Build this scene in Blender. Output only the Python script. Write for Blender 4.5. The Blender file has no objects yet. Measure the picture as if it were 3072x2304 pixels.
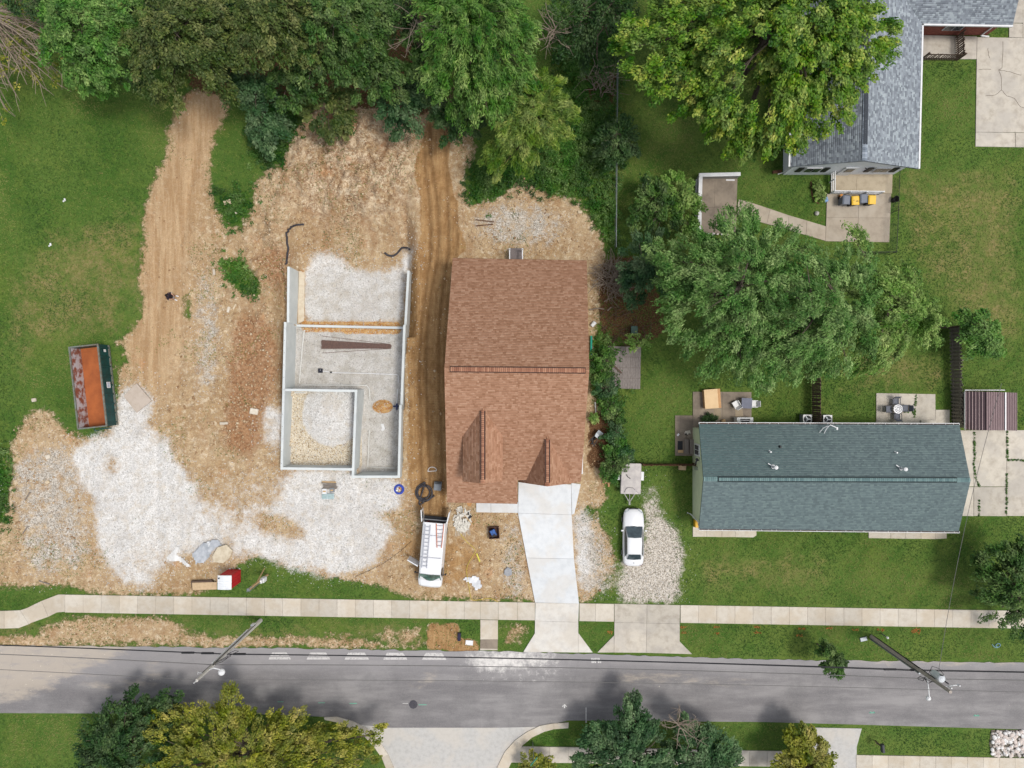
import bpy, math, random
import numpy as np
from mathutils import Vector, Matrix

# ------------------------------------------------------------------ camera, sky, sun, exposure
SC = bpy.context.scene
C = SC.collection
H, S = 60.0, 0.028            # camera height (m) and metres per photo pixel on the ground
def P(px, py, z=0.0):
    f = S * (H - z) / H
    return ((px - 1536) * f, (1152 - py) * f)
def P3(px, py, z=0.0):
    a = P(px, py, z)
    return (a[0], a[1], z)
cam_d = bpy.data.cameras.new('camera')
cam = bpy.data.objects.new('camera', cam_d); C.objects.link(cam)
cam.location = (0, 0, H)
cam_d.sensor_width = 36.0
cam_d.lens = 36.0 * H / (3072 * S)
cam_d.clip_end = 5000
SC.camera = cam
SUN = Vector((0.38, -0.09, 0.92)).normalized()
w = bpy.data.worlds.new('World'); SC.world = w; w.use_nodes = True
wn = w.node_tree.nodes; wl = w.node_tree.links
bg = wn['Background']
sky = wn.new('ShaderNodeTexSky'); sky.sky_type = 'NISHITA'; sky.sun_disc = False
sky.sun_elevation = math.asin(SUN.z); sky.sun_rotation = math.atan2(SUN.x, SUN.y)
sky.air_density = 1.0; sky.dust_density = 3.0; sky.ozone_density = 1.0
hs = wn.new('ShaderNodeHueSaturation'); hs.inputs['Saturation'].default_value = 0.35      # thin cloud veil
wl.new(sky.outputs[0], hs.inputs['Color']); wl.new(hs.outputs[0], bg.inputs[0]); bg.inputs[1].default_value = 0.135
sd = bpy.data.lights.new('sun', 'SUN'); sd.energy = 1.5; sd.angle = math.radians(12.0); sd.color = (1, 0.955, 0.89)
so = bpy.data.objects.new('sun', sd); C.objects.link(so)
so.rotation_euler = (-SUN).to_track_quat('-Z', 'Y').to_euler(); so.location = (40, -30, 60)
SC.view_settings.view_transform = 'Standard'; SC.view_settings.look = 'None'
SC.view_settings.gamma = 1; SC.view_settings.use_curve_mapping = False
SC.view_settings.exposure = 0.44

# ------------------------------------------------------------------ helpers
R = random.Random(7)
NR = np.random.default_rng(7)
KALB = 0.80
def lin(c):
    c = c / 255.0
    return c / 12.92 if c <= 0.04045 else ((c + 0.055) / 1.055) ** 2.4
def A(r, g, b, k=1.0):
    return (lin(r) * KALB * k, lin(g) * KALB * k, lin(b) * KALB * k, 1)

class G:                       # small node-graph writer
    def __init__(s, name):
        s.m = bpy.data.materials.new(name); s.m.use_nodes = True
        s.N = s.m.node_tree.nodes; s.L = s.m.node_tree.links
        s.b = s.N['Principled BSDF']; s.out = s.N['Material Output']
        s.b.inputs['Specular IOR Level'].default_value = 0.25
    def put(s, sock, v):
        if v is None: return
        if hasattr(v, 'is_output'): s.L.new(v, sock)
        else: sock.default_value = v
    def math(s, op, a, b=0.5, clamp=False):
        n = s.N.new('ShaderNodeMath'); n.operation = op; n.use_clamp = clamp
        s.put(n.inputs[0], a); s.put(n.inputs[1], b); return n.outputs[0]
    def mix(s, f, a, b, mode='MIX'):
        n = s.N.new('ShaderNodeMix'); n.data_type = 'RGBA'; n.blend_type = mode
        s.put(n.inputs[0], f); s.put(n.inputs[6], a); s.put(n.inputs[7], b); return n.outputs[2]
    def pos(s, scale=None, rot=0.0):
        o = s.N.new('ShaderNodeNewGeometry').outputs['Position']
        return s.mapv(o, scale, rot) if scale else o
    def obj(s, scale=None, rot=0.0):
        o = s.N.new('ShaderNodeTexCoord').outputs['Object']
        return s.mapv(o, scale, rot) if scale else o
    def mapv(s, o, scale, rot=0.0):
        n = s.N.new('ShaderNodeMapping'); s.L.new(o, n.inputs[0])
        n.inputs['Scale'].default_value = scale; n.inputs['Rotation'].default_value = (0, 0, rot)
        return n.outputs[0]
    def noise(s, scale, detail=3, rough=0.55, vec=None, dist=0.0):
        n = s.N.new('ShaderNodeTexNoise'); n.inputs['Scale'].default_value = scale
        n.inputs['Detail'].default_value = detail; n.inputs['Roughness'].default_value = rough
        n.inputs['Distortion'].default_value = dist
        s.put(n.inputs['Vector'], vec if vec is not None else s.pos()); return n.outputs[0]
    def vor(s, scale, vec=None, out='Distance', feature='F1', rand=1.0):
        n = s.N.new('ShaderNodeTexVoronoi'); n.feature = feature; n.inputs['Scale'].default_value = scale
        n.inputs['Randomness'].default_value = rand
        s.put(n.inputs['Vector'], vec if vec is not None else s.pos()); return n.outputs[out]
    def sep(s, col):
        n = s.N.new('ShaderNodeSeparateColor'); s.put(n.inputs[0], col); return n.outputs
    def attr(s, name):
        n = s.N.new('ShaderNodeAttribute'); n.attribute_name = name; return n
    def ramp(s, f, stops, mode='LINEAR'):
        n = s.N.new('ShaderNodeValToRGB'); s.put(n.inputs[0], f); cr = n.color_ramp; cr.interpolation = mode
        while len(cr.elements) < len(stops): cr.elements.new(0.5)
        for e, (p, c) in zip(cr.elements, stops): e.position = p; e.color = c
        return n.outputs[0]
    def step(s, v, lo, hi):
        n = s.N.new('ShaderNodeMapRange'); n.interpolation_type = 'SMOOTHSTEP'
        s.put(n.inputs[0], v); n.inputs[1].default_value = lo; n.inputs[2].default_value = hi; return n.outputs[0]
    def bump(s, h, strength=0.5, dist=0.05):
        n = s.N.new('ShaderNodeBump'); n.inputs['Strength'].default_value = strength
        n.inputs['Distance'].default_value = dist; s.put(n.inputs['Height'], h)
        s.L.new(n.outputs[0], s.b.inputs['Normal']); return n
    def done(s, col, rough=0.8, metal=0.0):
        s.put(s.b.inputs['Base Color'], col); s.put(s.b.inputs['Roughness'], rough)
        s.b.inputs['Metallic'].default_value = metal; return s.m

def mat(name, c, c2=None, sc=6, rough=0.7, metal=0.0, bump=0.0, spec=0.25, stretch=None, amt=1.0, detail=4):
    g = G(name)
    g.b.inputs['Specular IOR Level'].default_value = spec
    if c2 is None: c2 = (c[0] * 0.82, c[1] * 0.82, c[2] * 0.82, 1)
    v = g.obj(stretch) if stretch else g.obj()
    n = g.noise(sc, detail, 0.6, v)
    f = g.step(n, 0.5 - 0.25 / amt, 0.5 + 0.25 / amt)
    if bump: g.bump(n, bump, 0.02)
    return g.done(g.mix(f, c, c2), rough, metal)

def tintmat(name, cols, rough=0.8, sc=30, transl=0.0, amt=0.25, bump=0):
    """colour ramp over the per-face tint attribute, with a little grain"""
    g = G(name)
    k = len(cols) - 1
    col = g.ramp(g.attr('tint').outputs['Fac'], [(i / k, c) for i, c in enumerate(cols)])
    n = g.noise(sc, 2, 0.6, g.obj())
    col = g.mix(amt, col, g.mix(n, (0.02, 0.02, 0.02, 1), (1, 1, 1, 1)), 'OVERLAY')
    if bump: g.bump(n, bump, 0.02)
    g.done(col, rough)
    if transl:
        t = g.N.new('ShaderNodeBsdfTranslucent'); g.put(t.inputs[0], col)
        ms = g.N.new('ShaderNodeMixShader'); ms.inputs[0].default_value = transl
        g.L.new(g.b.outputs[0], ms.inputs[1]); g.L.new(t.outputs[0], ms.inputs[2])
        g.L.new(ms.outputs[0], g.out.inputs[0])
    return g.m

def np_mesh(name, V, F, tint=None, smooth=False):
    V = np.asarray(V, dtype=np.float32); F = np.asarray(F, dtype=np.int32)
    me = bpy.data.meshes.new(name)
    me.vertices.add(len(V)); me.vertices.foreach_set('co', V.ravel())
    k = F.shape[1]
    me.loops.add(F.size); me.loops.foreach_set('vertex_index', F.ravel())
    me.polygons.add(len(F)); me.polygons.foreach_set('loop_start', np.arange(0, F.size, k, dtype=np.int32))
    me.polygons.foreach_set('loop_total', np.full(len(F), k, dtype=np.int32))
    if smooth: me.polygons.foreach_set('use_smooth', np.ones(len(F), dtype=bool))
    if tint is not None:
        a = me.attributes.new('tint', 'FLOAT', 'FACE'); a.data.foreach_set('value', np.asarray(tint, dtype=np.float32))
    me.update(calc_edges=True); me.validate()
    return me

def link(name, me, m, parent=None, loc=(0, 0, 0)):
    o = bpy.data.objects.new(name, me)
    if m is not None and not me.materials: me.materials.append(m)
    C.objects.link(o); o.location = loc
    if parent is not None: o.parent = parent
    return o

def tag(o, label=None, cat=None, group=None, kind=None):
    if label: o['label'] = label
    if cat: o['category'] = cat
    if group: o['group'] = group
    if kind: o['kind'] = kind
    return o

def thing(name, label, cat, loc=(0, 0, 0), rz=0.0, group=None):
    o = bpy.data.objects.new(name, None); C.objects.link(o)
    o.empty_display_size = 0.2
    o.location = loc; o.rotation_euler = (0, 0, rz)
    return tag(o, label, cat, group)

def copy_tree(o, parent=None, loc=None, rz=None, label=None):
    c = o.copy(); C.objects.link(c); c.parent = parent
    if loc is not None: c.location = loc
    if rz is not None: c.rotation_euler = (0, 0, rz)
    if label: c['label'] = label
    for ch in list(o.children): copy_tree(ch, c)
    return c

class MB:                      # mesh builder: collects shapes, builds ONE mesh object
    def __init__(s): s.v = []; s.f = []; s.t = []
    def add(s, vs, fs, t=0.5):
        n = len(s.v); s.v.extend([tuple(p) for p in vs])
        s.f.extend([tuple(i + n for i in f) for f in fs]); s.t.extend([t] * len(fs)); return s
    def box(s, c, d, rz=0.0, t=0.5, M=None):
        x, y, z = d[0] / 2, d[1] / 2, d[2] / 2
        q = [(-x, -y, -z), (x, -y, -z), (x, y, -z), (-x, y, -z), (-x, -y, z), (x, -y, z), (x, y, z), (-x, y, z)]
        M = M or Matrix.Rotation(rz, 3, 'Z')
        q = [tuple(M @ Vector(p) + Vector(c)) for p in q]
        return s.add(q, [(3, 2, 1, 0), (4, 5, 6, 7), (0, 1, 5, 4), (1, 2, 6, 5), (2, 3, 7, 6), (3, 0, 4, 7)], t)
    def bar(s, a, b, w, h=None, t=0.5):
        a = Vector(a); b = Vector(b); d = b - a; h = h or w
        if d.length < 1e-6: return s
        z = d.normalized(); up = Vector((0, 0, 1)) if abs(z.z) < 0.99 else Vector((1, 0, 0))
        x = z.cross(up).normalized(); y = x.cross(z).normalized()
        M = Matrix((x, z, y)).transposed()
        return s.box((a + b) / 2, (w, d.length, h), M=M, t=t)
    def tube(s, pts, r, n=6, r2=None, t=0.5, cap=True):
        pts = [Vector(p) for p in pts]; k = len(pts); vs = []; fs = []
        for i, p in enumerate(pts):
            d = (pts[min(i + 1, k - 1)] - pts[max(i - 1, 0)])
            d = d.normalized() if d.length > 1e-9 else Vector((0, 0, 1))
            up = Vector((0, 0, 1)) if abs(d.z) < 0.95 else Vector((1, 0, 0))
            x = d.cross(up).normalized(); y = d.cross(x).normalized()
            rr = r if r2 is None else r + (r2 - r) * i / max(1, k - 1)
            for j in range(n):
                a = 2 * math.pi * j / n
                vs.append(p + (x * math.cos(a) + y * math.sin(a)) * rr)
        for i in range(k - 1):
            for j in range(n):
                fs.append((i * n + j, i * n + (j + 1) % n, (i + 1) * n + (j + 1) % n, (i + 1) * n + j))
        if cap:
            fs.append(tuple(range(n - 1, -1, -1))); fs.append(tuple((k - 1) * n + j for j in range(n)))
        return s.add(vs, fs, t)
    def lathe(s, c, prof, n=14, t=0.5):
        vs = []; fs = []; k = len(prof)
        for r, z in prof:
            for j in range(n):
                a = 2 * math.pi * j / n; vs.append((c[0] + r * math.cos(a), c[1] + r * math.sin(a), c[2] + z))
        for i in range(k - 1):
            for j in range(n):
                fs.append((i * n + j, i * n + (j + 1) % n, (i + 1) * n + (j + 1) % n, (i + 1) * n + j))
        fs.append(tuple(range(n - 1, -1, -1))); fs.append(tuple((k - 1) * n + j for j in range(n)))
        return s.add(vs, fs, t)
    def prism(s, poly, z0, z1, t=0.5):
        k = len(poly)
        ar = sum(poly[i][0] * poly[(i + 1) % k][1] - poly[(i + 1) % k][0] * poly[i][1] for i in range(k))
        if ar < 0: poly = poly[::-1]
        vs = [(p[0], p[1], z0) for p in poly] + [(p[0], p[1], z1) for p in poly]
        fs = [tuple(range(k - 1, -1, -1)), tuple(range(k, 2 * k))]
        fs += [(i, (i + 1) % k, k + (i + 1) % k, k + i) for i in range(k)]
        return s.add(vs, fs, t)
    def slab(s, top, th, t=0.5):       # thick panel under a planar 3-D polygon
        top = [Vector(p) for p in top]; k = len(top)
        n = (top[1] - top[0]).cross(top[2] - top[0]).normalized()
        if n.z < 0: top = top[::-1]; n = -n
        vs = [p - n * th for p in top] + top
        fs = [tuple(range(k - 1, -1, -1)), tuple(range(k, 2 * k))]
        fs += [(i, (i + 1) % k, k + (i + 1) % k, k + i) for i in range(k)]
        return s.add(vs, fs, t)
    def loft(s, secs, t=0.5, cap=True):
        n = len(secs[0]); vs = [p for q in secs for p in q]; fs = []
        for i in range(len(secs) - 1):
            for j in range(n):
                fs.append((i * n + j, i * n + (j + 1) % n, (i + 1) * n + (j + 1) % n, (i + 1) * n + j))
        if cap:
            fs.append(tuple(range(n - 1, -1, -1))); fs.append(tuple((len(secs) - 1) * n + j for j in range(n)))
        return s.add(vs, fs, t)
    def ball(s, c, r, n=8, m=5, t=0.5):
        prof = [(math.sin(math.pi * i / m) * r + 1e-4, -math.cos(math.pi * i / m) * r) for i in range(m + 1)]
        return s.lathe(c, prof, n, t)
    def build(s, name, m, parent=None, at=(0, 0, 0), smooth=False, bev=0.0):
        me = bpy.data.meshes.new(name)
        me.from_pydata([(p[0] - at[0], p[1] - at[1], p[2] - at[2]) for p in s.v], [], s.f)
        a = me.attributes.new('tint', 'FLOAT', 'FACE'); a.data.foreach_set('value', s.t)
        if smooth: me.polygons.foreach_set('use_smooth', [True] * len(s.f))
        me.update()
        if parent is not None:
            o = link(name, me, m, parent, (at[0] - parent.location[0], at[1] - parent.location[1], at[2] - parent.location[2]) if at != (0, 0, 0) else (0, 0, 0))
        else: o = link(name, me, m, None, at)
        if bev:
            md = o.modifiers.new('bevel', 'BEVEL'); md.width = bev; md.segments = 2; md.limit_method = 'ANGLE'
        return o

# value noise and polygon masks on arrays
def vnoise(X, Y, sc, seed=0):
    x = X * sc; y = Y * sc
    xi = np.floor(x).astype(np.int64); yi = np.floor(y).astype(np.int64)
    fx = x - xi; fy = y - yi; fx = fx * fx * (3 - 2 * fx); fy = fy * fy * (3 - 2 * fy)
    def h(a, b):
        n = (a * 374761393 + b * 668265263 + seed * 974711) & 0x7fffffff
        n = ((n ^ (n >> 13)) * 1274126177) & 0x7fffffff
        return ((n ^ (n >> 16)) & 0xffff) / 65535.0
    return (h(xi, yi) * (1 - fx) + h(xi + 1, yi) * fx) * (1 - fy) + (h(xi, yi + 1) * (1 - fx) + h(xi + 1, yi + 1) * fx) * fy
def fbm(X, Y, sc, oc=4, seed=0):
    v = 0; a = 0.5; t = 0
    for i in range(oc):
        v = v + a * vnoise(X, Y, sc * 2 ** i, seed + i * 17); t += a; a *= 0.5
    return v / t
def inside(X, Y, poly):
    r = np.zeros(X.shape, dtype=bool); k = len(poly)
    for i in range(k):
        x1, y1 = poly[i]; x2, y2 = poly[(i + 1) % k]
        if y1 == y2: continue
        c = ((y1 > Y) != (y2 > Y)) & (X < (x2 - x1) * (Y - y1) / (y2 - y1) + x1)
        r ^= c
    return r
def blur(M, k, it=2):
    M = M.astype(np.float32)
    if k < 1: return M
    for _ in range(it):
        for ax in (0, 1):
            pad = [(0, 0), (0, 0)]; pad[ax] = (k + 1, k)
            c = np.cumsum(np.pad(M, pad, mode='edge'), axis=ax, dtype=np.float64)
            n = M.shape[ax]
            M = ((np.take(c, np.arange(2 * k + 1, 2 * k + 1 + n), ax) - np.take(c, np.arange(0, n), ax)) / (2 * k + 1)).astype(np.float32)
    return M
# ------------------------------------------------------------------ plan outlines in photo pixels
ROAD = [(-900, 1926), (0, 1936), (768, 1944), (1536, 1955), (2304, 1979), (3072, 1988), (4000, 1998),
        (4000, 2200), (3072, 2188), (2304, 2166), (1706, 2161), (1620, 2180), (1500, 2183), (1165, 2183), (1060, 2172), (975, 2150), (768, 2142), (0, 2139), (-900, 2130)]
SIDE_STREET = [(1060, 2172), (1165, 2183), (1500, 2183), (1620, 2180), (1575, 2205), (1530, 2245), (1495, 2300), (1470, 2420), (1205, 2420), (1185, 2330), (1150, 2265), (1108, 2215)]
DIRT = [(560, 275), (700, 285), (690, 345), (655, 410), (622, 520), (640, 600), (668, 655), (698, 700), (722, 690), (745, 620),
        (762, 575), (738, 545), (770, 525), (850, 510), (848, 430), (900, 350), (940, 330), (1000, 290), (1110, 290), (1150, 360), (1260, 345), (1300, 320), (1350, 340), (1440, 430), (1430, 490), (1396, 570),
        (1398, 606), (1500, 588), (1545, 535), (1580, 530), (1640, 590), (1735, 598), (1770, 650), (1810, 720), (1832, 770), (1812, 830), (1800, 930), (1775, 1010), (1770, 1200), (1815, 1240), (1822, 1330),
        (1812, 1440), (1835, 1500), (1815, 1560), (1845, 1640), (1852, 1700), (1820, 1740), (1790, 1805), (1600, 1803), (1250, 1795), (1215, 1788), (1120, 1768), (980, 1745), (880, 1722), (830, 1700), (745, 1690), (690, 1705), (640, 1775), (500, 1787),
        (270, 1783), (240, 1762), (170, 1748), (40, 1762), (-60, 1760), (-60, 1605), (28, 1590), (28, 1480), (50, 1420), (36, 1345), (68, 1275), (95, 1240), (140, 1215), (180, 1285), (235, 1310),
        (345, 1300), (352, 1180), (342, 1050), (352, 1000), (415, 965), (425, 900), (402, 835), (420, 740), (432, 650), (450, 560), (505, 430), (540, 340)]
GRAVEL_Y = [[(215, 1330), (320, 1295), (430, 1278), (492, 1318), (512, 1388), (560, 1425), (640, 1440), (720, 1400), (800, 1420), (840, 1450), (845, 1404), (800, 1330), (790, 1240), (812, 1198), (846, 1200), (846, 1404), (1066, 1412), (1205, 1436),
             (1215, 1500), (1200, 1560), (1175, 1640), (1135, 1690), (1060, 1718), (940, 1728), (860, 1700), (780, 1690), (690, 1680), (600, 1692), (560, 1650), (500, 1690), (470, 1770), (410, 1782), (330, 1705), (295, 1660), (285, 1510), (240, 1480), (220, 1400)],
            [(348, 1165), (420, 1135), (470, 1195), (440, 1290), (380, 1300), (352, 1250)],
            [(920, 745), (1000, 738), (1055, 800), (1140, 815), (1200, 805), (1208, 740), (1258, 742), (1260, 790), (1230, 818), (1214, 900), (1210, 972), (905, 972), (905, 850)],
            [(1720, 1480), (1790, 1560), (1800, 1740), (1760, 1800), (1740, 1800), (1725, 1660)]]
GRAVEL_D = [(1928, 1450), (1958, 1450), (1966, 1520), (2005, 1560), (2036, 1600), (2042, 1812), (1850, 1812), (1845, 1720), (1885, 1650), (1930, 1640), (1945, 1560), (1925, 1500)]
TRACK = [(1275, 360), (1352, 345), (1345, 500), (1365, 640), (1400, 740), (1350, 800), (1345, 1180), (1345, 1450), (1335, 1570), (1280, 1590), (1222, 1420), (1225, 1150), (1217, 1000), (1232, 830), (1268, 740), (1258, 620), (1246, 520), (1265, 430)]
TRACK2 = [(1290, 1560), (1480, 1620), (1470, 1730), (1410, 1790), (1280, 1780), (1200, 1700), (1160, 1640), (1220, 1560)]
CLAY = [[(690, 965), (770, 925), (838, 1010), (836, 1170), (800, 1225), (800, 1330), (740, 1375), (650, 1330), (668, 1180), (684, 1060)],
        [(770, 780), (850, 700), (880, 780), (840, 900), (780, 880)], [(930, 320), (1100, 330), (1040, 420), (930, 420)]]
LITTER = [[(560, 60), (900, 180), (1120, 210), (1290, 240), (1300, 340), (1200, 360), (1140, 330), (1000, 320), (900, 300), (760, 310), (660, 290), (560, 280)], [(1180, 0), (1270, 0), (1290, 210), (1160, 200)],
          [(1805, 770), (1900, 760), (1990, 900), (1985, 1010), (1860, 1030), (1790, 1010)], [(1760, 200), (1860, 180), (1850, 330), (1760, 320)], [(1770, 1210), (1815, 1240), (1812, 1420), (1760, 1420)]]
WEED = [[(650, 560), (750, 575), (740, 640), (700, 690), (670, 640)], [(655, 785), (735, 800), (790, 860), (770, 898), (700, 872)], [(760, 250), (850, 250), (880, 360), (840, 500), (760, 500)],
        [(1500, 560), (1560, 470), (1700, 430), (1845, 400), (1850, 760), (1830, 740), (1760, 620), (1700, 560), (1640, 590)], [(1780, 1010), (1850, 1030), (1850, 1180), (1830, 1250), (1890, 1380), (1860, 1440), (1815, 1400), (1815, 1220)],
        [(-40, 1340), (40, 1340), (30, 1480), (28, 1590), (-40, 1600)], [(1395, 575), (1450, 500), (1530, 500), (1520, 600), (1420, 610)], [(1660, 0), (1860, 0), (1850, 420), (1700, 430)]]
DRY = [[(-50, 1850), (1285, 1862), (1285, 1945), (-50, 1940)], [(120, 700), (440, 600), (420, 900), (360, 1010), (100, 1050), (0, 900)], [(250, 760), (420, 740), (420, 960), (360, 1010), (230, 980), (150, 1000), (120, 880)], [(100, 1860), (480, 1850), (560, 1925), (300, 1935), (80, 1930)], [(1100, 1870), (1290, 1860), (1300, 1930), (1090, 1935)],
       [(820, 1880), (900, 1880), (900, 1930), (780, 1935)], [(0, 1920), (1000, 1930), (1000, 1945), (0, 1938)], [(2300, 1960), (3072, 1972), (3072, 1990), (2300, 1980)], [(2500, 1000), (2860, 1050), (2850, 1180), (2500, 1180)],
       [(2640, 500), (3072, 500), (3072, 1150), (2860, 940), (2720, 780)], [(2060, 1660), (2500, 1640), (2500, 1780), (2060, 1790)], [(0, 900), (120, 980), (60, 1200), (0, 1180)], [(1330, 1870), (1380, 1870), (1400, 1945), (1290, 1945)],
       [(1560, 1880), (1600, 1900), (1570, 1945), (1500, 1945), (1500, 1880)], [(1780, 1690), (1900, 1640), (1850, 1810), (1770, 1805)]]
DIRT2 = [(1282, 1868), (1380, 1868), (1378, 1910), (1440, 1925), (1438, 1958), (1385, 1962), (1330, 1950), (1282, 1950)]      # excavated patch on the verge
VERGE_DIRT = [[(560, 1880), (760, 1900), (1100, 1890), (1110, 1940), (480, 1936)], [(150, 1862), (240, 1846), (500, 1845), (580, 1890), (560, 1936), (70, 1936)], [(1110, 1895), (1160, 1870), (1280, 1868), (1282, 1940), (1120, 1940)], [(1500, 1862), (1600, 1862), (1596, 1900), (1568, 1946), (1500, 1946)], [(1755, 1890), (1810, 1900), (1790, 1940), (1770, 1925)]]
GRASS_BACK = [[(650, 782), (738, 798), (794, 860), (772, 900), (695, 876)], [(1178, 1770), (900, 1715), (840, 1695), (870, 1760), (1000, 1785), (1180, 1790)], [(700, 1710), (790, 1690), (830, 1710), (880, 1750), (700, 1782), (580, 1782), (640, 1770)], [(1395, 560), (1440, 480), (1520, 470), (1540, 540), (1500, 590), (1400, 606)],
              [(550, 880), (580, 850), (590, 910), (575, 980), (548, 960)], [(345, 1040), (380, 1020), (380, 1080), (350, 1100)], [(545, 420), (520, 480), (500, 470)], [(1860, 1480), (1920, 1460), (1930, 1530), (1870, 1600), (1810, 1590)], [(1745, 1530), (1790, 1500), (1800, 1560), (1760, 1570)]]

# foundation outline (outer faces), metres
FA1, FA2 = P(852, 966, 1.0), P(841, 1409, 1.0)
FE1, FE2 = P(1217, 975, 0.4), P(1200, 1434, 1.0)
FB0, FN0 = P(862, 800, 0.4), P(1229, 812, -0.1)
FG1, FG2 = P(1072, 1169, 1.0), P(1066, 1412, 1.0)
FG0 = P(849, 1166, 1.0)
FBU = P(1062, 1434, 1.0)
FLOOR_S, FLOOR_N, FLOOR_G = -1.72, -2.1, -1.12

def axis(a, b, st):
    core = np.arange(a, b + st * 0.5, st); out = []; d = st; v = 0
    while v < 1800: d *= 1.6; v += d; out.append(v)
    out = np.array(out); return np.concatenate([core[0] - out[::-1], core, core[-1] + out])
GX = axis(-46, 46, 0.14); GY = axis(-36, 36, 0.14)
X, Y = np.meshgrid(GX, GY)
def wpoly(p, z=0.0): return [P(a, b, z) for a, b in p]
def m_in(polys, k=3):
    if isinstance(polys[0][0], (int, float)): polys = [polys]
    r = np.zeros(X.shape, dtype=bool)
    for p in polys: r |= inside(X, Y, wpoly(p))
    return blur(r, k)

HARD = [ROAD, SIDE_STREET, [(-600, 1750), (3700, 1800), (3700, 1900), (-600, 1890)], [(1420, 1440), (1745, 1440), (1745, 1960), (1420, 1960)], [(1800, 1800), (2080, 1800), (2080, 1990), (1800, 1990)],
        [(2010, 1160), (3100, 1160), (3100, 1640), (2010, 1640)], [(2060, 500), (2740, 500), (2740, 800), (2060, 800)], [(2740, 0), (3200, 0), (3200, 470), (2740, 470)], [(1330, 780), (1780, 780), (1780, 1500), (1330, 1500)]]
hard = np.clip(m_in(HARD, 4) * 1.6, 0, 1)
dirtm = m_in(DIRT, 6)
relief = (1 - hard)
Z = np.full(X.shape, -0.03)
Z += relief * (fbm(X, Y, 0.12, 3, 1) - 0.5) * 0.12
rough = fbm(X, Y, 0.9, 4, 3); fine = vnoise(X, Y, 3.2, 9)
haul = m_in([(560, 275), (700, 285), (690, 345), (620, 520), (590, 640), (560, 800), (560, 960), (500, 1200), (420, 1180), (352, 1050), (420, 930), (405, 835), (430, 680), (505, 430)], 6)
Z += relief * dirtm * (1 - .75 * haul) * ((rough - 0.5) * 0.34 + (fine - 0.5) * 0.07)
mound = m_in([(880, 400), (960, 350), (1130, 330), (1240, 400), (1240, 560), (1180, 640), (960, 660), (860, 560)], 12)
Z += mound * relief * (0.25 + 1.7 * np.abs(fbm(X, Y, 0.33, 4, 21) - 0.5) + 2.2 * np.abs(fbm(X, Y, 0.8, 4, 23) - 0.5) + (fine - 0.5) * 0.22)
lump = m_in([(760, 560), (880, 520), (900, 720), (840, 980), (760, 980), (740, 760)], 8)
Z += lump * relief * ((rough - 0.35) * 0.8 + 1.2 * np.abs(fbm(X, Y, 0.9, 4, 27) - .5))
trk = m_in([TRACK], 4)
Z -= trk * relief * (0.12 + 0.75 * dirtm * 0)
rut = np.zeros(X.shape)
cx_t = -7.0 - 0.025 * (Y - 5) + 1.2 * np.exp(-((Y - 13) / 6.0) ** 2) + np.clip((Y - 14) * 0.10, 0, 2)
for off in (-0.95, 0.75, 1.25, -0.3):
    rut += np.exp(-((X - cx_t - off - 0.25 * (vnoise(Y, Y * 0, 0.15, int(off * 10) + 30) - 0.5)) / 0.16) ** 2)
Z -= np.clip(rut, 0, 1) * np.clip(trk * 1.2, 0, 1) * 0.10
for (x0, y0, x1, y1) in ((455, 560, 470, 760), (590, 450, 540, 760)):      # wheel ruts on the haul track
    a = P(x0, y0); b = P(x1, y1); t = np.clip((Y - a[1]) / (b[1] - a[1]), 0, 1)
    Z -= 0.07 * dirtm * np.exp(-((X - a[0] - (b[0] - a[0]) * t) / 0.25) ** 2) * (1 - hard)
# lower back yard, walk-out side and trench
def sm(t): t = np.clip(t, 0, 1); return t * t * (3 - 2 * t)
side = sm((X + 19.2) / 1.2) * sm((-7.9 - X) / 1.6)
Z += -2.05 * sm((19.0 - Y) / 9.0) * side * (Y > 4)
Z += -0.45 * sm((X + 9.4) / 0.4) * sm((-4.6 - X) / 3) * sm((Y - 2) / 4) * sm((17 - Y) / 5)
tr = np.exp(-((X + 19.45 + 0.024 * (Y - 5)) / 0.42) ** 2) * sm((Y + 2.5) / 2) * sm((10.5 - Y) / 2)
Z -= 1.25 * tr
pile = np.exp(-(((X + 15.3) / 2.3) ** 2 + ((Y + 2.5) / 2.5) ** 2) ** 1.4)
mS = inside(X, Y, [(FA1[0] + .1, FA1[1] - .1), (FE1[0] - .1, FE1[1] - .1), (FE2[0] - .1, FE2[1] + .1), (FBU[0] + .1, FBU[1] + .1), (FG1[0] - .1, FG1[1]), (FG0[0], FG0[1])])
mG = inside(X, Y, [(FG0[0] + .1, FG0[1]), (FG1[0] - .1, FG1[1]), (FG2[0], FG2[1] + .1), (FA2[0] + .1, FA2[1] + .1)])
mN = inside(X, Y, [(FB0[0] + .1, FB0[1]), (FN0[0] - .1, FN0[1]), (FE1[0] - .1, FE1[1] - .1), (FA1[0] + .25, FA1[1] - .1)])
inn = (rough - 0.5) * 0.08 + (fine - 0.5) * 0.05
Z = np.where(mN, FLOOR_N + inn, Z)
Z = np.where(mS, FLOOR_S + inn, Z)
Z = np.where(mG, FLOOR_G + inn + 0.75 * pile + 0.10 * sm((-1.5 - Y) / 3), Z)
sandp = np.exp(-(((X + 11.15) / 0.75) ** 2 + ((Y + 1.95) / 0.5) ** 2) ** 1.2)
Z = np.where(mS, Z + 0.45 * sandp, Z)
hole = 0
def ground_z(x, y):
    i = int(np.clip(np.searchsorted(GX, x), 1, len(GX) - 1)); j = int(np.clip(np.searchsorted(GY, y), 1, len(GY) - 1))
    return float(Z[j, i])

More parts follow.
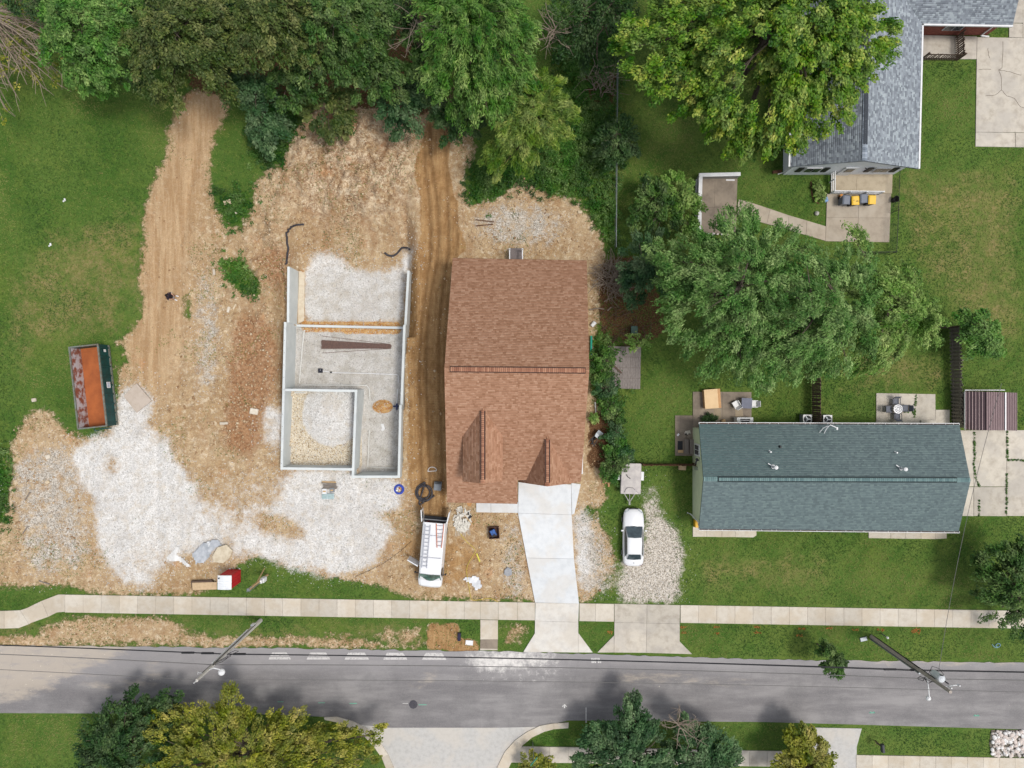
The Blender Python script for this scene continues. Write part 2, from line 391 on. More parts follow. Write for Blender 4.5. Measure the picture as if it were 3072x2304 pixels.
# masks, measured where each point of the relief appears in plan
fx = H / (H - Z) / S
PX = 1536 + X * fx; PY = 1152 - Y * fx
WX = PX + (fbm(X, Y, 0.28, 5, 51) - 0.5) * 62 + (fbm(X, Y, 1.3, 3, 52) - 0.5) * 22
WY = PY + (fbm(X, Y, 0.28, 5, 53) - 0.5) * 62 + (fbm(X, Y, 1.3, 3, 54) - 0.5) * 22
nearwall = np.clip(blur(mS | mG | mN, 6) * 3, 0, 1)
nearhard = np.clip(np.maximum(hard, nearwall), 0, 1)
WX = WX + (PX - WX) * nearhard; WY = WY + (PY - WY) * nearhard
def pm(polys, k=3):
    if isinstance(polys[0][0], (int, float)): polys = [polys]
    r = np.zeros(X.shape, dtype=bool)
    for p in polys: r |= inside(WX, WY, p)
    return blur(r, k)
pit = mS | mG | mN
M_dirt = np.maximum.reduce([pm(DIRT, 6), pm(DIRT2, 2), 0.78 * pm(VERGE_DIRT[1:2], 4), 0.80 * pm([[(-60, 1903), (700, 1912), (1285, 1914), (1285, 1950), (-60, 1944)]], 3), 0.60 * pm(VERGE_DIRT, 4), pit * 1.0])
M_dirt = M_dirt * (1 - 0.85 * pm(GRASS_BACK, 3))
M_grav = pm(GRAVEL_Y, 5); M_grav = np.maximum(M_grav, mS * 0.93); M_grav = np.maximum(M_grav, mG * 0.95)
M_grav = M_grav * (1 - 0.58 * pm([[(540, 1430), (700, 1385), (850, 1400), (875, 1455), (810, 1540), (690, 1550), (590, 1500)]], 7)) * (1 - .35 * pm([[(560, 1500), (760, 1530), (930, 1545), (900, 1640), (700, 1600), (560, 1560)]], 8)) * (1 - 0.75 * pm([[(765, 1545), (905, 1548), (915, 1615), (775, 1605)], [(1125, 1540), (1250, 1540), (1210, 1580), (1130, 1572)], [(910, 1680), (1000, 1690), (985, 1712), (920, 1705)], [(600, 1640), (690, 1625), (640, 1690)], [(300, 1400), (330, 1345), (345, 1420), (315, 1440)], [(405, 1405), (440, 1400), (430, 1430)]], 3)) * (1 - .35 * pm([[(330, 1660), (420, 1600), (520, 1640), (640, 1590), (760, 1640), (700, 1700), (420, 1790)]], 8))
M_gd = np.maximum(pm([GRAVEL_D], 5), .60 * pm([[(1735, 1520), (1800, 1540), (1850, 1640), (1850, 1800), (1745, 1800)], [(1500, 1545), (1560, 1545), (1600, 1800), (1500, 1800)], [(590, 815), (655, 800), (672, 980), (645, 1180), (600, 1250), (575, 1100)], [(1400, 620), (1480, 610), (1640, 600), (1720, 660), (1700, 740), (1560, 760), (1420, 740)], [(30, 1350), (230, 1320), (260, 1500), (300, 1700), (60, 1740)]], 6))
M_track = np.maximum(np.maximum(pm([TRACK], 3), 0.55 * pm([TRACK2], 6)), pm([DIRT2], 2))
M_clay = pm(CLAY, 6); M_lit = pm(LITTER, 5)
M_weed = pm(WEED, 4); M_dry = pm(DRY, 8)
M_pea = np.where(mG, 1 - np.clip(pile * 1.9, 0, 1), 0)
M_sand = np.maximum(np.where(mS, np.clip(sandp * 2.2, 0, 1), 0), 0.9 * pm([[(905, 972), (1205, 978), (1205, 1005), (905, 1000)], [(893, 800), (915, 800), (915, 960), (1200, 960), (1200, 976), (893, 976)]], 1) * 0.8)

ny, nx = X.shape
V = np.stack([X.ravel(), Y.ravel(), Z.ravel()], 1)
ii = np.arange(ny * nx).reshape(ny, nx)
F = np.stack([ii[:-1, :-1].ravel(), ii[:-1, 1:].ravel(), ii[1:, 1:].ravel(), ii[1:, :-1].ravel()], 1)
gme = np_mesh('ground', V, F, smooth=True)
def addcol(me, name, chans):
    a = me.attributes.new(name, 'FLOAT_COLOR', 'POINT')
    d = np.ones((len(me.vertices), 4), dtype=np.float32)
    for i, c in enumerate(chans): d[:, i] = c.ravel()
    a.data.foreach_set('color', d.ravel())
addcol(gme, 'cover', [M_dirt, M_grav, M_track]); addcol(gme, 'soil', [M_clay, M_lit, M_gd])
ha = gme.attributes.new('haul', 'FLOAT', 'POINT'); ha.data.foreach_set('value', haul.ravel().astype(np.float32))
pa = gme.attributes.new('pit', 'FLOAT', 'POINT'); pa.data.foreach_set('value', np.maximum(blur(mS, 1), .45 * blur(mN, 1)).ravel().astype(np.float32))
addcol(gme, 'growth', [M_weed, M_dry, M_pea]); rutm = np.clip(np.clip(rut, 0, 1) * np.clip(trk * 1.2, 0, 1), 0, 1)
addcol(gme, 'heap', [M_sand, mound, rutm])

g = G('ground_cover')
c1 = g.sep(g.attr('cover').outputs['Color']); c2 = g.sep(g.attr('soil').outputs['Color']); c3 = g.sep(g.attr('growth').outputs['Color']); c4 = g.sep(g.attr('heap').outputs['Color'])
n_big = g.noise(0.22, 3); n_mid = g.noise(1.1, 4, 0.62); n_sm = g.noise(4.5, 3, 0.6); n_fine = g.noise(15, 2, 0.6); n_edge = g.noise(1.7, 6, 0.68)
def thr(mask, n, amp=0.9, lo=0.42, hi=0.58):
    return g.step(g.math('ADD', mask, g.math('MULTIPLY', g.math('SUBTRACT', n, 0.5), amp)), lo, hi)
# grass
gr = g.mix(g.step(n_big, 0.36, 0.64), A(66, 101, 39), A(86, 113, 50))
gr = g.mix(g.math('MULTIPLY', g.step(n_mid, 0.46, 0.68), 0.45), gr, A(108, 126, 56))
gr = g.mix(g.math('MULTIPLY', g.step(n_sm, 0.42, 0.70), 0.45), gr, A(52, 84, 26))
gr = g.mix(g.math('MULTIPLY', g.step(n_fine, 0.45, 0.72), 0.42), gr, A(126, 136, 74))
gr = g.mix(g.math('MULTIPLY', g.step(g.noise(0.16, 4, 0.7), 0.50, 0.64), 0.35), gr, A(114, 126, 58))
dryc = g.mix(g.step(n_sm, 0.35, 0.65), A(128, 120, 70), A(160, 138, 100))
gr = g.mix(g.math('MULTIPLY', thr(g.math('ADD', g.math('MULTIPLY', c3[1], 0.70), 0.03), g.noise(0.75, 6, 0.72), 1.7, 0.40, 1.0), 0.75), gr, dryc)
spot = g.step(g.noise(0.55, 5, 0.7, g.mapv(g.pos(), (1, 1, 1), 0.4)), 0.68, 0.76)
gr = g.mix(g.math('MULTIPLY', spot, 0.5), gr, A(170, 138, 98))
stripe = g.N.new('ShaderNodeTexWave'); stripe.inputs['Scale'].default_value = 0.16; stripe.inputs['Distortion'].default_value = 1.5; stripe.inputs['Detail'].default_value = 2; g.put(stripe.inputs['Vector'], g.mapv(g.pos(), (1, 1, 1), 0.75))
spx = g.N.new('ShaderNodeSeparateXYZ'); g.L.new(g.pos(), spx.inputs[0])
gr = g.mix(g.math('MULTIPLY', g.math('MULTIPLY', stripe.outputs[0], g.step(spx.outputs[0], 6.0, 12.0)), 0.28), gr, A(110, 124, 62))
wd = g.mix(g.step(n_sm, 0.35, 0.65), A(38, 76, 24), A(84, 118, 44))
gr = g.mix(thr(c3[0], n_edge, 0.7), gr, wd)
# bare soil
dt = g.mix(g.step(n_big, 0.35, 0.65), A(190, 163, 124), A(205, 181, 145))
dt = g.mix(g.math('MULTIPLY', g.step(n_mid, 0.40, 0.70), 0.55), dt, A(168, 136, 97))
dt = g.mix(g.math('MULTIPLY', g.step(g.noise(2.6, 5, 0.7), 0.50, 0.64), 0.80), dt, A(230, 213, 184))
dt = g.mix(g.math('MULTIPLY', g.step(n_fine, 0.44, 0.72), 0.5), dt, A(146, 112, 80))
dt = g.mix(g.math('MULTIPLY', g.step(g.noise(9.0, 3, 0.7), 0.55, 0.68), 0.45), dt, A(228, 212, 186))
dt = g.mix(g.math('MULTIPLY', c4[1], g.math('MULTIPLY', g.step(g.noise(0.7, 5, 0.7), 0.42, 0.56), 0.8)), dt, A(230, 211, 182))
dt = g.mix(g.math('MULTIPLY', c4[1], g.math('MULTIPLY', g.step(g.noise(0.42, 7, 0.74, None, 0.5), 0.53, 0.64), 0.75)), dt, A(150, 114, 80))
mb1 = g.noise(0.55, 7, 0.72, None, 0.8); mb2 = g.noise(1.5, 6, 0.7, None, 0.6)
def vein(n, wd): return g.math('SUBTRACT', 1.0, g.step(g.math('ABSOLUTE', g.math('SUBTRACT', n, 0.5)), 0.0, wd))
dt = g.mix(g.math('MULTIPLY', vein(mb1, 0.035), g.math('ADD', 0.24, g.math('MULTIPLY', c4[1], 0.5))), dt, A(122, 88, 60))
dt = g.mix(g.math('MULTIPLY', vein(mb2, 0.05), g.math('ADD', 0.30, g.math('MULTIPLY', c4[1], 0.35))), dt, A(140, 104, 74))
dt = g.mix(g.math('MULTIPLY', g.step(g.noise(0.33, 7, 0.72, g.mapv(g.pos(), (1.6, 0.55, 1), 0.15)), 0.52, 0.66), 0.5), dt, A(160, 122, 86))
hl = g.attr('haul').outputs['Fac']
hs_ = g.noise(1.3, 6, 0.68, g.mapv(g.pos(), (1.8, 0.16, 1), -0.12))
hc = g.mix(g.step(hs_, 0.40, 0.62), A(176, 142, 104), A(206, 176, 138))
hc = g.mix(g.math('MULTIPLY', g.step(n_fine, 0.44, 0.70), 0.4), hc, A(150, 118, 84))
dt = g.mix(g.math('MULTIPLY', hl, 0.8), dt, hc)
cl = g.mix(g.step(n_sm, 0.35, 0.65), A(134, 92, 62), A(178, 136, 100))
cl = g.mix(g.math('MULTIPLY', g.step(n_mid, 0.55, 0.7), 0.7), cl, A(206, 178, 148))
dt = g.mix(g.math('MULTIPLY', thr(c2[0], g.noise(0.9, 6, 0.75), 1.6, 0.30, 0.85), 0.85), dt, cl)
red = g.step(g.noise(0.42, 4, 0.6, g.mapv(g.pos(), (1, 1, 1), 1.1)), 0.60, 0.74)
dt = g.mix(g.math('MULTIPLY', red, 0.4), dt, A(200, 142, 96))
tk = g.mix(g.step(n_mid, 0.35, 0.65), A(180, 144, 100), A(156, 120, 80))
tk = g.mix(g.math('MULTIPLY', g.step(g.noise(2.2, 4, 0.6, g.mapv(g.pos(), (2.5, 0.35, 1))), 0.45, 0.65), 0.5), tk, A(200, 166, 120))
tk = g.mix(g.math('MULTIPLY', g.step(n_fine, 0.45, 0.7), 0.35), tk, A(120, 86, 52))
wv = g.N.new('ShaderNodeTexWave'); wv.wave_type = 'BANDS'; wv.bands_direction = 'Y'; wv.inputs['Scale'].default_value = 1.55; wv.inputs['Distortion'].default_value = 1.2; wv.inputs['Detail'].default_value = 2
g.put(wv.inputs['Vector'], g.pos())
tk = g.mix(g.math('MULTIPLY', c4[2], 0.6), tk, A(112, 80, 50))
f_tk = thr(c1[2], n_edge, 0.7)
dt = g.mix(f_tk, dt, tk)
lt = g.mix(g.step(n_fine, 0.35, 0.65), A(84, 60, 42), A(124, 92, 66))
f_dirt = thr(c1[0], g.noise(1.3, 8, 0.75), 1.35, 0.40, 0.62)
col = g.mix(f_dirt, gr, dt)
col = g.mix(thr(c2[1], n_edge, 0.9), col, lt)
# gravel
vc = g.sep(g.vor(16.0, None, 'Color'))
gv = g.mix(g.step(vc[0], 0.0, 1.0), A(210, 207, 202), A(243, 241, 238))
gv = g.mix(g.math('MULTIPLY', g.step(n_mid, 0.46, 0.70), 0.55), gv, A(205, 194, 178))
gv = g.mix(g.math('MULTIPLY', g.step(n_big, 0.50, 0.66), 0.35), gv, A(196, 190, 184))
gv = g.mix(g.math('MULTIPLY', g.step(g.noise(1.6, 6, 0.72), 0.52, 0.66), 0.5), gv, A(206, 193, 173))
pitc = g.attr('pit').outputs['Fac']
gv = g.mix(g.math('MULTIPLY', pitc, g.math('ADD', 0.40, g.math('MULTIPLY', g.step(n_mid, .4, .65), .4))), gv, A(184, 179, 170))
gv = g.mix(g.math('MULTIPLY', g.step(vc[1], 0.90, 0.97), 0.55), gv, A(120, 116, 112))
f_gv = thr(c1[1], g.noise(0.9, 9, 0.78), 1.5, 0.34, 0.80)
col = g.mix(f_gv, col, gv)
gd = g.mix(g.step(vc[0], 0.0, 1.0), A(158, 148, 134), A(226, 218, 206))
gd = g.mix(g.math('MULTIPLY', g.step(vc[1], 0.82, 0.92), .75), gd, A(110, 104, 92))
f_gd = thr(c2[2], g.noise(1.1, 8, 0.75), 1.5, 0.34, 0.7)
col = g.mix(f_gd, col, gd)
pe = g.mix(g.step(vc[2], 0.0, 1.0), A(198, 178, 146), A(242, 233, 214))
pe = g.mix(g.step(vc[1], 0.82, 0.95), pe, A(150, 128, 100))
col = g.mix(thr(c3[2], n_edge, 0.5), col, pe)
sn = g.mix(g.step(n_sm, 0.35, 0.65), A(186, 132, 78), A(214, 176, 122))
col = g.mix(thr(c4[0], n_edge, 0.5), col, sn)
bare = g.math('MAXIMUM', f_dirt, f_gv)
hgt = g.math('ADD', g.math('MULTIPLY', n_fine, 0.6), g.math('MULTIPLY', g.math('MULTIPLY', wv.outputs[0], f_tk), 0.35))
hgt = g.math('ADD', hgt, g.math('MULTIPLY', g.noise(5.5, 4, 0.7), g.math('MULTIPLY', bare, 2.2)))
g.bump(hgt, 0.75, 0.06)
ground = link('ground', gme, g.done(col, 0.95)); ground['kind'] = 'structure'
g.b.inputs['Specular IOR Level'].default_value = 0.08
# ------------------------------------------------------------------ hard surfaces
def concrete(name, c, stain, dirt=None, damt=0.0, sc=2.5, rnd=0.10, rough=0.85):
    g = G(name)
    p = g.pos()
    n1 = g.noise(sc, 5, 0.65); n2 = g.noise(22, 2, 0.6); n3 = g.noise(0.5, 3, 0.6)
    col = g.mix(g.math('MULTIPLY', g.step(n1, 0.40, 0.72), 0.75), c, stain)
    col = g.mix(g.math('MULTIPLY', g.step(n2, 0.45, 0.7), 0.22), col, (c[0] * 0.6, c[1] * 0.58, c[2] * 0.55, 1))
    if dirt: col = g.mix(g.math('MULTIPLY', g.step(n3, 0.42, 0.62), damt), col, dirt)
    oi = g.N.new('ShaderNodeObjectInfo').outputs['Random']
    k = g.math('ADD', 1 - rnd, g.math('MULTIPLY', oi, 2 * rnd))
    cc = g.N.new('ShaderNodeCombineColor'); [g.L.new(k, cc.inputs[i]) for i in range(3)]
    col = g.mix(1.0, col, cc.outputs[0], 'MULTIPLY')
    g.bump(n2, 0.25, 0.01)
    return g.done(col, rough)
M_walk = concrete('walk_concrete', A(210, 202, 188), A(192, 182, 166), A(194, 178, 154), 0.5)
M_newc = concrete('new_concrete', A(226, 229, 231), A(208, 212, 215), A(214, 206, 194), 0.4, 1.6, 0.03)
M_oldc = concrete('old_concrete', A(206, 198, 184), A(170, 160, 146), A(182, 176, 168), 0.5, 1.5)
M_dark_c = concrete('weathered_concrete', A(142, 130, 116), A(112, 102, 92), A(170, 156, 138), 0.45, 1.5)
M_pav = concrete('street_concrete', A(196, 194, 190), A(176, 174, 170), A(204, 196, 184), 0.5, 3.0, 0.02)
M_wall_c = concrete('wall_concrete', A(222, 227, 226), A(204, 211, 210), A(200, 206, 208), 0.35, 0.9, 0.03)

def bound(poly, xs, upper=True):
    """y of the upper or lower outline of a strip-like polygon at each x"""
    n = len(poly); out = []
    for x in xs:
        ys = []
        for i in range(n):
            (x1, y1), (x2, y2) = poly[i], poly[(i + 1) % n]
            if x1 != x2 and min(x1, x2) <= x <= max(x1, x2): ys.append(y1 + (y2 - y1) * (x - x1) / (x2 - x1))
        out.append(min(ys) if upper else max(ys))
    return np.array(out)
xs = np.arange(-896, 3997, 8.0); top = bound(ROAD, xs); bot = bound(ROAD, xs, False)
rows = 44
PXr = np.repeat(xs[None, :], rows, 0); t = np.linspace(0, 1, rows)[:, None]
edge = (vnoise(xs, xs * 0, 0.06, 5) - 0.5) * 5
PYr = (top + edge)[None, :] * (1 - t) + bot[None, :] * t
Vr = np.stack([(PXr - 1536) * S, (1152 - PYr) * S, np.full(PXr.shape, 0.015)], 2).reshape(-1, 3)
ir = np.arange(PXr.size).reshape(PXr.shape)
Fr = np.stack([ir[1:, :-1].ravel(), ir[1:, 1:].ravel(), ir[:-1, 1:].ravel(), ir[:-1, :-1].ravel()], 1)
rme = np_mesh('road', Vr, Fr)
def soft(polys, k=4):
    r = np.zeros(PXr.shape, dtype=bool)
    for p in polys: r |= inside(PXr, PYr, p)
    return blur(r, k)
dust = soft([[(-100, 1930), (420, 1935), (330, 1990), (200, 2040), (90, 2100), (-100, 2120)], [(430, 1950), (470, 1950), (500, 2070), (460, 2060)], [(1290, 1990), (1330, 1990), (1310, 2040), (1260, 2085), (1230, 2080)], [(1820, 2020), (1900, 2015), (2300, 2045), (2300, 2062), (1820, 2045)], [(250, 2040), (500, 2035), (460, 2070), (250, 2070)], [(2560, 1975), (3072, 1985), (3072, 2000), (2560, 1992)]], 4)
slurry_glare = soft([[(1385, 1958), (1545, 1958), (1690, 1965), (1690, 1990), (1590, 2000), (1470, 2020), (1390, 1995)]], 4)  # whitish slurry spill, with the road's sun glint painted in as pale colour
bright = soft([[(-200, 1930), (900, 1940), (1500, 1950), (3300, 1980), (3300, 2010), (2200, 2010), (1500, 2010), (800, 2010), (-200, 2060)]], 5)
slurry_glare = np.maximum(slurry_glare, .42 * soft([[(1365, 1956), (1730, 1962), (1735, 2035), (1620, 2065), (1500, 2050), (1390, 2035)]], 6))  # wider soft pale area, sun glare put into the asphalt colour
dust *= .95
addcol(rme, 'cover', [dust, slurry_glare, bright])
g = G('asphalt')
cs = g.sep(g.attr('cover').outputs['Color'])
st = g.noise(0.8, 6, 0.65, g.mapv(g.pos(), (0.16, 1.0, 1), 0.017)); nf = g.noise(16, 3, 0.65); nb = g.noise(0.35, 5, 0.65)
col = g.mix(g.step(st, 0.36, 0.66), A(118, 115, 116), A(148, 145, 144))
col = g.mix(g.math('MULTIPLY', g.step(nb, 0.42, 0.66), 0.6), col, A(108, 106, 107))
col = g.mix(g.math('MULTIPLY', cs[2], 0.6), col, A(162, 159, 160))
col = g.mix(g.math('MULTIPLY', g.step(nf, 0.42, 0.74), 0.35), col, A(168, 164, 162))
ds = g.step(g.math('ADD', cs[0], g.math('MULTIPLY', g.math('SUBTRACT', g.noise(1.2, 6, 0.7, g.mapv(g.pos(), (0.45, 1.4, 1), 0.5)), 0.5), 1.8)), 0.35, 1.0)
col = g.mix(g.math('MULTIPLY', ds, 0.72), col, A(190, 178, 162))
sp = g.step(g.math('ADD', g.noise(3.2, 5, 0.75), g.math('MULTIPLY', cs[0], 0.06)), 0.685, 0.72)
col = g.mix(g.math('MULTIPLY', sp, 0.8), col, A(214, 204, 186))
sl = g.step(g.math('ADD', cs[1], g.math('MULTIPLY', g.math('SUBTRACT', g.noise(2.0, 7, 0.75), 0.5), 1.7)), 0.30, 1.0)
col = g.mix(g.math('MULTIPLY', sl, 0.85), col, A(238, 234, 228))  # whiten asphalt for the slurry spill and the painted glare
ck = g.vor(0.23, g.mix(0.12, g.pos(), g.N.new('ShaderNodeTexNoise').outputs['Color'], 'ADD'), 'Distance', 'DISTANCE_TO_EDGE')
col = g.mix(g.math('MULTIPLY', g.math('SUBTRACT', 1.0, g.step(ck, 0.0, 0.010)), 0.10), col, A(96, 94, 96))
g.bump(nf, 0.35, 0.01)
g.b.inputs['Specular IOR Level'].default_value = 0.3
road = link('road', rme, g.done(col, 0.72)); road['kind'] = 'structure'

def sheet(name, polys, m, z0, z1, kind='structure', bev=0.0):
    mb = MB()
    for p in polys: mb.prism([P(a, b) for a, b in p], z0, z1)
    o = mb.build(name, m, bev=bev); o['kind'] = kind; return o
def root(name, kind='structure'):
    e = bpy.data.objects.new(name, None); C.objects.link(e); e['kind'] = kind; return e
def slabs(parent, quads, m, z=0.05, gap=0.012, name='slab', th=0.12, z_px=0.0):
    for q in quads:
        pts = [Vector(P(a, b, z_px)) for a, b in q]; c = sum(pts, Vector((0, 0))) / len(pts)
        pts = [p + (c - p).normalized() * gap for p in pts]
        mb = MB(); mb.prism([(p.x, p.y) for p in pts], z - th, z)
        mb.build(name, m, parent, at=(c.x, c.y, 0))
def grid_quads(tl, tr, br, bl, us, vs):
    def pt(u, v):
        a = (tl[0] + (tr[0] - tl[0]) * u, tl[1] + (tr[1] - tl[1]) * u); b = (bl[0] + (br[0] - bl[0]) * u, bl[1] + (br[1] - bl[1]) * u)
        return (a[0] + (b[0] - a[0]) * v, a[1] + (b[1] - a[1]) * v)
    return [[pt(us[i], vs[j]), pt(us[i + 1], vs[j]), pt(us[i + 1], vs[j + 1]), pt(us[i], vs[j + 1])] for i in range(len(us) - 1) for j in range(len(vs) - 1)]

side_st = sheet('side_street', [SIDE_STREET], M_pav, -0.1, 0.011)
# north sidewalk: square slabs between the drives
sw = root('sidewalk')
def ytop(x): return 1783 + (x - 175) * 0.0169
def sq(x0, x1): return [(x0, ytop(x0)), (x1, ytop(x1)), (x1, ytop(x1) + 53.5), (x0, ytop(x0) + 53.5)]
qs = [[(-120, 1832), (-40, 1832), (-40, 1885), (-120, 1885)], [(-40, 1832), (14, 1832), (14, 1885), (-40, 1885)], [(14, 1832), (62, 1830), (88, 1872), (57, 1884), (14, 1885)], [(62, 1830), (80, 1824), (126, 1802), (146, 1850), (95, 1868), (88, 1872)], [(126, 1802), (175, 1783), (196, 1783), (196, 1835), (172, 1837), (146, 1850)]]
x = 196
while x + 54.4 <= 1441.5: qs.append(sq(x, x + 54.4)); x += 54.4
qs += [sq(1440.8, 1495), sq(1495, 1552), sq(1552, 1605), sq(1738, 1786), sq(1786, 1842)]
qs.append(sq(1392.8, 1440.8))
x = 2041
while x < 3500: qs.append(sq(x, x + 54.4)); x += 54.4
slabs(sw, qs, M_walk, 0.06)
# drives
dw = root('driveway')
slabs(dw, [[(1555, 1446), (1714, 1453), (1715, 1544), (1554, 1539)], [(1554, 1539), (1715, 1544), (1722, 1676), (1579, 1673)], [(1579, 1673), (1722, 1676), (1737, 1810), (1605, 1807)], [(1714, 1448), (1742, 1452), (1723, 1540), (1716, 1544)]], M_newc, 0.09)
ap = root('driveway_apron')
M_apron = concrete('apron_concrete', A(226, 222, 214), A(206, 202, 196), A(200, 186, 166), 0.35, 1.5, 0.02)
slabs(ap, [[(1606, 1808), (1737, 1810), (1735, 1866), (1605, 1862)], [(1605, 1862), (1735, 1866), (1735, 1957), (1570, 1955), (1604, 1900)], [(1735, 1866), (1735, 1899), (1778, 1957), (1735, 1957)]], M_apron, 0.055)
ap2 = root('driveway_apron')
slabs(ap2, [[(1843, 1811), (1941, 1813), (1940, 1869), (1843, 1867)], [(1941, 1813), (2040, 1815), (2039, 1871), (1940, 1869)], [(1843, 1867), (1940, 1869), (1938, 1958), (1842, 1957)], [(1940, 1869), (2039, 1871), (2039, 1924), (2076, 1962), (1938, 1958)], [(1842, 1906), (1842, 1957), (1792, 1957)]], M_oldc, 0.05)
fp = root('footpath')
slabs(fp, [[(1441, 1859), (1494, 1860), (1494, 1918), (1441, 1918)]], M_walk, 0.05)
slabs(fp, [[(1441, 1918), (1494, 1918), (1493, 1946), (1440, 1945)]], M_dark_c, 0.05)
slabs(fp, [[(1440, 1945), (1493, 1946), (1493, 1950), (1440, 1950)]], M_walk, 0.05)
fw = root('front_walk')
slabs(fw, [[(1429, 1505), (1473, 1505), (1473, 1537), (1429, 1536)], [(1473, 1505), (1554, 1506), (1554, 1538), (1473, 1537)]], M_newc, 0.12)
# kerbs of the side street
def arc_kerb(outer, inner, n=6):
    r = root('kerb')
    for i in range(len(outer) - 1):
        slabs(r, [[outer[i], outer[i + 1], inner[i + 1], inner[i]]], M_walk, 0.10, 0.004, 'kerb_stone', 0.2)
arc_kerb([(972, 2151), (1010, 2149), (1060, 2163), (1104, 2186), (1140, 2225), (1165, 2262), (1186, 2312), (1200, 2400)], [(975, 2158), (1008, 2165), (1050, 2184), (1092, 2206), (1123, 2240), (1146, 2272), (1164, 2318), (1178, 2400)])
arc_kerb([(1706, 2167), (1660, 2169), (1620, 2176), (1580, 2195), (1545, 2220), (1514, 2255), (1492, 2300), (1478, 2400)], [(1705, 2183), (1662, 2186), (1632, 2194), (1596, 2211), (1566, 2236), (1542, 2268), (1522, 2312), (1508, 2400)])
s2 = root('sidewalk')
slabs(s2, [[(1535, 2238), (1595, 2239), (1592, 2287), (1524, 2287)], [(1595, 2239), (1650, 2240), (1648, 2288), (1592, 2287)], [(1650, 2240), (1706, 2241), (1704, 2288), (1648, 2288)], [(1706, 2241), (1760, 2242), (1758, 2289), (1704, 2288)], [(1760, 2242), (1815, 2243), (1815, 2290), (1758, 2289)]] +
      [[(1815 + 54 * i, 2243 + i), (1869 + 54 * i, 2244 + i), (1869 + 54 * i, 2291 + i), (1815 + 54 * i, 2290 + i)] for i in range(12)], M_oldc, 0.06)
slabs(s2, [[(2568 + 47.6 * i, 2264 + 0.9 * i), (2615.6 + 47.6 * i, 2265 + 0.9 * i), (2615.6 + 47.6 * i, 2313 + 0.9 * i), (2568 + 47.6 * i, 2312 + 0.9 * i)] for i in range(13)], M_walk, 0.06)
slabs(s2, [[(-200, 2310), (-100, 2310), (-100, 2362), (-200, 2362)]], M_walk, 0.06)
dw3 = root('driveway'); slabs(dw3, [[(2430, 2182), (2585, 2185), (2570, 2240), (2568, 2430), (2470, 2430)]], M_pav, 0.03)
# house drives on the right
dw4 = root('driveway')
for x0, x1 in ((2868, 2920), (2920, 3019), (3019, 3130)):
    slabs(dw4, [[(x0, 1290), (x1, 1290), (x1, 1382 if x1 > 3019 else 1460), (x0, 1378 if x1 > 3019 else 1460)], [(x0, 1378 if x1 > 3019 else 1460), (x1, 1382 if x1 > 3019 else 1460), (x1, 1549), (x0, 1548)]], M_oldc, 0.05, 0.03)
dw5 = root('driveway')
slabs(dw5, [[(2930, 112), (3200, 116), (3200, 400), (2926, 397)], [(2926, 397), (3045, 399), (3045, 442), (2925, 440)], [(3045, 399), (3200, 401), (3200, 444), (3045, 442)], [(2766, 106), (2930, 110), (2929, 178), (2766, 178)], [(3026, 70), (3068, 71), (3068, 114), (3026, 113)], [(3068, 0), (3200, 0), (3200, 115), (3068, 114)], [(3030, -90), (3068, -90), (3068, 70), (3030, 70)]], M_oldc, 0.05, 0.02)
# cracks in that drive: thin dark filled joints
ck = MB()
for pts in ([(3008, 126), (3006, 205), (2995, 211), (3004, 240), (3003, 272), (2985, 286), (2945, 288)], [(3003, 272), (3020, 288), (3042, 296), (3060, 320), (3090, 335)], [(2995, 211), (3030, 216), (3072, 230)], [(2935, 209), (2985, 209)], [(2963, 145), (2964, 165), (2968, 178)]):
    q = []
    for i in range(len(pts) - 1):
        for k in range(4):
            t = k / 4; a = P(pts[i][0] + (pts[i + 1][0] - pts[i][0]) * t + R.uniform(-1.2, 1.2), pts[i][1] + (pts[i + 1][1] - pts[i][1]) * t + R.uniform(-1.2, 1.2)); q.append((a[0], a[1], 0.048))
    ck.tube(q, 0.018, 4)
ck.build('crack', mat('crack_dirt', A(96, 84, 70)), dw5)
pt1 = root('patio')
slabs(pt1, grid_quads((2078, 1175), (2254, 1176), (2254, 1290), (2078, 1290), [0, 0.5, 1], [0, 0.45, 1]), M_dark_c, 0.06, 0.01)
slabs(pt1, [[(2025, 1246), (2078, 1246), (2078, 1368), (2025, 1367)]], M_dark_c, 0.055, 0.01)
slabs(pt1, [[(2142, 1225), (2161, 1225), (2163, 1256), (2140, 1258)], [(2205, 1226), (2226, 1226), (2231, 1262), (2206, 1262)]], concrete('pale_patch', A(176, 160, 136), A(160, 146, 124)), 0.066, 0.0, 'patch')
pt2 = root('patio')
slabs(pt2, [[(2628, 1179), (2695, 1180), (2697, 1290), (2628, 1290)], [(2695, 1180), (2747, 1181), (2739, 1290), (2697, 1290)], [(2747, 1181), (2805, 1182), (2806, 1290), (2739, 1290)], [(2806, 1229), (2848, 1229), (2848, 1290), (2806, 1290)]], M_oldc, 0.06, 0.015)
slabs(pt2, [[(2760, 1260), (2804, 1260), (2804, 1274), (2760, 1274)]], M_oldc, 0.22, 0.0, 'step')
wk = root('front_walk')
slabs(wk, [[(2078, 1580), (2120, 1580), (2120, 1610), (2078, 1610)], [(2120, 1580), (2165, 1580), (2165, 1611), (2120, 1610)], [(2165, 1580), (2205, 1580), (2205, 1611), (2165, 1611)], [(2205, 1580), (2269, 1580), (2269, 1606), (2260, 1612), (2205, 1611)]], M_walk, 0.06)
wk2 = root('front_walk')
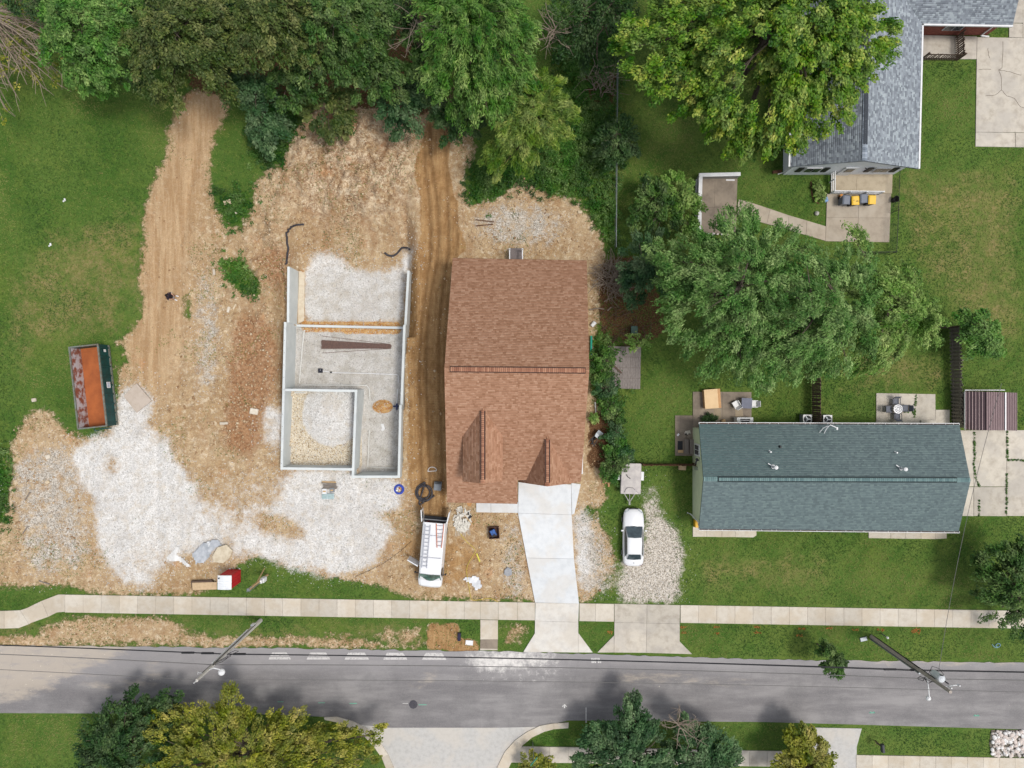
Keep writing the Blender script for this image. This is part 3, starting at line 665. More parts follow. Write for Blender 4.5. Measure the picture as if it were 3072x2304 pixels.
slabs(wk2, [[(2605, 1590), (2671, 1590), (2671, 1615), (2605, 1614)], [(2671, 1590), (2716, 1590), (2716, 1616), (2671, 1615)], [(2716, 1590), (2762, 1590), (2762, 1616), (2716, 1616)], [(2762, 1590), (2806, 1590), (2806, 1617), (2762, 1616)], [(2806, 1590), (2839, 1590), (2839, 1615), (2806, 1617)]], M_walk, 0.06)
M_patc = concrete('patio_concrete', A(184, 171, 153), A(158, 146, 130), A(196, 186, 170), 0.45, 1.5)
pt3 = root('patio')
slabs(pt3, grid_quads((2480, 582), (2673, 582), (2667, 727), (2476, 724), [0, 0.50, 1], [0, 0.5, 1]), M_patc, 0.06, 0.012)
slabs(pt3, grid_quads((2492, 516), (2676, 521), (2674, 582), (2490, 580), [0, 0.42, 1], [0, 1]), concrete('porch_concrete', A(190, 176, 152), A(160, 146, 124), None, 0, 1.5, 0.04), 0.12, 0.01)
gp = root('footpath')
slabs(gp, [[(2214, 598), (2250, 607), (2241, 655), (2212, 645)], [(2250, 607), (2310, 627), (2300, 672), (2241, 655)], [(2310, 627), (2366, 646), (2364, 690), (2300, 672)], [(2366, 646), (2420, 662), (2418, 706), (2364, 690)], [(2420, 662), (2477, 679), (2476, 723), (2418, 706)]], M_patc, 0.05, 0.012)
pt4 = root('patio')
slabs(pt4, grid_quads((2096, 536), (2212, 536), (2207, 700), (2092, 702), [0, 0.42, 1], [0, 0.52, 1]), M_dark_c, 0.06, 0.01)

# painted marks on the road
def paintmat(name, c, wear):
    g = G(name); n = g.noise(7, 5, 0.7)
    g.done(g.mix(g.step(n, wear - 0.06, wear + 0.06), A(160, 157, 157), c), 0.7); return g.m
M_pw = paintmat('road_paint_white', A(232, 230, 226), 0.42); M_pf = paintmat('road_paint_faded', A(206, 203, 200), 0.43)
def flat(name, polys, m, z=0.022):
    mb = MB()
    for p in polys:
        pts = [P(a, b) for a, b in p]
        ar = sum(pts[i][0] * pts[(i + 1) % len(pts)][1] - pts[(i + 1) % len(pts)][0] * pts[i][1] for i in range(len(pts)))
        if ar < 0: pts = pts[::-1]
        mb.prism(pts, z - 0.004, z)
    return mb.build(name, m)
rm = root('road_marking')
for i, (x0, x1) in enumerate(((808, 872), (922, 990), (1036, 1106), (1152, 1221), (1268, 1338))):
    y = 1957 + i * 0.3
    for q in ([(x0 + 9, y), (x1 - 12, y), (x1 - 5, y + 11), (x0 + 3, y + 11)], [(x0 + 1, y + 14), (x1 - 2, y + 14), (x1 + 1, y + 21), (x0 - 2, y + 21)]):
        o = flat('paint_dash', [q], M_pf, 0.022); o.parent = rm
ar = flat('arrow', [[(1691.5, 2124), (1695.5, 2124), (1695.5, 2117), (1700, 2121), (1700, 2117.5), (1693.5, 2112), (1687, 2117.5), (1687, 2121), (1691.5, 2117)]], M_pw); ar.parent = rm
let = []
for y, xsq in ((1973.5, (1774, 1779, 1784, 1789.5, 1795)), (1982.5, (1774.5, 1779, 1784, 1794, 1799.5))):
    for x in xsq:
        let += [[(x, y), (x + 1.3, y), (x + 1.3, y + 6), (x, y + 6)], [(x + 2.4, y), (x + 3.7, y), (x + 3.7, y + 6), (x + 2.4, y + 6)], [(x + 1.3, y + 4.6), (x + 2.4, y + 4.6), (x + 2.4, y + 6), (x + 1.3, y + 6)]]
o = flat('lettering', let, M_pw); o.parent = rm
M_pg = mat('survey_green', A(120, 190, 165)); M_po = mat('survey_orange', A(206, 120, 56), A(150, 110, 50), 8)
for i, (x, y, l, wd, lab) in enumerate(((842, 2105, 18, 2.0, 'faded green paint dash on the road, leftmost of the row'), (965, 2108, 20, 2.0, 'faded green paint dash on the road, second from the left'), (1060, 2110, 22, 2.4, 'green paint dash on the road between the other dashes and the manhole'), (1268, 2114, 24, 2.0, 'green paint dash just right of the manhole cover'), (1216, 2110, 16, 1.6, 'pale paint dash just left of the manhole cover'),
                                        (2616, 2138, 18, 2.6, 'green double-headed arrow painted on the road left of the right utility pole'), (2929, 2147, 18, 2.6, 'green double-headed arrow painted on the road near its right end'), (1758, 2145, 3, 46, 'pale chalk line painted across the road above the dark green tree'))):
    pol = [[(x - l / 2, y - wd / 2), (x + l / 2, y - wd / 2), (x + l / 2, y + wd / 2), (x - l / 2, y + wd / 2)]]
    if 'arrow' in lab:
        pol += [[(x - l / 2, y), (x - l / 2 + 5, y - 4), (x - l / 2 + 7, y - 3.5), (x - l / 2 + 4, y)], [(x + l / 2 - 4, y), (x + l / 2 - 7, y - 3.5), (x + l / 2 - 5, y - 4), (x + l / 2, y)]]
    tag(flat('paint_mark', pol, M_pg if y < 2140 and i != 4 or i == 6 else M_pf), lab, 'paint mark', 'survey paint marks on the road')
for i, (x, y, l) in enumerate(((1830, 1895, 14), (2050, 1882, 16), (2052, 1899, 14), (2150, 1881, 18), (2150, 1901, 17), (2271, 1880, 18), (2272, 1898, 20), (2405, 1886, 22), (2398, 1907, 16), (2488, 1885, 16), (2566, 1889, 18), (2643, 1890, 22), (2752, 1889, 22), (2748, 1896, 26))):
    mb = MB(); zz = ground_z(*P(x, y)) + 0.02
    for k in range(int(l * 1.0)):
        a = P(x + R.uniform(-l / 2, l / 2), y + R.gauss(0, 1.6 if i not in (0, 12, 13) else 3)); mb.box((a[0], a[1], zz), (R.uniform(.06, .16), R.uniform(.02, .05), 0.03), R.uniform(0, 3))
    where = ['beside the left drive flare', 'just right of the wide drive, upper row', 'just right of the wide drive, lower row', 'second place along the verge, upper row', 'second place along the verge, lower row', 'third place along the verge, upper row', 'third place along the verge, lower row',
             'fourth place along the verge, upper row', 'fourth place along the verge, lower row', 'fifth place along the verge by the sidewalk', 'sixth place along the verge left of the utility pole', 'right above the utility pole foot', 'at the right end of the row, the upper and boldest', 'at the right end of the row, the lower bold one'][i]
    tag(mb.build('paint_mark', M_po, at=(*P(x, y), 0)), 'orange sprayed grass mark ' + where, 'paint mark', 'orange paint marks on the verge')
mh = thing('manhole_cover', 'round dark iron manhole cover in the grey road', 'manhole', (*P(1240, 2113), 0.02))
M_iron = mat('cast_iron', A(82, 80, 88), A(62, 60, 66), 12, 0.5)
mb = MB(); mb.lathe((0, 0, 0), [(0.36, -0.01), (0.36, 0.006), (0.30, 0.010)], 20); mb.build('frame', M_iron, mh)
mb = MB(); mb.lathe((0, 0, 0), [(0.29, 0.0), (0.29, 0.016), (0.2, 0.018)], 20); mb.bar((-0.12, -0.1, 0.022), (0.13, 0.1, 0.022), 0.03, 0.01, t=.9); mb.build('lid', M_iron, mh)
# ------------------------------------------------------------------ foundation walls
def part(mb, name, m, parent, **k): return mb.build(name, m, parent, at=tuple(parent.location), **k)
M_white = mat('white_paint', A(238, 238, 238), A(224, 225, 226), 3, 0.5)
M_black = mat('black_plastic', A(34, 34, 36), A(46, 46, 48), 8, 0.5)
M_glass = mat('dark_glass', A(60, 68, 74), A(44, 50, 56), 2, 0.08, spec=0.6)
fnd = thing('concrete_foundation', 'open grey poured concrete basement walls without a house on them', 'foundation', (*P(1040, 1200), -2.0))
def wall2(p, q, th, z0, z1, name='wall', side=1, ext0=0.0, ext1=0.0):
    p = Vector(p); q = Vector(q); d = (q - p).normalized(); n = Vector((-d.y, d.x)) * side
    p = p - d * ext0; q = q + d * ext1
    mb = MB(); mb.prism([p, q, q + n * th, p + n * th], z0, z1)
    return part(mb, name, M_wall_c, fnd)
TW = 0.20
wall2(FA1, FA2, TW, -3, 1.0, side=1)
wall2((FA2[0] + TW, FA2[1]), (FG2[0] - TW - .02, FG2[1]), TW, -3, 1.003, side=1)
wall2((FG0[0] + TW - .02, FG0[1]), (FG1[0] - TW + .0, FG1[1]), TW, -3, 1.002, side=-1)
wall2((FG1[0], FG1[1]), FBU, TW, -3, 1.005, side=-1)
wall2((FBU[0] + .0, FBU[1]), (FE2[0] - TW, FE2[1]), TW, -3, 1.0, side=1)
em = P(1205, 1215, 1.0)
wall2(FE2, em, TW, -3, 1.004, side=1)
wall2(em, FE1, TW, -3, 0.42, side=1)
wall2(FE1, FN0, TW, -3, -0.10, side=1)
wall2(FB0, (FA1[0] + .04, FA1[1]), TW, -3.2, 0.40, side=1)
wall2((FA1[0] + TW, FA1[1]), (FE1[0] - TW, FE1[1]), TW, -3, -1.38, side=-1)
# footing ledges inside
for (a, b, c, d, z) in (((897, 803), (914, 803), (912, 962), (893, 972), FLOOR_N + 0.12), ):
    mb = MB(); mb.prism([P(*a, z), P(*b, z), P(*c, z), P(*d, z)], z - 0.5, z)
    part(mb, 'footing', concrete('footing_concrete', A(226, 214, 192), A(200, 180, 150)), fnd)
M_strip = mat('drain_white', A(232, 232, 228), A(206, 204, 198), 10)
for pts, z in (([(913, 990), (908, 1030), (902, 1100), (898, 1150)], FLOOR_S), ([(905, 1155), (1100, 1156), (1108, 1166), (1110, 1200)], FLOOR_S), ([(1108, 1290), (1103, 1400), (1170, 1404), (1186, 1404)], FLOOR_S), ([(884, 1178), (1060, 1180)], FLOOR_G)):
    mb = MB(); mb.tube([P3(a, b, z + 0.07) for a, b in pts], 0.06, 6); part(mb, 'drain_pipe', M_strip, fnd)
# anchor bolts on the wall tops
mb = MB()
for i in range(12):
    t = (i + .5) / 12; p = (FA1[0] + (FA2[0] - FA1[0]) * t + .1, FA1[1] + (FA2[1] - FA1[1]) * t); mb.box((*p, 1.05), (.025, .025, .1))
o = part(mb, 'anchor_bolts', M_iron, fnd); o['kind'] = 'stuff'

# ------------------------------------------------------------------ roofs
def shingles(poly, name, m, parent, w=0.24, ex=0.142, lift=0.009, base=0.003):
    """overlapping roof tabs as real geometry on a planar convex slope; poly[0]->poly[1] runs along the eave"""
    p = [Vector(q) for q in poly]; u = (p[1] - p[0]); u.z = 0; u.normalize()
    n = (p[1] - p[0]).cross(p[2] - p[1]).normalized()
    if n.z < 0: n = -n
    v = n.cross(u)
    if v.z < 0: v = -v
    o = p[0]; uv = [((q - o).dot(u), (q - o).dot(v)) for q in p]
    vmin = min(a[1] for a in uv); vmax = max(a[1] for a in uv)
    Vs = []; Fs = []; T = []; j = 0; vv = vmin
    while vv < vmax - 0.02:
        v1 = min(vv + ex, vmax); vm = (vv + v1) / 2; us = []
        for i in range(len(uv)):
            (a, b), (c, d) = uv[i], uv[(i + 1) % len(uv)]
            if (b > vm) != (d > vm): us.append(a + (c - a) * (vm - b) / (d - b))
        if len(us) >= 2:
            lo, hi = min(us), max(us); x = lo - w * ((j % 2) * 0.5 + 0.15 * (j % 5) + R.random() * .3)
            while x < hi:
                x1 = x + w * R.choice((0.55, 0.8, 1.0, 1.0, 1.25)); a, b = max(x, lo), min(x1, hi)
                if b - a > 0.02:
                    l = lift + R.random() * 0.006; k = len(Vs)
                    for (uu, wv, hh) in ((a, vv, 0), (b, vv, 0), (b, vv, l), (a, vv, l), (b, v1 + 0.004, base), (a, v1 + 0.004, base)):
                        q = o + u * uu + v * wv + n * hh; Vs.append((q.x, q.y, q.z))
                    Fs += [(k, k + 1, k + 2, k + 3), (k + 3, k + 2, k + 4, k + 5)]; t = R.random(); T += [t, t]
                x = x1
        vv += ex; j += 1
    pl = parent.matrix_world if False else None
    loc = Vector((0, 0, 0)); q = parent
    while q is not None: loc += q.location; q = q.parent
    Vs = np.array(Vs) - np.array(loc)
    ob = link(name, np_mesh(name, Vs, Fs, T), m, parent); ob['kind'] = 'stuff'; return ob
def ridge_caps(a, b, parent, m, st=0.15, w=0.17, drop=0.06, lift=0.05, lean=0.0):
    lift += 0.03
    """cap tabs along a ridge, each an object sharing one mesh"""
    a = Vector(a); b = Vector(b); d = b - a; L = d.length; k = int(L / st); rz = math.atan2(d.y, d.x)
    me = None
    loc = Vector((0, 0, 0)); q = parent
    while q is not None: loc += q.location; q = q.parent
    for i in range(k):
        p = a + d * ((i + .5) / k) - loc + Vector((0, 0, lift))
        if me is None:
            mb = MB(); h = st * 0.43
            mb.add([(-h, -w, -drop), (h, -w, -drop), (h, 0, 0), (-h, 0, 0), (h, w, -drop), (-h, w, -drop), (-h, -w, -drop - .03), (h, -w, -drop - .03), (h, w, -drop - .03), (-h, w, -drop - .03), (-h, 0, -.03), (h, 0, -.03)],
                   [(0, 1, 2, 3), (3, 2, 4, 5), (6, 7, 1, 0), (5, 4, 8, 9), (0, 3, 10, 6), (3, 5, 9, 10), (1, 7, 11, 2), (2, 11, 8, 4)])
            ob = mb.build('ridge_cap', m, parent); me = ob.data
        else: ob = link('ridge_cap', me, None, parent)
        ob.location = p; ob.rotation_euler = (0, R.uniform(-.05, .02), rz)
def capmat(name, c1, c2):
    g = G(name); oi = g.N.new('ShaderNodeObjectInfo').outputs['Random']
    return g.done(g.mix(oi, c1, c2), 0.9)

def pz(p, a, b, c):
    a, b, c = Vector(a), Vector(b), Vector(c); n = (b - a).cross(c - a)
    return (p[0], p[1], a.z - (n.x * (p[0] - a.x) + n.y * (p[1] - a.y)) / n.z)
# ---- brown-roofed new house
bh = thing('house', 'new house with reddish brown shingle roof and two front gables', 'house', (*P(1550, 1150), 0))
M_br = tintmat('brown_shingle', [A(160, 117, 90), A(172, 129, 102), A(178, 135, 108), A(184, 141, 114), A(194, 153, 126)], 0.92, 40)
M_brb = mat('brown_roof_felt', A(128, 84, 66)); M_brc = capmat('brown_cap', A(150, 102, 80), A(188, 140, 112))
M_siding = mat('cream_siding', A(206, 196, 176), None, 3); M_stone = mat('grey_block', A(160, 158, 154), A(140, 138, 134), 6)
RL, RR = (-4.97, 1.10, 7.5), (5.68, 0.98, 7.5); NL, NRt = (-4.73, 10.03, 3.0), (5.96, 9.84, 3.0); SL, SM = (-5.22, -9.51, 2.6), (0.43, -9.62, 2.6)
NRt = pz(NRt, RL, RR, NL); SM = pz(SM, RL, RR, SL)
sl = (7.5 - 2.6) / (1.1 + 9.51)
def mz(x, y): return 7.5 - sl * ((1.1 - 0.0113 * (x + 4.97)) - y)
MR0 = pz((0.43, -7.6), RL, RR, SL); MR1 = pz((5.46, -7.66), RL, RR, SL); RM = pz((0.43, 1.04), RL, RR, SL)
mb = MB(); mb.slab([NL, NRt, RR, RL][::-1], 0.16); mb.slab([SL, SM, RM, RL], 0.16); mb.slab([MR0, MR1, RR, RM], 0.16)
roof = part(mb, 'roof', M_brb, bh)
shingles([NRt, NL, RL, RR], 'shingles', M_br, roof); shingles([SL, SM, RM, RL], 'shingles', M_br, roof); shingles([MR0, MR1, RR, RM], 'shingles', M_br, roof)
ridge_caps((RL[0] + .45, 1.09, 7.5), (RR[0] - .3, 0.99, 7.5), roof, M_brc, lift=0.09)
mb = MB(); mb.bar((RL[0] + .42, 1.09, 7.5), (RR[0] - .27, .99, 7.5), 0.46, 0.13); part(mb, 'ridge_vent', M_brb, roof) if False else mb.build('ridge_vent', mat('ridge_vent_dark', A(70, 48, 40)), roof, at=tuple(bh.location)).__setattr__('location', (0, 0, 0))
def gable(rx, ya, yf, zr, xl, xr, ze, yv, nm):
    o = nm
    mb = MB(); Lp = [(xl, yf + .02, ze), (xl, yv, ze), (rx, ya, zr), (rx, yf, zr)]; Rp = [(xr, yv, ze), (xr, yf + .02, ze), (rx, yf, zr), (rx, ya, zr)]
    mb.slab(Lp, 0.12); mb.slab(Rp, 0.12)
    gr_ = part(mb, nm, M_brb, bh)
    shingles([Lp[1], Lp[0], Lp[3], Lp[2]], 'shingles', M_br, gr_); shingles([Rp[1], Rp[0], Rp[3], Rp[2]], 'shingles', M_br, gr_)
    ridge_caps((rx, ya - .25, zr), (rx, yf + .02, zr), gr_, M_brc, lift=0.07)
    mb = MB(); mb.bar((rx, ya - .3, zr + .02), (rx, yf + .3, zr + .02), 0.40, 0.09); part(mb, 'ridge_vent', bpy.data.materials['ridge_vent_dark'], bh)
gable(-2.2, -1.73, -7.50, 6.2, -3.79, -0.70, 5.15, -4.0, 'dormer_roof')
gable(2.72, -3.98, -7.86, 5.2, 0.52, 5.46, 2.9, -4.4, 'garage_roof')
mb = MB(); mb.add([(-3.55, -7.2, 3.4), (-.95, -7.2, 3.4), (-.95, -7.2, 5.1), (-2.2, -7.2, 5.98), (-3.55, -7.2, 5.1), (-3.55, -4.4, 4.7), (-.95, -4.4, 4.7), (-.95, -4.4, 5.1), (-3.55, -4.4, 5.1)], [(0, 1, 2, 3, 4), (1, 6, 7, 2), (5, 0, 4, 8)]); part(mb, 'dormer_wall', M_siding, bh)
mb = MB(); sec = lambda x, k: [(x + k * 0.0, 9.45, -0.2), (x, 9.45, 3.05), (x, 1.04, 7.2), (x - .1, -7.2, 3.4), (x - .1, -7.2, -0.2)]
mb.loft([sec(-4.55, 0), sec(5.35, 0)]); part(mb, 'wall', M_siding, bh)
mb = MB(); mb.add([(.8, -7.55, 0), (5.2, -7.55, 0), (5.2, -7.55, 2.95), (2.72, -7.55, 4.95), (.8, -7.55, 2.95), (.8, -7.1, 0), (5.2, -7.1, 0), (5.2, -7.1, 2.9), (.8, -7.1, 2.9)], [(0, 1, 2, 3, 4), (5, 0, 4, 8), (1, 6, 7, 2)]); part(mb, 'garage_wall', M_siding, bh)
mb = MB(); mb.box((3.0, -7.57, 1.15), (3.6, 0.05, 2.2)); gd_ = part(mb, 'garage_door', M_white, bh)
mb = MB(); [mb.box((x, -9.2, 1.25), (.16, .16, 2.5)) for x in (-4.8,)]; part(mb, 'porch_post', M_white, bh)
mb = MB(); mb.box((0.2, -9.3, 1.25), (.16, .16, 2.5)); part(mb, 'porch_post', M_white, bh)
mb = MB(); mb.bar((5.60, -7.2, 2.75), (5.62, -5.4, 2.75), 0.14, 0.16); part(mb, 'gutter', M_white, bh)
mb = MB(); mb.bar((5.95, .5, 2.7), (5.78, -1.8, 2.7), 0.06, 0.10); part(mb, 'gutter', M_white, bh)
def vent(px, py, z, hgt, r, parent, m=None, name='vent_pipe', cap=0):
    mb = MB(); x, y = P(px, py, z); mb.lathe((x, y, z - .15), [(r * 1.8, 0), (r * 1.8, .1), (r, .14), (r, hgt)], 10)
    if cap: mb.lathe((x, y, z - .15 + hgt), [(r * 1.7, 0), (r * 1.7, .06), (r * .5, .12)], 12)
    return part(mb, name, m or M_white, parent)
vent(1625, 993, 5.55, 0.45, 0.055, bh, M_black)
# rear landing with white posts
mb = MB(); a = P(1529, 752, 1.0); b = P(1567, 782, 1.0); mb.box(((a[0] + b[0]) / 2, (a[1] + b[1]) / 2, 1.0), (b[0] - a[0], a[1] - b[1], .1)); mb.box(((a[0] + b[0]) / 2, a[1] + .15, .5), (b[0] - a[0], .3, .08)); part(mb, 'rear_landing', mat('grey_deck', A(128, 118, 116), A(108, 100, 98), 10), bh)
for xx in (a[0], b[0]):
    mb = MB(); mb.box((xx, a[1] - .05, 1.0), (.12, .12, 2.0)); mb.box((xx, a[1] - .5, 1.95), (.08, .9, .1)); part(mb, 'landing_post', M_white, bh)

# ---- green-roofed ranch house
gh = thing('house', 'long ranch house with blue green shingle roof and pale green walls', 'house', (*P(2460, 1440), 0))
M_gr = tintmat('green_shingle', [A(98, 112, 114), A(104, 119, 121), A(108, 124, 125), A(112, 128, 129), A(119, 136, 135)], 0.92, 40)
M_grb = mat('green_roof_felt', A(84, 108, 108)); M_grc = capmat('green_cap', A(96, 122, 124), A(126, 152, 150)); M_pg_w = mat('pale_green_siding', A(226, 236, 200), A(214, 226, 188), 2, 0.6)
q = lambda x, y, z: P3(x, y, z)
gNL, gNR, gRL, gRR, gSL, gSR = q(2097, 1272, 2.8), q(2878, 1274, 2.8), q(2110.6, 1437, 4.25), q(2911, 1440, 4.25), q(2097, 1586, 2.8), q(2876, 1594, 2.8)
gNR = pz(gNR, gRL, gRR, gNL); gSR = pz(gSR, gRL, gRR, gSL)
mb = MB(); mb.slab([gNL, gNR, gRR, gRL][::-1], 0.14); mb.slab([gSL, gSR, gRR, gRL], 0.14); groof = part(mb, 'roof', M_grb, gh)
shingles([gNR, gNL, gRL, gRR], 'shingles', M_gr, groof); shingles([gSL, gSR, gRR, gRL], 'shingles', M_gr, groof)
ridge_caps(gRL, gRR, groof, M_grc, lift=0.03, drop=.05)
ridge_caps(q(2156, 1437.5, 4.25), q(2868, 1439.5, 4.25), groof, M_grc, lift=0.085, drop=.05)
mb = MB(); a = q(2154, 1437.5, 4.27); b = q(2870, 1439.5, 4.27); mb.bar(a, b, 0.44, 0.12); o = mb.build('ridge_vent', mat('ridge_vent_green', A(40, 54, 56)), groof, at=tuple(gh.location)); o.location = (0, 0, 0)
yN, yS = gNL[1] - .45, gSL[1] + .45
mb = MB(); g5 = lambda x: [(x, yN, -.1), (x, yN, 2.72), (x, gRL[1], 4.08), (x, yS - .1, 2.72), (x, yS - .1, -.1)]
mb.loft([g5(15.17), g5(35.6)]); part(mb, 'wall', M_pg_w, gh)
for (mbx, y, sg) in ((None, gNL[1] + .06, 1), (None, gSL[1] - .06, -1)):
    a = Vector((gNL[0], y, 2.80)); b = Vector((gNR[0], y - .07 if sg > 0 else gSR[1] - .06, 2.80))
    mb = MB(); mb.bar(a - Vector((0, 0, .1)), b - Vector((0, 0, .1)), 0.13, 0.02); o_ = Vector((0, .065 * sg, 0)); mb.bar(a + o_ - Vector((0, 0, .04)), b + o_ - Vector((0, 0, .04)), 0.035, 0.13); mb.box(a - Vector((0, 0, .04)), (.03, .14, .13)); mb.box(b - Vector((0, 0, .04)), (.03, .14, .13))
    gt = part(mb, 'gutter', M_white, gh)
    for i in range(24):
        t = (i + R.uniform(.1, .9)) / 24; p = a + (b - a) * t
        mb = MB(); mb.box((p.x, p.y - sg * .02, 2.79), (.025, .13, .015)); part(mb, 'gutter_hanger', M_white, gh)
    mb = MB(); mb.bar(a + Vector((0, -.02 * sg, -.06)), b + Vector((0, -.02 * sg, -.06)), .09, .01); part(mb, 'gutter_dirt', mat('leaf_dirt', A(96, 66, 54), A(60, 48, 44), 9), gh)
mb = MB(); mb.box((15.14, -5.38, 1.6), (.08, 1.0, 1.45)); wf = part(mb, 'window', M_white, gh)
for dy in (-.2, .2):
    mb = MB(); mb.box((15.09, -5.38 + dy, 1.6), (.03, .34, 1.15)); o = mb.build('pane', M_glass, wf, at=tuple(gh.location)); o.location = (0, 0, 0)
mb = MB(); mb.box((15.08, -6.9, 1.5), (.2, .25, .4)); part(mb, 'meter_box', mat('meter_grey', A(150, 160, 140)), gh)
mb = MB(); mb.tube([(15.1, -6.15, 2.2), (14.92, -6.2, 2.3), (14.88, -6.35, 2.2), (14.92, -6.5, 2.0)], .06, 6); mb.ball((14.95, -6.1, 2.25), .12); part(mb, 'wall_lamp', M_iron, gh)
mb = MB(); mb.tube([(15.0, gSL[1] + .1, 2.7), (15.0, gSL[1] + .5, 2.4), (14.95, gSL[1] + .7, .3), (14.7, gSL[1] + .8, .1)], .05, 6); part(mb, 'downspout', M_white, gh)
vent(2309, 1355, 3.55, .45, .06, gh); vent(2340, 1341, 3.45, .35, .07, gh, M_black); vent(2686, 1357, 3.55, .45, .06, gh)
vent(2320, 1400, 3.95, .75, .09, gh, cap=1, name='flue_pipe'); vent(2704, 1405, 3.95, .75, .09, gh, cap=1, name='flue_pipe')
for vx, vy in ((2320, 1400), (2704, 1405)):
    mb = MB(); p = Vector(P3(vx - 6, vy - 4, 4.05)); mb.bar(p, p + Vector((-.28, .16, .05)), .06); mb.tube([p + Vector((0, -.1, 0)), p + Vector((.1, -.25, .0)), p + Vector((.3, -.2, 0))], .035, 5); part(mb, 'flue_brace', M_white, gh)
# old dish mount and antenna on the back eave
ant = thing('satellite_mount', 'white bent satellite dish arm and bracket on the back eave of the green roof', 'antenna', q(2468, 1284, 2.95))
mb = MB(); mb.tube([(0, 0, 0), (.1, .15, .7), (.2, .3, .9), (.65, .1, .95), (.75, .05, .95)], .04, 6); mb.tube([(-.3, -.35, .1), (-.15, .05, .5), (.05, .2, .75)], .03, 5); mb.build('mast', M_white, ant)
mb = MB(); mb.tube([(.05, -.4, .15), (.08, .0, .55), (.18, .28, .85)], .035, 5); mb.box((.72, .02, .95), (.12, .2, .08)); mb.build('bracket', M_white, ant)

# ---- grey-roofed L-shaped house
wh = thing('house', 'white gabled house with grey shingle roof partly under the big maple', 'house', (*P(2600, 300), 0))
M_wr = tintmat('grey_shingle', [A(112, 118, 126), A(126, 133, 141), A(138, 145, 153), A(150, 158, 165), A(170, 179, 184)], 0.92, 40)
M_wrb = mat('grey_roof_felt', A(96, 104, 114)); M_wrc = capmat('grey_cap', A(120, 130, 142), A(168, 178, 190))
wWS, wRS, wES = (22.26, 17.40, 2.8), (27.40, 17.34, 4.5), (32.54, 17.24, 2.8); wEN = (32.83, 28.85, 2.8); wRN = (27.72, 34.0, 4.5); wWN = (22.78, 38, 2.8); wRN2 = (27.82, 38, 4.5); eE = (40.10, 28.72, 2.8); eR = (40.25, 34.0, 4.5)
wRN2 = pz(wRN2, wWS, wRS, wWN); wRN = pz(wRN, wES, wEN, wRS); eR = pz(eR, wEN, eE, wRN)
mb = MB(); mb.slab([wWS, wRS, wRN2, wWN], .14); mb.slab([wES, wEN, wRN, wRS], .14); mb.slab([wEN, eE, eR, wRN], .14); mb.slab([wRN, eR, (40.4, 39, 2.85), (27.82, 39, 2.85)], .14); wroof = part(mb, 'roof', M_wrb, wh)
shingles([wWN, wWS, wRS, wRN2], 'shingles', M_wr, wroof); shingles([wES, wEN, wRN, wRS], 'shingles', M_wr, wroof); shingles([wEN, eE, eR, wRN], 'shingles', M_wr, wroof)
ridge_caps(wRS, (27.7, 33, 4.5), wroof, M_wrc, st=.17, w=.2, lift=.04)
mb = MB(); mb.bar((27.44, 18.6, 4.52), (27.72, 33, 4.52), .3, .1); o = mb.build('ridge_vent', mat('ridge_vent_grey', A(60, 66, 74)), wroof, at=tuple(wh.location)); o.location = (0, 0, 0)
for a, b, nm in ((wWS, wWN, 'gutter'), (wES, wEN, 'gutter'), (wEN, eE, 'gutter')):
    a = Vector(a); b = Vector(b); mb = MB(); d = (b - a).normalized(); nrm = Vector((d.y, -d.x, 0)) * (1 if nm == 'gutter' and a.x > 30 else -1); mb.bar(a + nrm * .06 - Vector((0, 0, .03)), b + nrm * .06 - Vector((0, 0, .03)), .13, .14); part(mb, nm, M_white, wh)
mb = MB(); mb.loft([[(22.76, 17.58, -.1), (22.76, 17.58, 2.75), (27.4, 17.58, 4.30), (32.0, 17.58, 2.75), (32.0, 17.58, -.1)], [(23.2, 38, -.1), (23.2, 38, 2.75), (27.8, 38, 4.3), (32.4, 38, 2.75), (32.4, 38, -.1)]]); part(mb, 'wall', mat('white_siding', A(240, 243, 248), A(226, 230, 236), 3, .6), wh)
gb = G('red_brick'); bt = gb.N.new('ShaderNodeTexBrick'); bt.inputs['Scale'].default_value = 4.0; bt.inputs['Color1'].default_value = A(150, 84, 68); bt.inputs['Color2'].default_value = A(112, 58, 48); bt.inputs['Mortar'].default_value = A(120, 100, 90); bt.inputs['Mortar Size'].default_value = .012; gb.L.new(gb.mapv(gb.obj(), (1, 1, 1), 0), bt.inputs[0])
bt.inputs[0].links[0].from_node.inputs['Rotation'].default_value = (math.pi / 2, 0, 0)
mb = MB(); mb.box((36.1, 33.6, 1.3), (7.6, 8.6, 2.8)); part(mb, 'brick_wall', gb.done(bt.outputs[0], .9), wh)
def window(parent, cx, y, z0, z1, w, n, fr=.07):
    mb = MB(); mb.box((cx, y, (z0 + z1) / 2), (w, .08, z1 - z0)); f = part(mb, 'window', M_white, parent)
    for i in range(n):
        pw = (w - fr) / n; mb = MB(); mb.box((cx - w / 2 + fr / 2 + pw * (i + .5), y - .05, (z0 + z1) / 2), (pw - fr, .03, z1 - z0 - 2 * fr)); o = mb.build('pane', M_glass, f, at=tuple(parent.location)); o.location = (0, 0, 0)
M_wg = M_glass
window(wh, 24.6, 17.53, 1.0, 2.05, 1.3, 2); window(wh, 30.25, 17.53, 1.0, 2.05, 1.3, 2); window(wh, 36.3, 29.27, 0.9, 2.3, 1.5, 2)
for cx in (23.55, 25.65, 29.2, 31.3):
    mb = MB(); mb.box((cx, 17.52, 1.52), (.42, .06, 1.1)); part(mb, 'shutter', M_black, wh)
mb = MB(); mb.box((27.6, 17.52, 1.1), (1.05, .08, 2.1)); dr = part(mb, 'door', M_white, wh)
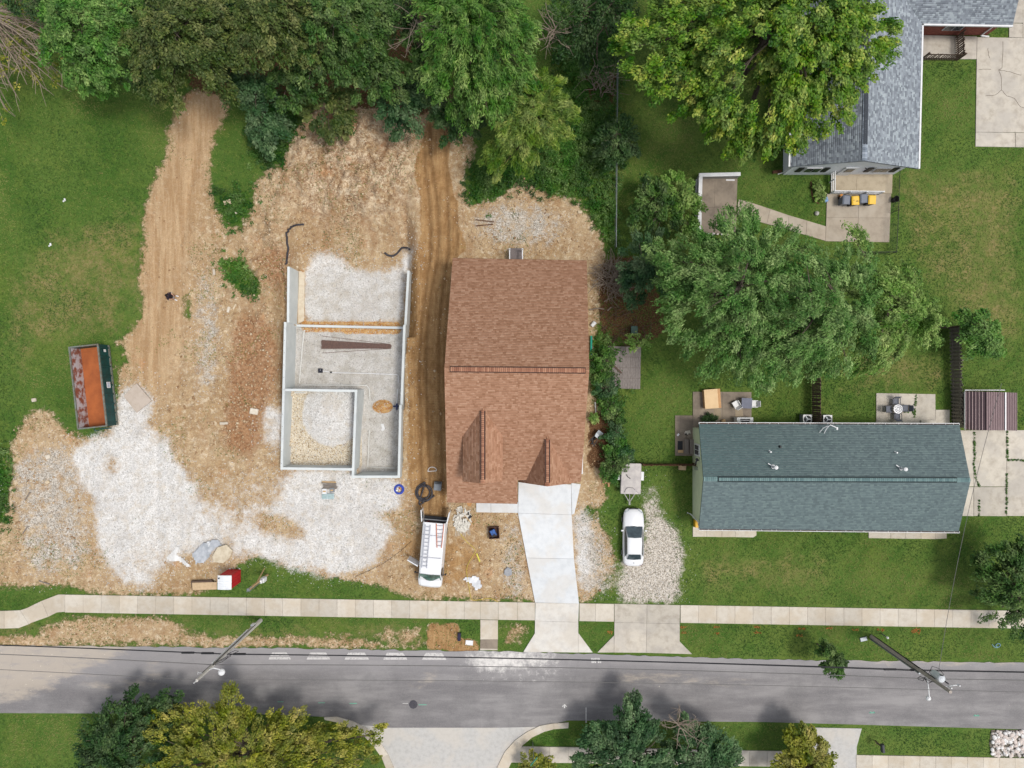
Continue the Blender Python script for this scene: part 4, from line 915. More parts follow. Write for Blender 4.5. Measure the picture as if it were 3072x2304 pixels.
mb = MB(); mb.box((27.6, 17.46, 1.55), (.62, .04, .8)); o = mb.build('pane', M_glass, dr, at=tuple(wh.location)); o.location = (0, 0, 0)
mb = MB(); mb.tube([(28.75, 17.6, 1.9), (28.75, 17.5, 2.0), (28.85, 17.45, 1.85)], .05, 6); part(mb, 'wall_lamp', M_iron, wh)
mb = MB(); mb.tube([(39.3, 29.2, 2.7), (39.3, 29.2, .15), (40.0, 29.15, .08)], .06, 6); part(mb, 'downspout', M_white, wh)
mb = MB(); mb.tube([(22.6, 17.6, 2.7), (22.62, 17.65, .3), (22.3, 17.6, .1)], .05, 6); part(mb, 'downspout', M_white, wh)

# ------------------------------------------------------------------ fences and low walls
M_oldw = mat('old_wood', A(150, 141, 132), A(112, 104, 96), 5, .9, stretch=(6, 6, 1)); M_dkw = mat('dark_wood', A(112, 94, 82), A(82, 68, 58), 5, .9, stretch=(6, 6, 1)); M_brw = mat('brown_wood', A(116, 84, 62), A(84, 60, 46), 5, .9)
def picket_fence(name, label, a, b, h, m, pw=.12, gap=.03, alt=0.0, rails=(.35, 1.2), rail_side=1, tilt=0, group=None):
    a = Vector((*a, 0)); b = Vector((*b, 0)); d = b - a; L = d.length; rz = math.atan2(d.y, d.x)
    t = thing(name, label, 'fence', tuple((a + b) / 2), rz, group)
    n = int(L / (pw + gap)); me = []
    for k in range(3):
        mb = MB(); hh = h * (1 - .02 * k); mb.add([(-pw / 2, -.011, 0), (pw / 2, -.011, 0), (pw / 2, .011, 0), (-pw / 2, .011, 0), (-pw / 2, -.011, hh - .06), (pw / 2, -.011, hh - .06), (pw / 2, .011, hh - .06), (-pw / 2, .011, hh - .06), (-pw / 4, -.011, hh), (pw / 4, -.011, hh), (pw / 4, .011, hh), (-pw / 4, .011, hh)],
               [(0, 1, 5, 4), (1, 2, 6, 5), (2, 3, 7, 6), (3, 0, 4, 7), (4, 5, 9, 8), (5, 6, 10, 9), (6, 7, 11, 10), (7, 4, 8, 11), (8, 9, 10, 11), (3, 2, 1, 0)])
        ob = mb.build('picket', m, t); me.append(ob)
    for i in range(n):
        ob = me[i] if i < 3 else me[i % 3].copy()
        if i >= 3: C.objects.link(ob); ob.parent = t
        ob.location = (-L / 2 + (i + .5) * L / n, alt * (1 if i % 2 else -1), 0.02); ob.rotation_euler = (R.uniform(-.03, .03), R.uniform(-.02, .02), R.uniform(-.03, .03))
    for z in rails:
        mb = MB(); mb.box((0, .035 * rail_side if not alt else 0, z), (L, .045, .09)); mb.build('rail', m, t)
    k = max(2, int(L / 2.4) + 1)
    for i in range(k):
        mb = MB(); mb.box((-L / 2 + i * L / (k - 1), .09 * rail_side, h / 2), (.1, .1, h + .05)); mb.build('post', m, t)
    return t
picket_fence('wooden_fence', 'dark wooden fence running from the light green tree to the green roof', P(2434, 1100), P(2435, 1268), 1.8, M_dkw, .14, .02, rails=(.3, 1.0, 1.65), rail_side=1)
picket_fence('wooden_fence', 'grey shadowbox fence between the right patio and the brown shed', P(2849, 985), P(2856, 1278), 1.5, M_oldw, .15, .0, alt=.05, rails=(.3, 1.2))
picket_fence('wooden_fence', 'short fence return beside the small round tree', P(2790, 984), P(2848, 985), 1.45, M_dkw, .14, .02)
picket_fence('wooden_fence', 'low dark brown fence between the trailer and the pale green wall', P(1922, 1392), P(2079, 1392), 1.25, M_brw, .14, .01, rails=(.3, 1.1))
picket_fence('picket_fence', 'dark picket fence along the walk beside the brick wall, longer run', P(2764, 181), P(2868, 182), 1.2, M_dkw, .10, .10, rails=(.3, 1.0))
picket_fence('picket_fence', 'dark picket fence return closing the walk end by the brick wall', P(2868, 181), P(2865, 112), 1.25, M_dkw, .12, .05, rails=(.3, 1.0), rail_side=-1)
M_galv = mat('galvanised', A(150, 156, 160), A(128, 134, 138), 8, .45, .6)
def chain_fence(label, pts, h, m, wire_m, st=.18, name='chain_link_fence'):
    pts = [Vector((*p, 0)) for p in pts]; o = pts[0]
    t = thing(name, label, 'fence', tuple(o))
    for i in range(len(pts) - 1):
        a, b = pts[i] - o, pts[i + 1] - o; L = (b - a).length; k = max(1, round(L / 2.6))
        mb = MB(); mb.tube([a + Vector((0, 0, h)), b + Vector((0, 0, h))], .024, 6); mb.build('top_rail', m, t)
        for j in range(k + (i == len(pts) - 2)):
            p = a + (b - a) * (j / k); mb = MB(); mb.tube([p, p + Vector((0, 0, h + .06))], .028, 6); mb.build('post', m, t)
        mb = MB(); n = int(L / st)
        for j in range(n):
            p = a + (b - a) * (j / n); q_ = a + (b - a) * min(1, (j + h / st) / n); f = min(1, (n - j) * st / h)
            mb.bar(p + Vector((0, 0, .05)), p + (b - a) / n * min(h / st, n - j) + Vector((0, 0, .05 + (h - .05) * f)), .008)
            mb.bar(p + Vector((0, 0, h)), p + (b - a) / n * min(h / st, n - j) + Vector((0, 0, h - (h - .05) * f)), .008)
        w_ = mb.build('wire_mesh', wire_m, t); w_['kind'] = 'stuff'
    return t
chain_fence('long galvanised chain link fence half buried in the overgrown hedge', [P(1848, 203), P(1845, 470), P(1843, 748)], 1.2, M_galv, M_galv, .3)
chain_fence('black chain link fence round the patio of the white gabled house', [P(2676, 521), P(2672, 640), P(2666, 764), P(2528, 764)], 1.25, M_black, M_black, .2)
lw = thing('low_wall', 'low white capped wall round two sides of the shaded concrete pad', 'wall', (*P(2095, 536), 0))
mb = MB(); a = P(2091, 700); b = P(2095, 532); mb.bar((*a, .35), (*b, .35), .24, .7); part(mb, 'wall', M_stone, lw)
mb = MB(); a = P(2095, 533); b = P(2212, 531); mb.bar((*a, .352), (*b, .352), .24, .7); part(mb, 'wall', M_stone, lw)
mb = MB(); mb.bar((*P(2091, 702), .74), (*P(2095, 538), .74), .30, .07); part(mb, 'capstone', M_white, lw)
mb = MB(); mb.bar((*P(2090, 533), .742), (*P(2213, 530), .742), .30, .07); part(mb, 'capstone', M_white, lw)
for k in (1, 2):
    mb = MB(); mb.bar((*P(2091 - 4 * k, 702), .5 - .15 * k), (*P(2095 - 4 * k, 540), .5 - .15 * k), .07, .05); part(mb, 'ledge', M_white, lw)
prl = thing('porch_railing', 'white three rail porch railing round the raised slab behind the trash bins', 'railing', (*P(2490, 580), 0))
for z in (.35, .65, .98):
    mb = MB(); mb.bar((*P(2489, 512), z), (*P(2489, 581), z), .06, .10); part(mb, 'rail', M_white, prl)
    mb = MB(); mb.bar((*P(2489, 582), z + .003), (*P(2634, 584), z + .003), .06, .10); part(mb, 'rail', M_white, prl)
for p in ((2489, 513), (2489, 547), (2489, 582), (2537, 583), (2585, 584), (2634, 584)):
    mb = MB(); mb.box((*P(*p), .5), (.09, .09, 1.05)); part(mb, 'post', M_white, prl)

# ------------------------------------------------------------------ brown metal shed
sh = thing('garden_shed', 'brown ribbed metal garden shed beside the grey fence', 'shed', (*P(2960, 1230), 0))
g = G('brown_metal'); g.b.inputs['Specular IOR Level'].default_value = .6
M_shed = g.done(g.mix(g.noise(2, 3, .6, g.obj()), A(98, 74, 76), A(112, 90, 94)), 0.30, 0.25)
zr, ze = 2.75, 1.75
sA, sB = q(2897, 1174, ze), q(2897, 1289, ze); rA, rB = q(2957, 1175, zr), q(2957, 1291, zr); eA, eB = q(3014, 1177, ze + .1), q(3014, 1291, ze + .1); lA, lB = q(3050, 1178, ze - .5), q(3050, 1292, ze - .5)
for pl, nm in (([sB, rB, rA, sA], 'roof_panel'), ([rB, eB, eA, rA], 'roof_panel'), ([eB, lB, lA, eA], 'lean_to_roof')):
    mb = MB(); mb.slab(pl, .05); rp = part(mb, nm, M_shed, sh)
    p = [Vector(v) for v in pl]; k = max(4, int((p[1] - p[0]).length / .21))
    for i in range(k + 1):
        t = i / k; a = p[0] + (p[1] - p[0]) * t; b = p[3] + (p[2] - p[3]) * t
        mb = MB(); mb.bar(a + Vector((0, 0, .015)), b + Vector((0, 0, .015)), .035, .03); o = mb.build('rib', M_shed, rp, at=tuple(sh.location)); o.location = (0, 0, 0)
mb = MB(); mb.loft([[(sA[0] + .1, y, 0), (sA[0] + .1, y, ze - .08), (rA[0], y, zr - .1), (eA[0] - .1, y, ze), (eA[0] - .1, y, 0)] for y in (sA[1] - .12, sB[1] + .12)]); part(mb, 'wall', M_shed, sh)
mb = MB(); mb.bar((sA[0] - .05, sA[1] + .1, ze - .05), (eA[0] + .1, sA[1] + .1, ze - .05), .06, .1); mb.bar((eA[0] + .03, eA[1], ze + .15), (eB[0] + .03, eB[1], ze + .15), .1, .06); mb.bar((sA[0] - .03, sA[1], ze - .08), (sB[0] - .03, sB[1], ze - .08), .05, .1); part(mb, 'trim', M_white, sh)
# ------------------------------------------------------------------ vehicles
M_carw = mat('white_car_paint', A(240, 241, 243), A(233, 235, 238), 1, .25, spec=.5); M_tyre = mat('tyre_rubber', A(36, 36, 37)); M_rim = mat('wheel_metal', A(170, 172, 175), None, 4, .35, .7)
M_trim = mat('dark_trim', A(46, 48, 52)); M_red = mat('tail_red', A(150, 30, 30), None, 4, .3); M_lamp = mat('lamp_clear', A(200, 208, 214), A(150, 160, 168), 9, .15, spec=.6)
M_screen = mat('tinted_glass', A(70, 86, 92), A(48, 58, 64), 3, .06, spec=.7)
def mk(pts, faces, name, m, parent, bev=0):
    mb = MB(); mb.add(pts, faces); return mb.build(name, m, parent, bev=bev)
def wheels(t, spots, r=.32, wd=.2):
    for x, y in spots:
        mb = MB(); s = 1 if x > 0 else -1; n = 14; prof = [(r * .6, -wd / 2), (r, -wd / 2 + .02), (r, wd / 2 - .02), (r * .6, wd / 2)]
        vs = []; fs = []
        for rr, o in prof:
            for j in range(n):
                a = 2 * math.pi * j / n; vs.append((x + o * s, y + rr * math.cos(a), r + rr * math.sin(a)))
        for i in range(3):
            for j in range(n): fs.append((i * n + j, i * n + (j + 1) % n, (i + 1) * n + (j + 1) % n, (i + 1) * n + j))
        fs.append(tuple(range(n))); fs.append(tuple(3 * n + j for j in range(n)))
        mb.add(vs, fs); w_ = mb.build('wheel', M_tyre, t)
        mb = MB(); mb.tube([(x + s * wd * .5, y, r), (x + s * (wd * .5 + .015), y, r)], r * .6, 12); mb.build('rim', M_rim, w_)
car = thing('parked_car', 'white four door sedan parked on the gravel drive', 'car', (*P(1901, 1613, .8), 0), math.radians(-0.6))
def sec(y, w_, zt, zb=.28, k=.78): return [(-w_ * .96, y, zb), (-w_, y, .55), (-w_ * .97, y, zt - .16), (-w_ * k, y, zt - .02), (0, y, zt + .015), (w_ * k, y, zt - .02), (w_ * .97, y, zt - .16), (w_, y, .55), (w_ * .96, y, zb)]
mb = MB(); mb.loft([sec(-2.36, .60, .80), sec(-2.28, .74, .93), sec(-2.0, .83, 1.0), sec(-1.4, .87, 1.0), sec(-.6, .88, .97), sec(.4, .88, .95), sec(1.0, .88, .95), sec(1.6, .86, .89), sec(2.0, .80, .80), sec(2.24, .68, .70), sec(2.36, .48, .60)])
mb.build('body', M_carw, car, smooth=True)
mb = MB(); cs_ = lambda y, wb, wt, zb, zt: [(-wb, y, zb), (-wt - .02, y, zt - .05), (-wt * .7, y, zt), (0, y, zt + .025), (wt * .7, y, zt), (wt + .02, y, zt - .05), (wb, y, zb)]
mb.loft([cs_(.93, .74, .66, .9, .95), cs_(.12, .74, .58, .9, 1.38), cs_(-.4, .74, .58, .9, 1.42), cs_(-1.25, .72, .56, .9, 1.37), cs_(-1.74, .66, .58, .9, 1.03)]); mb.build('roof', M_carw, car, smooth=True)
mk([(-.69, .95, .965), (.69, .95, .965), (.56, .13, 1.40), (-.56, .13, 1.40), (0, 1.0, .975), (0, .10, 1.435)], [(0, 4, 5, 3), (4, 1, 2, 5)], 'windshield', M_screen, car)
mk([(-.50, -1.27, 1.40), (.50, -1.27, 1.40), (.58, -1.74, 1.055), (-.58, -1.74, 1.055), (0, -1.26, 1.425), (0, -1.78, 1.055)], [(0, 3, 5, 4), (4, 5, 2, 1)], 'rear_window', M_screen, car)
for s in (-1, 1):
    mk([(s * .80, .86, .975), (s * .625, .10, 1.36), (s * .62, -.5, 1.385), (s * .60, -1.2, 1.34), (s * .78, -1.55, 1.03), (s * .80, -.3, .98)], [(0, 1, 2, 5), (5, 2, 3, 4)], 'side_window', M_screen, car)
    mk([(s * .36, 2.34, .66), (s * .74, 2.10, .76), (s * .78, 1.98, .80), (s * .40, 2.22, .735)], [(0, 1, 2, 3)], 'headlight', M_lamp, car)
    mk([(s * .5, -2.345, .86), (s * .78, -2.20, .86), (s * .76, -2.22, .97), (s * .5, -2.30, .965)], [(0, 1, 2, 3)], 'taillight', M_red, car)
    mb = MB(); mb.box((s * .98, .62, 1.0), (.2, .11, .13)); mb.build('mirror', M_carw, car, bev=.03)
mb = MB(); mb.box((0, 2.36, .55), (.8, .06, .14)); mb.build('grille', M_trim, car)
mb = MB(); mb.tube([(0, -2.08, 1.02), (0, -2.0, 1.06)], .02, 6); mb.build('antenna', M_trim, car)
wheels(car, [(-.82, 1.42), (.82, 1.42), (-.82, -1.32), (.82, -1.32)])

van = thing('work_van', 'white work van with open rear doors and an open side door', 'van', (*P(1299.5, 1653, 0.6), 0), math.radians(175))
vs_ = lambda y, wb, wt, zt, zb=.42: [(-wb, y, zb), (-wb, y, 1.1), (-wt, y, zt - .12), (-wt * .86, y, zt - .01), (0, y, zt + .03), (wt * .86, y, zt - .01), (wt, y, zt - .12), (wb, y, 1.1), (wb, y, zb)]
def opensec(y, wb, wt, zt): o = vs_(y, wb, wt, zt); i = [(p[0] * .94, p[1], p[2] - .05 if p[2] > .5 else .62) for p in o]; return o, i
mb = MB(); ys = [-2.62, -2.0, 0, .8, 1.55]; no = 9
O = [vs_(y, 1.0, .90 - (.02 if y > 1 else 0), 2.02 if y < 1.2 else 1.96) for y in ys]
mb.loft(O, cap=False); I = [[(p[0] * .95, p[1], min(p[2], 1.95) - .04 if p[2] > .5 else .60) for p in o] for o in O]; mb.loft([q_[::-1] for q_ in I[:4]], cap=False)
k0 = len(mb.v); mb.v += O[0] + I[0]; [mb.f.append((k0 + j, k0 + 9 + j, k0 + 9 + j + 1, k0 + j + 1)) or mb.t.append(.5) for j in range(8)]
mb.f.append(tuple(k0 + 9 + j for j in (0, 8)) + (k0 + 8, k0 + 0)); mb.t.append(.5)
mb.build('body', M_carw, van)
mb = MB(); mb.loft([vs_(1.55, 1.0, .88, 1.96), [(-1, 2.25, .42), (-1, 2.25, 1.0), (-.97, 2.2, 1.2), (-.8, 2.25, 1.26), (0, 2.3, 1.29), (.8, 2.25, 1.26), (.97, 2.2, 1.2), (1, 2.25, 1.0), (1, 2.25, .42)], [(-.96, 2.75, .42), (-.96, 2.75, .85), (-.9, 2.72, 1.0), (-.7, 2.75, 1.07), (0, 2.8, 1.1), (.7, 2.75, 1.07), (.9, 2.72, 1.0), (.96, 2.75, .85), (.96, 2.75, .42)], [(-.86, 2.9, .45), (-.86, 2.9, .7), (-.8, 2.9, .8), (-.6, 2.92, .85), (0, 2.95, .87), (.6, 2.92, .85), (.8, 2.9, .8), (.86, 2.9, .7), (.86, 2.9, .45)]]); mb.build('hood', M_carw, van, smooth=False)
mk([(-.84, 1.60, 1.93), (0, 1.64, 2.0), (.84, 1.60, 1.93), (.93, 2.20, 1.245), (0, 2.30, 1.31), (-.93, 2.20, 1.245)], [(0, 5, 4, 1), (1, 4, 3, 2)], 'windshield', mat('green_tinted_glass', A(92, 132, 124), A(56, 78, 76), 2.5, .06, spec=.7), van)
for s in (-1, 1):
    mk([(s * 1.008, 1.1, 1.15), (s * 1.008, 2.0, 1.15), (s * .93, 1.60, 1.85), (s * .925, 1.1, 1.86)], [(0, 1, 2, 3)], 'side_window', M_screen, van)
    mb = MB(); mb.bar((s * 1.0, 1.75, 1.25), (s * 1.22, 1.68, 1.3), .06); mb.box((s * 1.26, 1.66, 1.3), (.1, .12, .24)); mb.build('mirror', M_trim, van)
    mk([(s * .5, 2.955, .62), (s * .84, 2.905, .62), (s * .84, 2.905, .78), (s * .5, 2.955, .78)], [(0, 1, 2, 3)], 'headlight', M_lamp, van)
    mb = MB(); mb.bar((s * 1.02, -2.62, 1.2), (s * 1.10 + .06 * s, -3.55, 1.2), .07, 1.45); d_ = mb.build('rear_door', M_carw, van)
    mb = MB(); mb.bar((s * .99, -2.85, 1.55), (s * 1.05, -3.4, 1.55), .03, .5); mb.build('pane', M_screen, d_)
mb = MB(); mb.box((0, -2.74, .45), (1.96, .26, .22)); mb.build('rear_bumper', M_trim, van, bev=.04)
mb = MB(); mb.box((0, -.9, .64), (1.8, 3.3, .04)); mb.box((0, .75, 1.2), (1.85, .05, 1.3)); mb.build('cargo_floor', mat('van_floor', A(92, 88, 86), A(60, 58, 58), 8), van)
for i, (x, y, z, a, b, c, col) in enumerate(((-.55, -2.3, .85, .5, .4, .4, (50, 50, 54)), (.1, -2.2, .8, .6, .35, .3, (150, 150, 152)), (.6, -2.35, .8, .3, .3, .3, (120, 40, 46)), (-.1, -1.7, .95, .7, .5, .6, (90, 88, 84)))):
    mb = MB(); mb.box((x, y, z), (a, b, c), .2 * i); tag(mb.build('tool_box', mat('tool_box_%d' % i, A(*col))), None); bx_ = bpy.data.objects[-1] if False else None
for o in [o for o in C.objects if o.name.startswith('tool_box')]: o.parent = van
mb = MB(); mb.bar((1.03, 1.05, 1.15), (1.93, .62, 1.15), .07, 1.35); sdr = mb.build('side_door', M_carw, van)
mb = MB(); mb.bar((1.15, 1.01, 1.62), (1.8, .70, 1.62), .085, .4); mb.build('pane', M_screen, sdr)
wheels(van, [(-.9, 1.75), (.9, 1.75), (-.9, -1.7), (.9, -1.7)], .36, .24)
M_alu = mat('ladder_aluminium', A(196, 198, 206), A(168, 170, 180), 8, .4, .4); M_fib = mat('ladder_orange', A(216, 120, 70), None, 5)
def ladder(name, label, loc, rz, L, w0, w1, n, mr, ms):
    t = thing(name, label, 'ladder', loc, rz, 'ladders on the van roof')
    for s in (-1, 1): mb = MB(); mb.bar((s * w0 / 2, -L / 2, 0), (s * w1 / 2, L / 2, 0), .05, .08); mb.build('rail', mr, t)
    for i in range(n):
        f = (i + .5) / n; w_ = w0 + (w1 - w0) * f; mb = MB(); mb.box((0, -L / 2 + L * f, .01), (w_, .05, .04)); mb.build('rung', ms, t)
ladder('extension_ladder', 'long aluminium extension ladder on the left of the van roof', (*P(1278, 1640, 2.2), 2.14), math.radians(175), 3.5, .40, .40, 11, M_alu, M_alu)
ladder('step_ladder', 'orange sided step ladder on the right of the van roof', (*P(1319, 1608, 2.2), 2.14), math.radians(178), 1.95, .62, .36, 6, M_fib, M_alu)
for yy in (-1.6, 0.2):
    mb = MB(); mb.box((0, yy, 2.085), (1.7, .05, .05)); mb.build('roof_bar', M_alu, van)

tr = thing('cargo_trailer', 'small grey covered utility trailer by the end of the hedge', 'trailer', (*P(1892, 1435, .8), 0), math.radians(-1.5))
M_tarp = mat('grey_tarp', A(204, 198, 192), A(180, 174, 172), 2.5, .8, bump=.3); M_steel = mat('trailer_steel', A(170, 172, 166), A(130, 128, 122), 6, .5)
mb = MB(); mb.box((0, 0, .72), (1.62, 2.45, .5)); mb.build('box', M_steel, tr)
mb = MB(); n = 9
mb.loft([[(-.84 + .0 * k, -1.26 + 2.52 * k / (n - 1), .96), (-.8, -1.26 + 2.52 * k / (n - 1), 1.03), (.36, -1.26 + 2.52 * k / (n - 1), 1.10 + .02 * math.sin(k * 2)), (.8, -1.26 + 2.52 * k / (n - 1), .98), (.84, -1.26 + 2.52 * k / (n - 1), .93)] for k in range(n)]); mb.build('cover', M_tarp, tr)
mb = MB(); mb.tube([(-.4, .35, 1.09), (-.3, .15, 1.1), (-.15, .08, 1.1), (-.08, .0, 1.1)], .03, 5); mb.build('strap', M_trim, tr)
mb = MB(); mb.tube([(-.55, -1.15, 1.07), (-.42, -.85, 1.08), (-.25, -.72, 1.09), (.15, -.75, 1.11), (.4, -.98, 1.09), (.68, -1.2, 1.0)], .022, 5); mb.build('rope', mat('rope_grey', A(120, 116, 122)), tr)
for s in (-1, 1):
    mb = MB(); mb.box((s * .98, .2, .72), (.24, .72, .06)); mb.build('fender', M_white, tr)
    mb = MB(); mb.bar((s * .5, -1.22, .5), (0, -2.05, .5), .07, .07); mb.build('tongue', M_steel, tr)
mb = MB(); mb.tube([(0, -1.2, .5), (0, -2.2, .5)], .035, 6); mb.box((0, -2.1, .54), (.14, .3, .12)); mb.build('coupler', M_steel, tr)
wheels(tr, [(-.96, .2), (.96, .2)], .28, .18)
mb = MB(); mb.box((.86, -.65, .55), (.08, .4, .3)); mb.build('light', M_trim, tr)

# ------------------------------------------------------------------ dumpster, toilet, pole of the site
dp = thing('dumpster', 'dark green roll off dumpster with an empty rusty floor', 'dumpster', (*P(264, 1160, 1.65), 0), math.radians(6.3))
M_dg = mat('dumpster_green', A(24, 78, 78), A(34, 62, 60), 3, .55); M_rim2 = mat('dumpster_rim', A(120, 132, 126), A(108, 96, 80), 4, .6)
M_rust = mat('rust_floor', A(186, 108, 62), A(152, 86, 52), 1.2, .9, amt=.9, detail=5); M_rustw = mat('rust_wall', A(206, 200, 202), A(152, 92, 70), 1.8, .85, amt=3, detail=6)
w2, l2, hh = 1.17, 3.35, 1.65
mb = MB(); mb.box((0, 0, .16), (2 * w2 - .1, 2 * l2 - .1, .1)); mb.build('floor', M_rust, dp)
for s in (-1, 1):
    mb = MB(); mb.box((s * w2, 0, hh / 2 + .1), (.06, 2 * l2, hh - .2)); sd_ = mb.build('side_panel', M_dg, dp)
    mb = MB(); mb.box((s * (w2 - .045), 0, hh / 2 + .1), (.02, 2 * l2 - .1, hh - .24)); mb.build('inner_lining', M_rustw if s < 0 else M_rust, sd_)
    for i in range(9):
        mb = MB(); mb.box((s * (w2 + .07), -l2 + .25 + i * (2 * l2 - .5) / 8, hh / 2 + .05), (.09, .11, hh - .25)); mb.build('rib', M_dg, sd_)
    mb = MB(); mb.box((s * (w2 + .06), 0, .2), (.12, 2 * l2, .16)); mb.build('side_rail', M_rim2, dp)
    mb = MB(); mb.box((s * w2, 0, hh), (.12, 2 * l2 + .1, .11)); mb.build('top_rim', M_rim2, dp)
for s in (-1, 1):
    mb = MB(); mb.box((0, s * l2, hh / 2 + .1), (2 * w2 - .07, .06, hh - .2)); mb.build('end_door' if s < 0 else 'end_panel', M_dg, dp)
    mb = MB(); mb.box((0, s * l2, hh + .004), (2 * w2 - .14, .11, .11)); mb.build('top_rim', M_rim2, dp)
mb = MB(); mb.bar((.15, -l2 - .18, .9), (1.1, -l2 - .22, .9), .1, .1); mb.tube([(-.25, -l2 - .05, 1.0), (-.25, -l2 - .3, .95), (.05, -l2 - .3, .9)], .04, 5); mb.build('latch', M_dg, dp)
mb = MB(); mb.box((w2 + .125, .0, .95), (.012, .50, .52)); st_ = mb.build('sticker', M_white, dp)
mb = MB(); [mb.box((w2 + .134, .16 - .08 * k, .95), (.006, .035, .36 - .05 * (k % 3))) for k in range(5)]; mb.build('sticker_print', mat('print_blue', A(120, 150, 200)), st_)
mb = MB(); mb.box((w2 + .125, 2.85, .95), (.012, .22, .3)); mb.build('sticker', M_white, dp)
csl = thing('concrete_slab', 'loose square of pale concrete lying on gravel beside the dumpster', 'slab', (*P(418, 1194), 0))
mb = MB(); mb.prism([P(412, 1150), P(457, 1202), P(412, 1238), P(373, 1188)], .02, .14); part(mb, 'slab', concrete('loose_slab', A(206, 192, 178), A(186, 170, 152)), csl)

pt = thing('portable_toilet', 'red portable toilet with a white ribbed roof beside the sidewalk', 'toilet', (*P(673, 1748, 2.2), 0), math.radians(-.5))
M_redp = mat('toilet_red', A(206, 44, 56), A(188, 34, 46), 3, .5); M_whr = mat('toilet_roof', A(240, 242, 243), A(228, 232, 236), 3, .4)
a = .53
mb = MB(); mb.box((0, 0, 1.12), (2 * a, 2 * a, 2.05)); mb.build('cabin', M_redp, pt)
for i in range(4):
    for s, ax in ((1, 0), (-1, 0), (1, 1), (-1, 1)):
        o_ = -a + .1 + i * (2 * a - .2) / 3; mb = MB(); c_ = (s * (a + .012), o_, 1.1) if ax == 0 else (o_, s * (a + .012), 1.1); mb.box(c_, (.03, .05, 1.95) if ax == 0 else (.05, .03, 1.95)); mb.build('panel_rib', M_redp, pt)
mb = MB(); n = 8
mb.loft([[(-a - .03, y, 2.12), (-a - .03, y, 2.17), (-a * .5, y, 2.22), (0, y, 2.24), (a * .5, y, 2.22), (a + .03, y, 2.17), (a + .03, y, 2.12)] for y in (-a - .04, a + .04)]); rf = mb.build('roof', M_whr, pt)
for i in range(6):
    y = -a + .1 + i * .17; mb = MB(); mb.tube([(-a * .85, y, 2.195), (-.25, y + .02 * (i - 3), 2.245), (.25, y + .02 * (i - 3), 2.245), (a * .85, y, 2.195)], .02, 5); mb.build('roof_rib', M_whr, rf)
mb = MB(); mb.tube([(-.42, .36, 2.1), (-.42, .36, 2.34)], .05, 8); mb.build('vent_pipe', M_black, pt)
mb = MB(); mb.box((0, -a - .02, 1.05), (.8, .03, 1.8)); mb.build('door', M_whr, pt)
for s in (-1, 1): mb = MB(); mb.box((s * .4, 0, .05), (.1, 1.2, .1)); mb.build('skid', M_whr, pt)
ply = thing('plywood_crate', 'long tan plywood topped crate left of the red toilet', 'crate', (*P(612, 1756), 0))
M_ply = mat('plywood', A(210, 184, 148), A(190, 164, 130), 4, .8); 
mb = MB(); mb.prism([P(577, 1748, .3), P(651, 1746, .3), P(651, 1768, .3), P(578, 1770, .3)], .3, .34); part(mb, 'lid', M_ply, ply)
mb = MB(); mb.prism([P(577, 1741), P(640, 1738), P(650, 1766), P(580, 1768)], 0, .28); part(mb, 'base', M_dkw, ply)

tp = thing('temporary_power_pole', 'short wooden construction power post with a diagonal brace beside the sidewalk', 'post', (*P(803, 1724), 0))
M_ltw = mat('new_timber', A(206, 176, 132), A(184, 152, 110), 4, .8, stretch=(5, 5, 1))
mb = MB(); mb.box((0, 0, 2.2), (.14, .14, 4.4)); mb.build('post', M_ltw, tp)
mb = MB(); mb.bar((-.25, .55, .05), (-.05, .05, 2.3), .09, .05); mb.build('brace', M_ltw, tp)
mb = MB(); mb.box((.12, -.05, 1.35), (.3, .35, .7)); mb.box((.12, -.05, 1.9), (.2, .25, .3)); mb.build('meter_box', M_white, tp)
mb = MB(); mb.tube([(.1, -.1, 1.7), (.1, -.1, 4.1), (.0, -.2, 4.3)], .035, 6); mb.build('conduit', M_galv, tp)
mb = MB(); mb.tube([(-.2, -.25, 4.15), (-.1, 0, 4.2), (.2, .2, 4.2)], .04, 5); mb.box((0, 0, 4.43), (.2, .2, .06)); mb.build('service_head', M_galv, tp)

# ------------------------------------------------------------------ utility poles and wires
M_polew = mat('pole_grey_wood', A(222, 218, 210), A(190, 184, 176), 6, .9, stretch=(8, 8, .6)); M_poled = mat('pole_dark_wood', A(196, 186, 176), A(150, 140, 130), 6, .9, stretch=(8, 8, .6))
M_wire = mat('cable_black', A(44, 44, 48)); M_wgrey = mat('wire_grey', A(120, 118, 116))
up1 = thing('utility_pole', 'pale weathered utility pole leaning over the road on the left with a street lamp', 'utility pole', (*P(782, 1861), 0), 0, 'utility poles along the road')
mb = MB(); mb.tube([(0, 0, 0), (0, 0, 12.2)], .17, 10, .10); mb.build('pole', M_polew, up1)
mb = MB(); mb.tube([(-.05, .2, 2.9), (-.05, .16, 9.6)], .045, 6); mb.build('conduit', M_white, up1)
mb = MB(); mb.tube([(.1, .15, 1.5), (.1, .14, 9.9)], .025, 6); mb.tube([(-.14, .05, 1), (-.13, .05, 11)], .02, 5); mb.build('cable_riser', M_wire, up1)
mb = MB(); mb.box((-.05, .16, 1.6), (.25, .16, .5)); mb.build('meter_box', M_white, up1)
mb = MB(); mb.tube([(.05, 0, 10.4), (.5, .25, 10.7), (.95, .15, 10.7)], .04, 6); mb.lathe((1.0, -.1, 10.5), [(.08, .25), (.22, .12), (.24, .0), (.1, -.08)], 12); mb.build('lamp_arm', M_white, up1)
mb = MB(); mb.tube([(-.1, 0, 11.0), (-.35, .15, 11.2), (-.4, .0, 11.1)], .035, 6); mb.tube([(0, 0, 12.2), (0, 0, 12.6)], .05, 6, .03); mb.build('insulator', M_white, up1)
mb = MB()
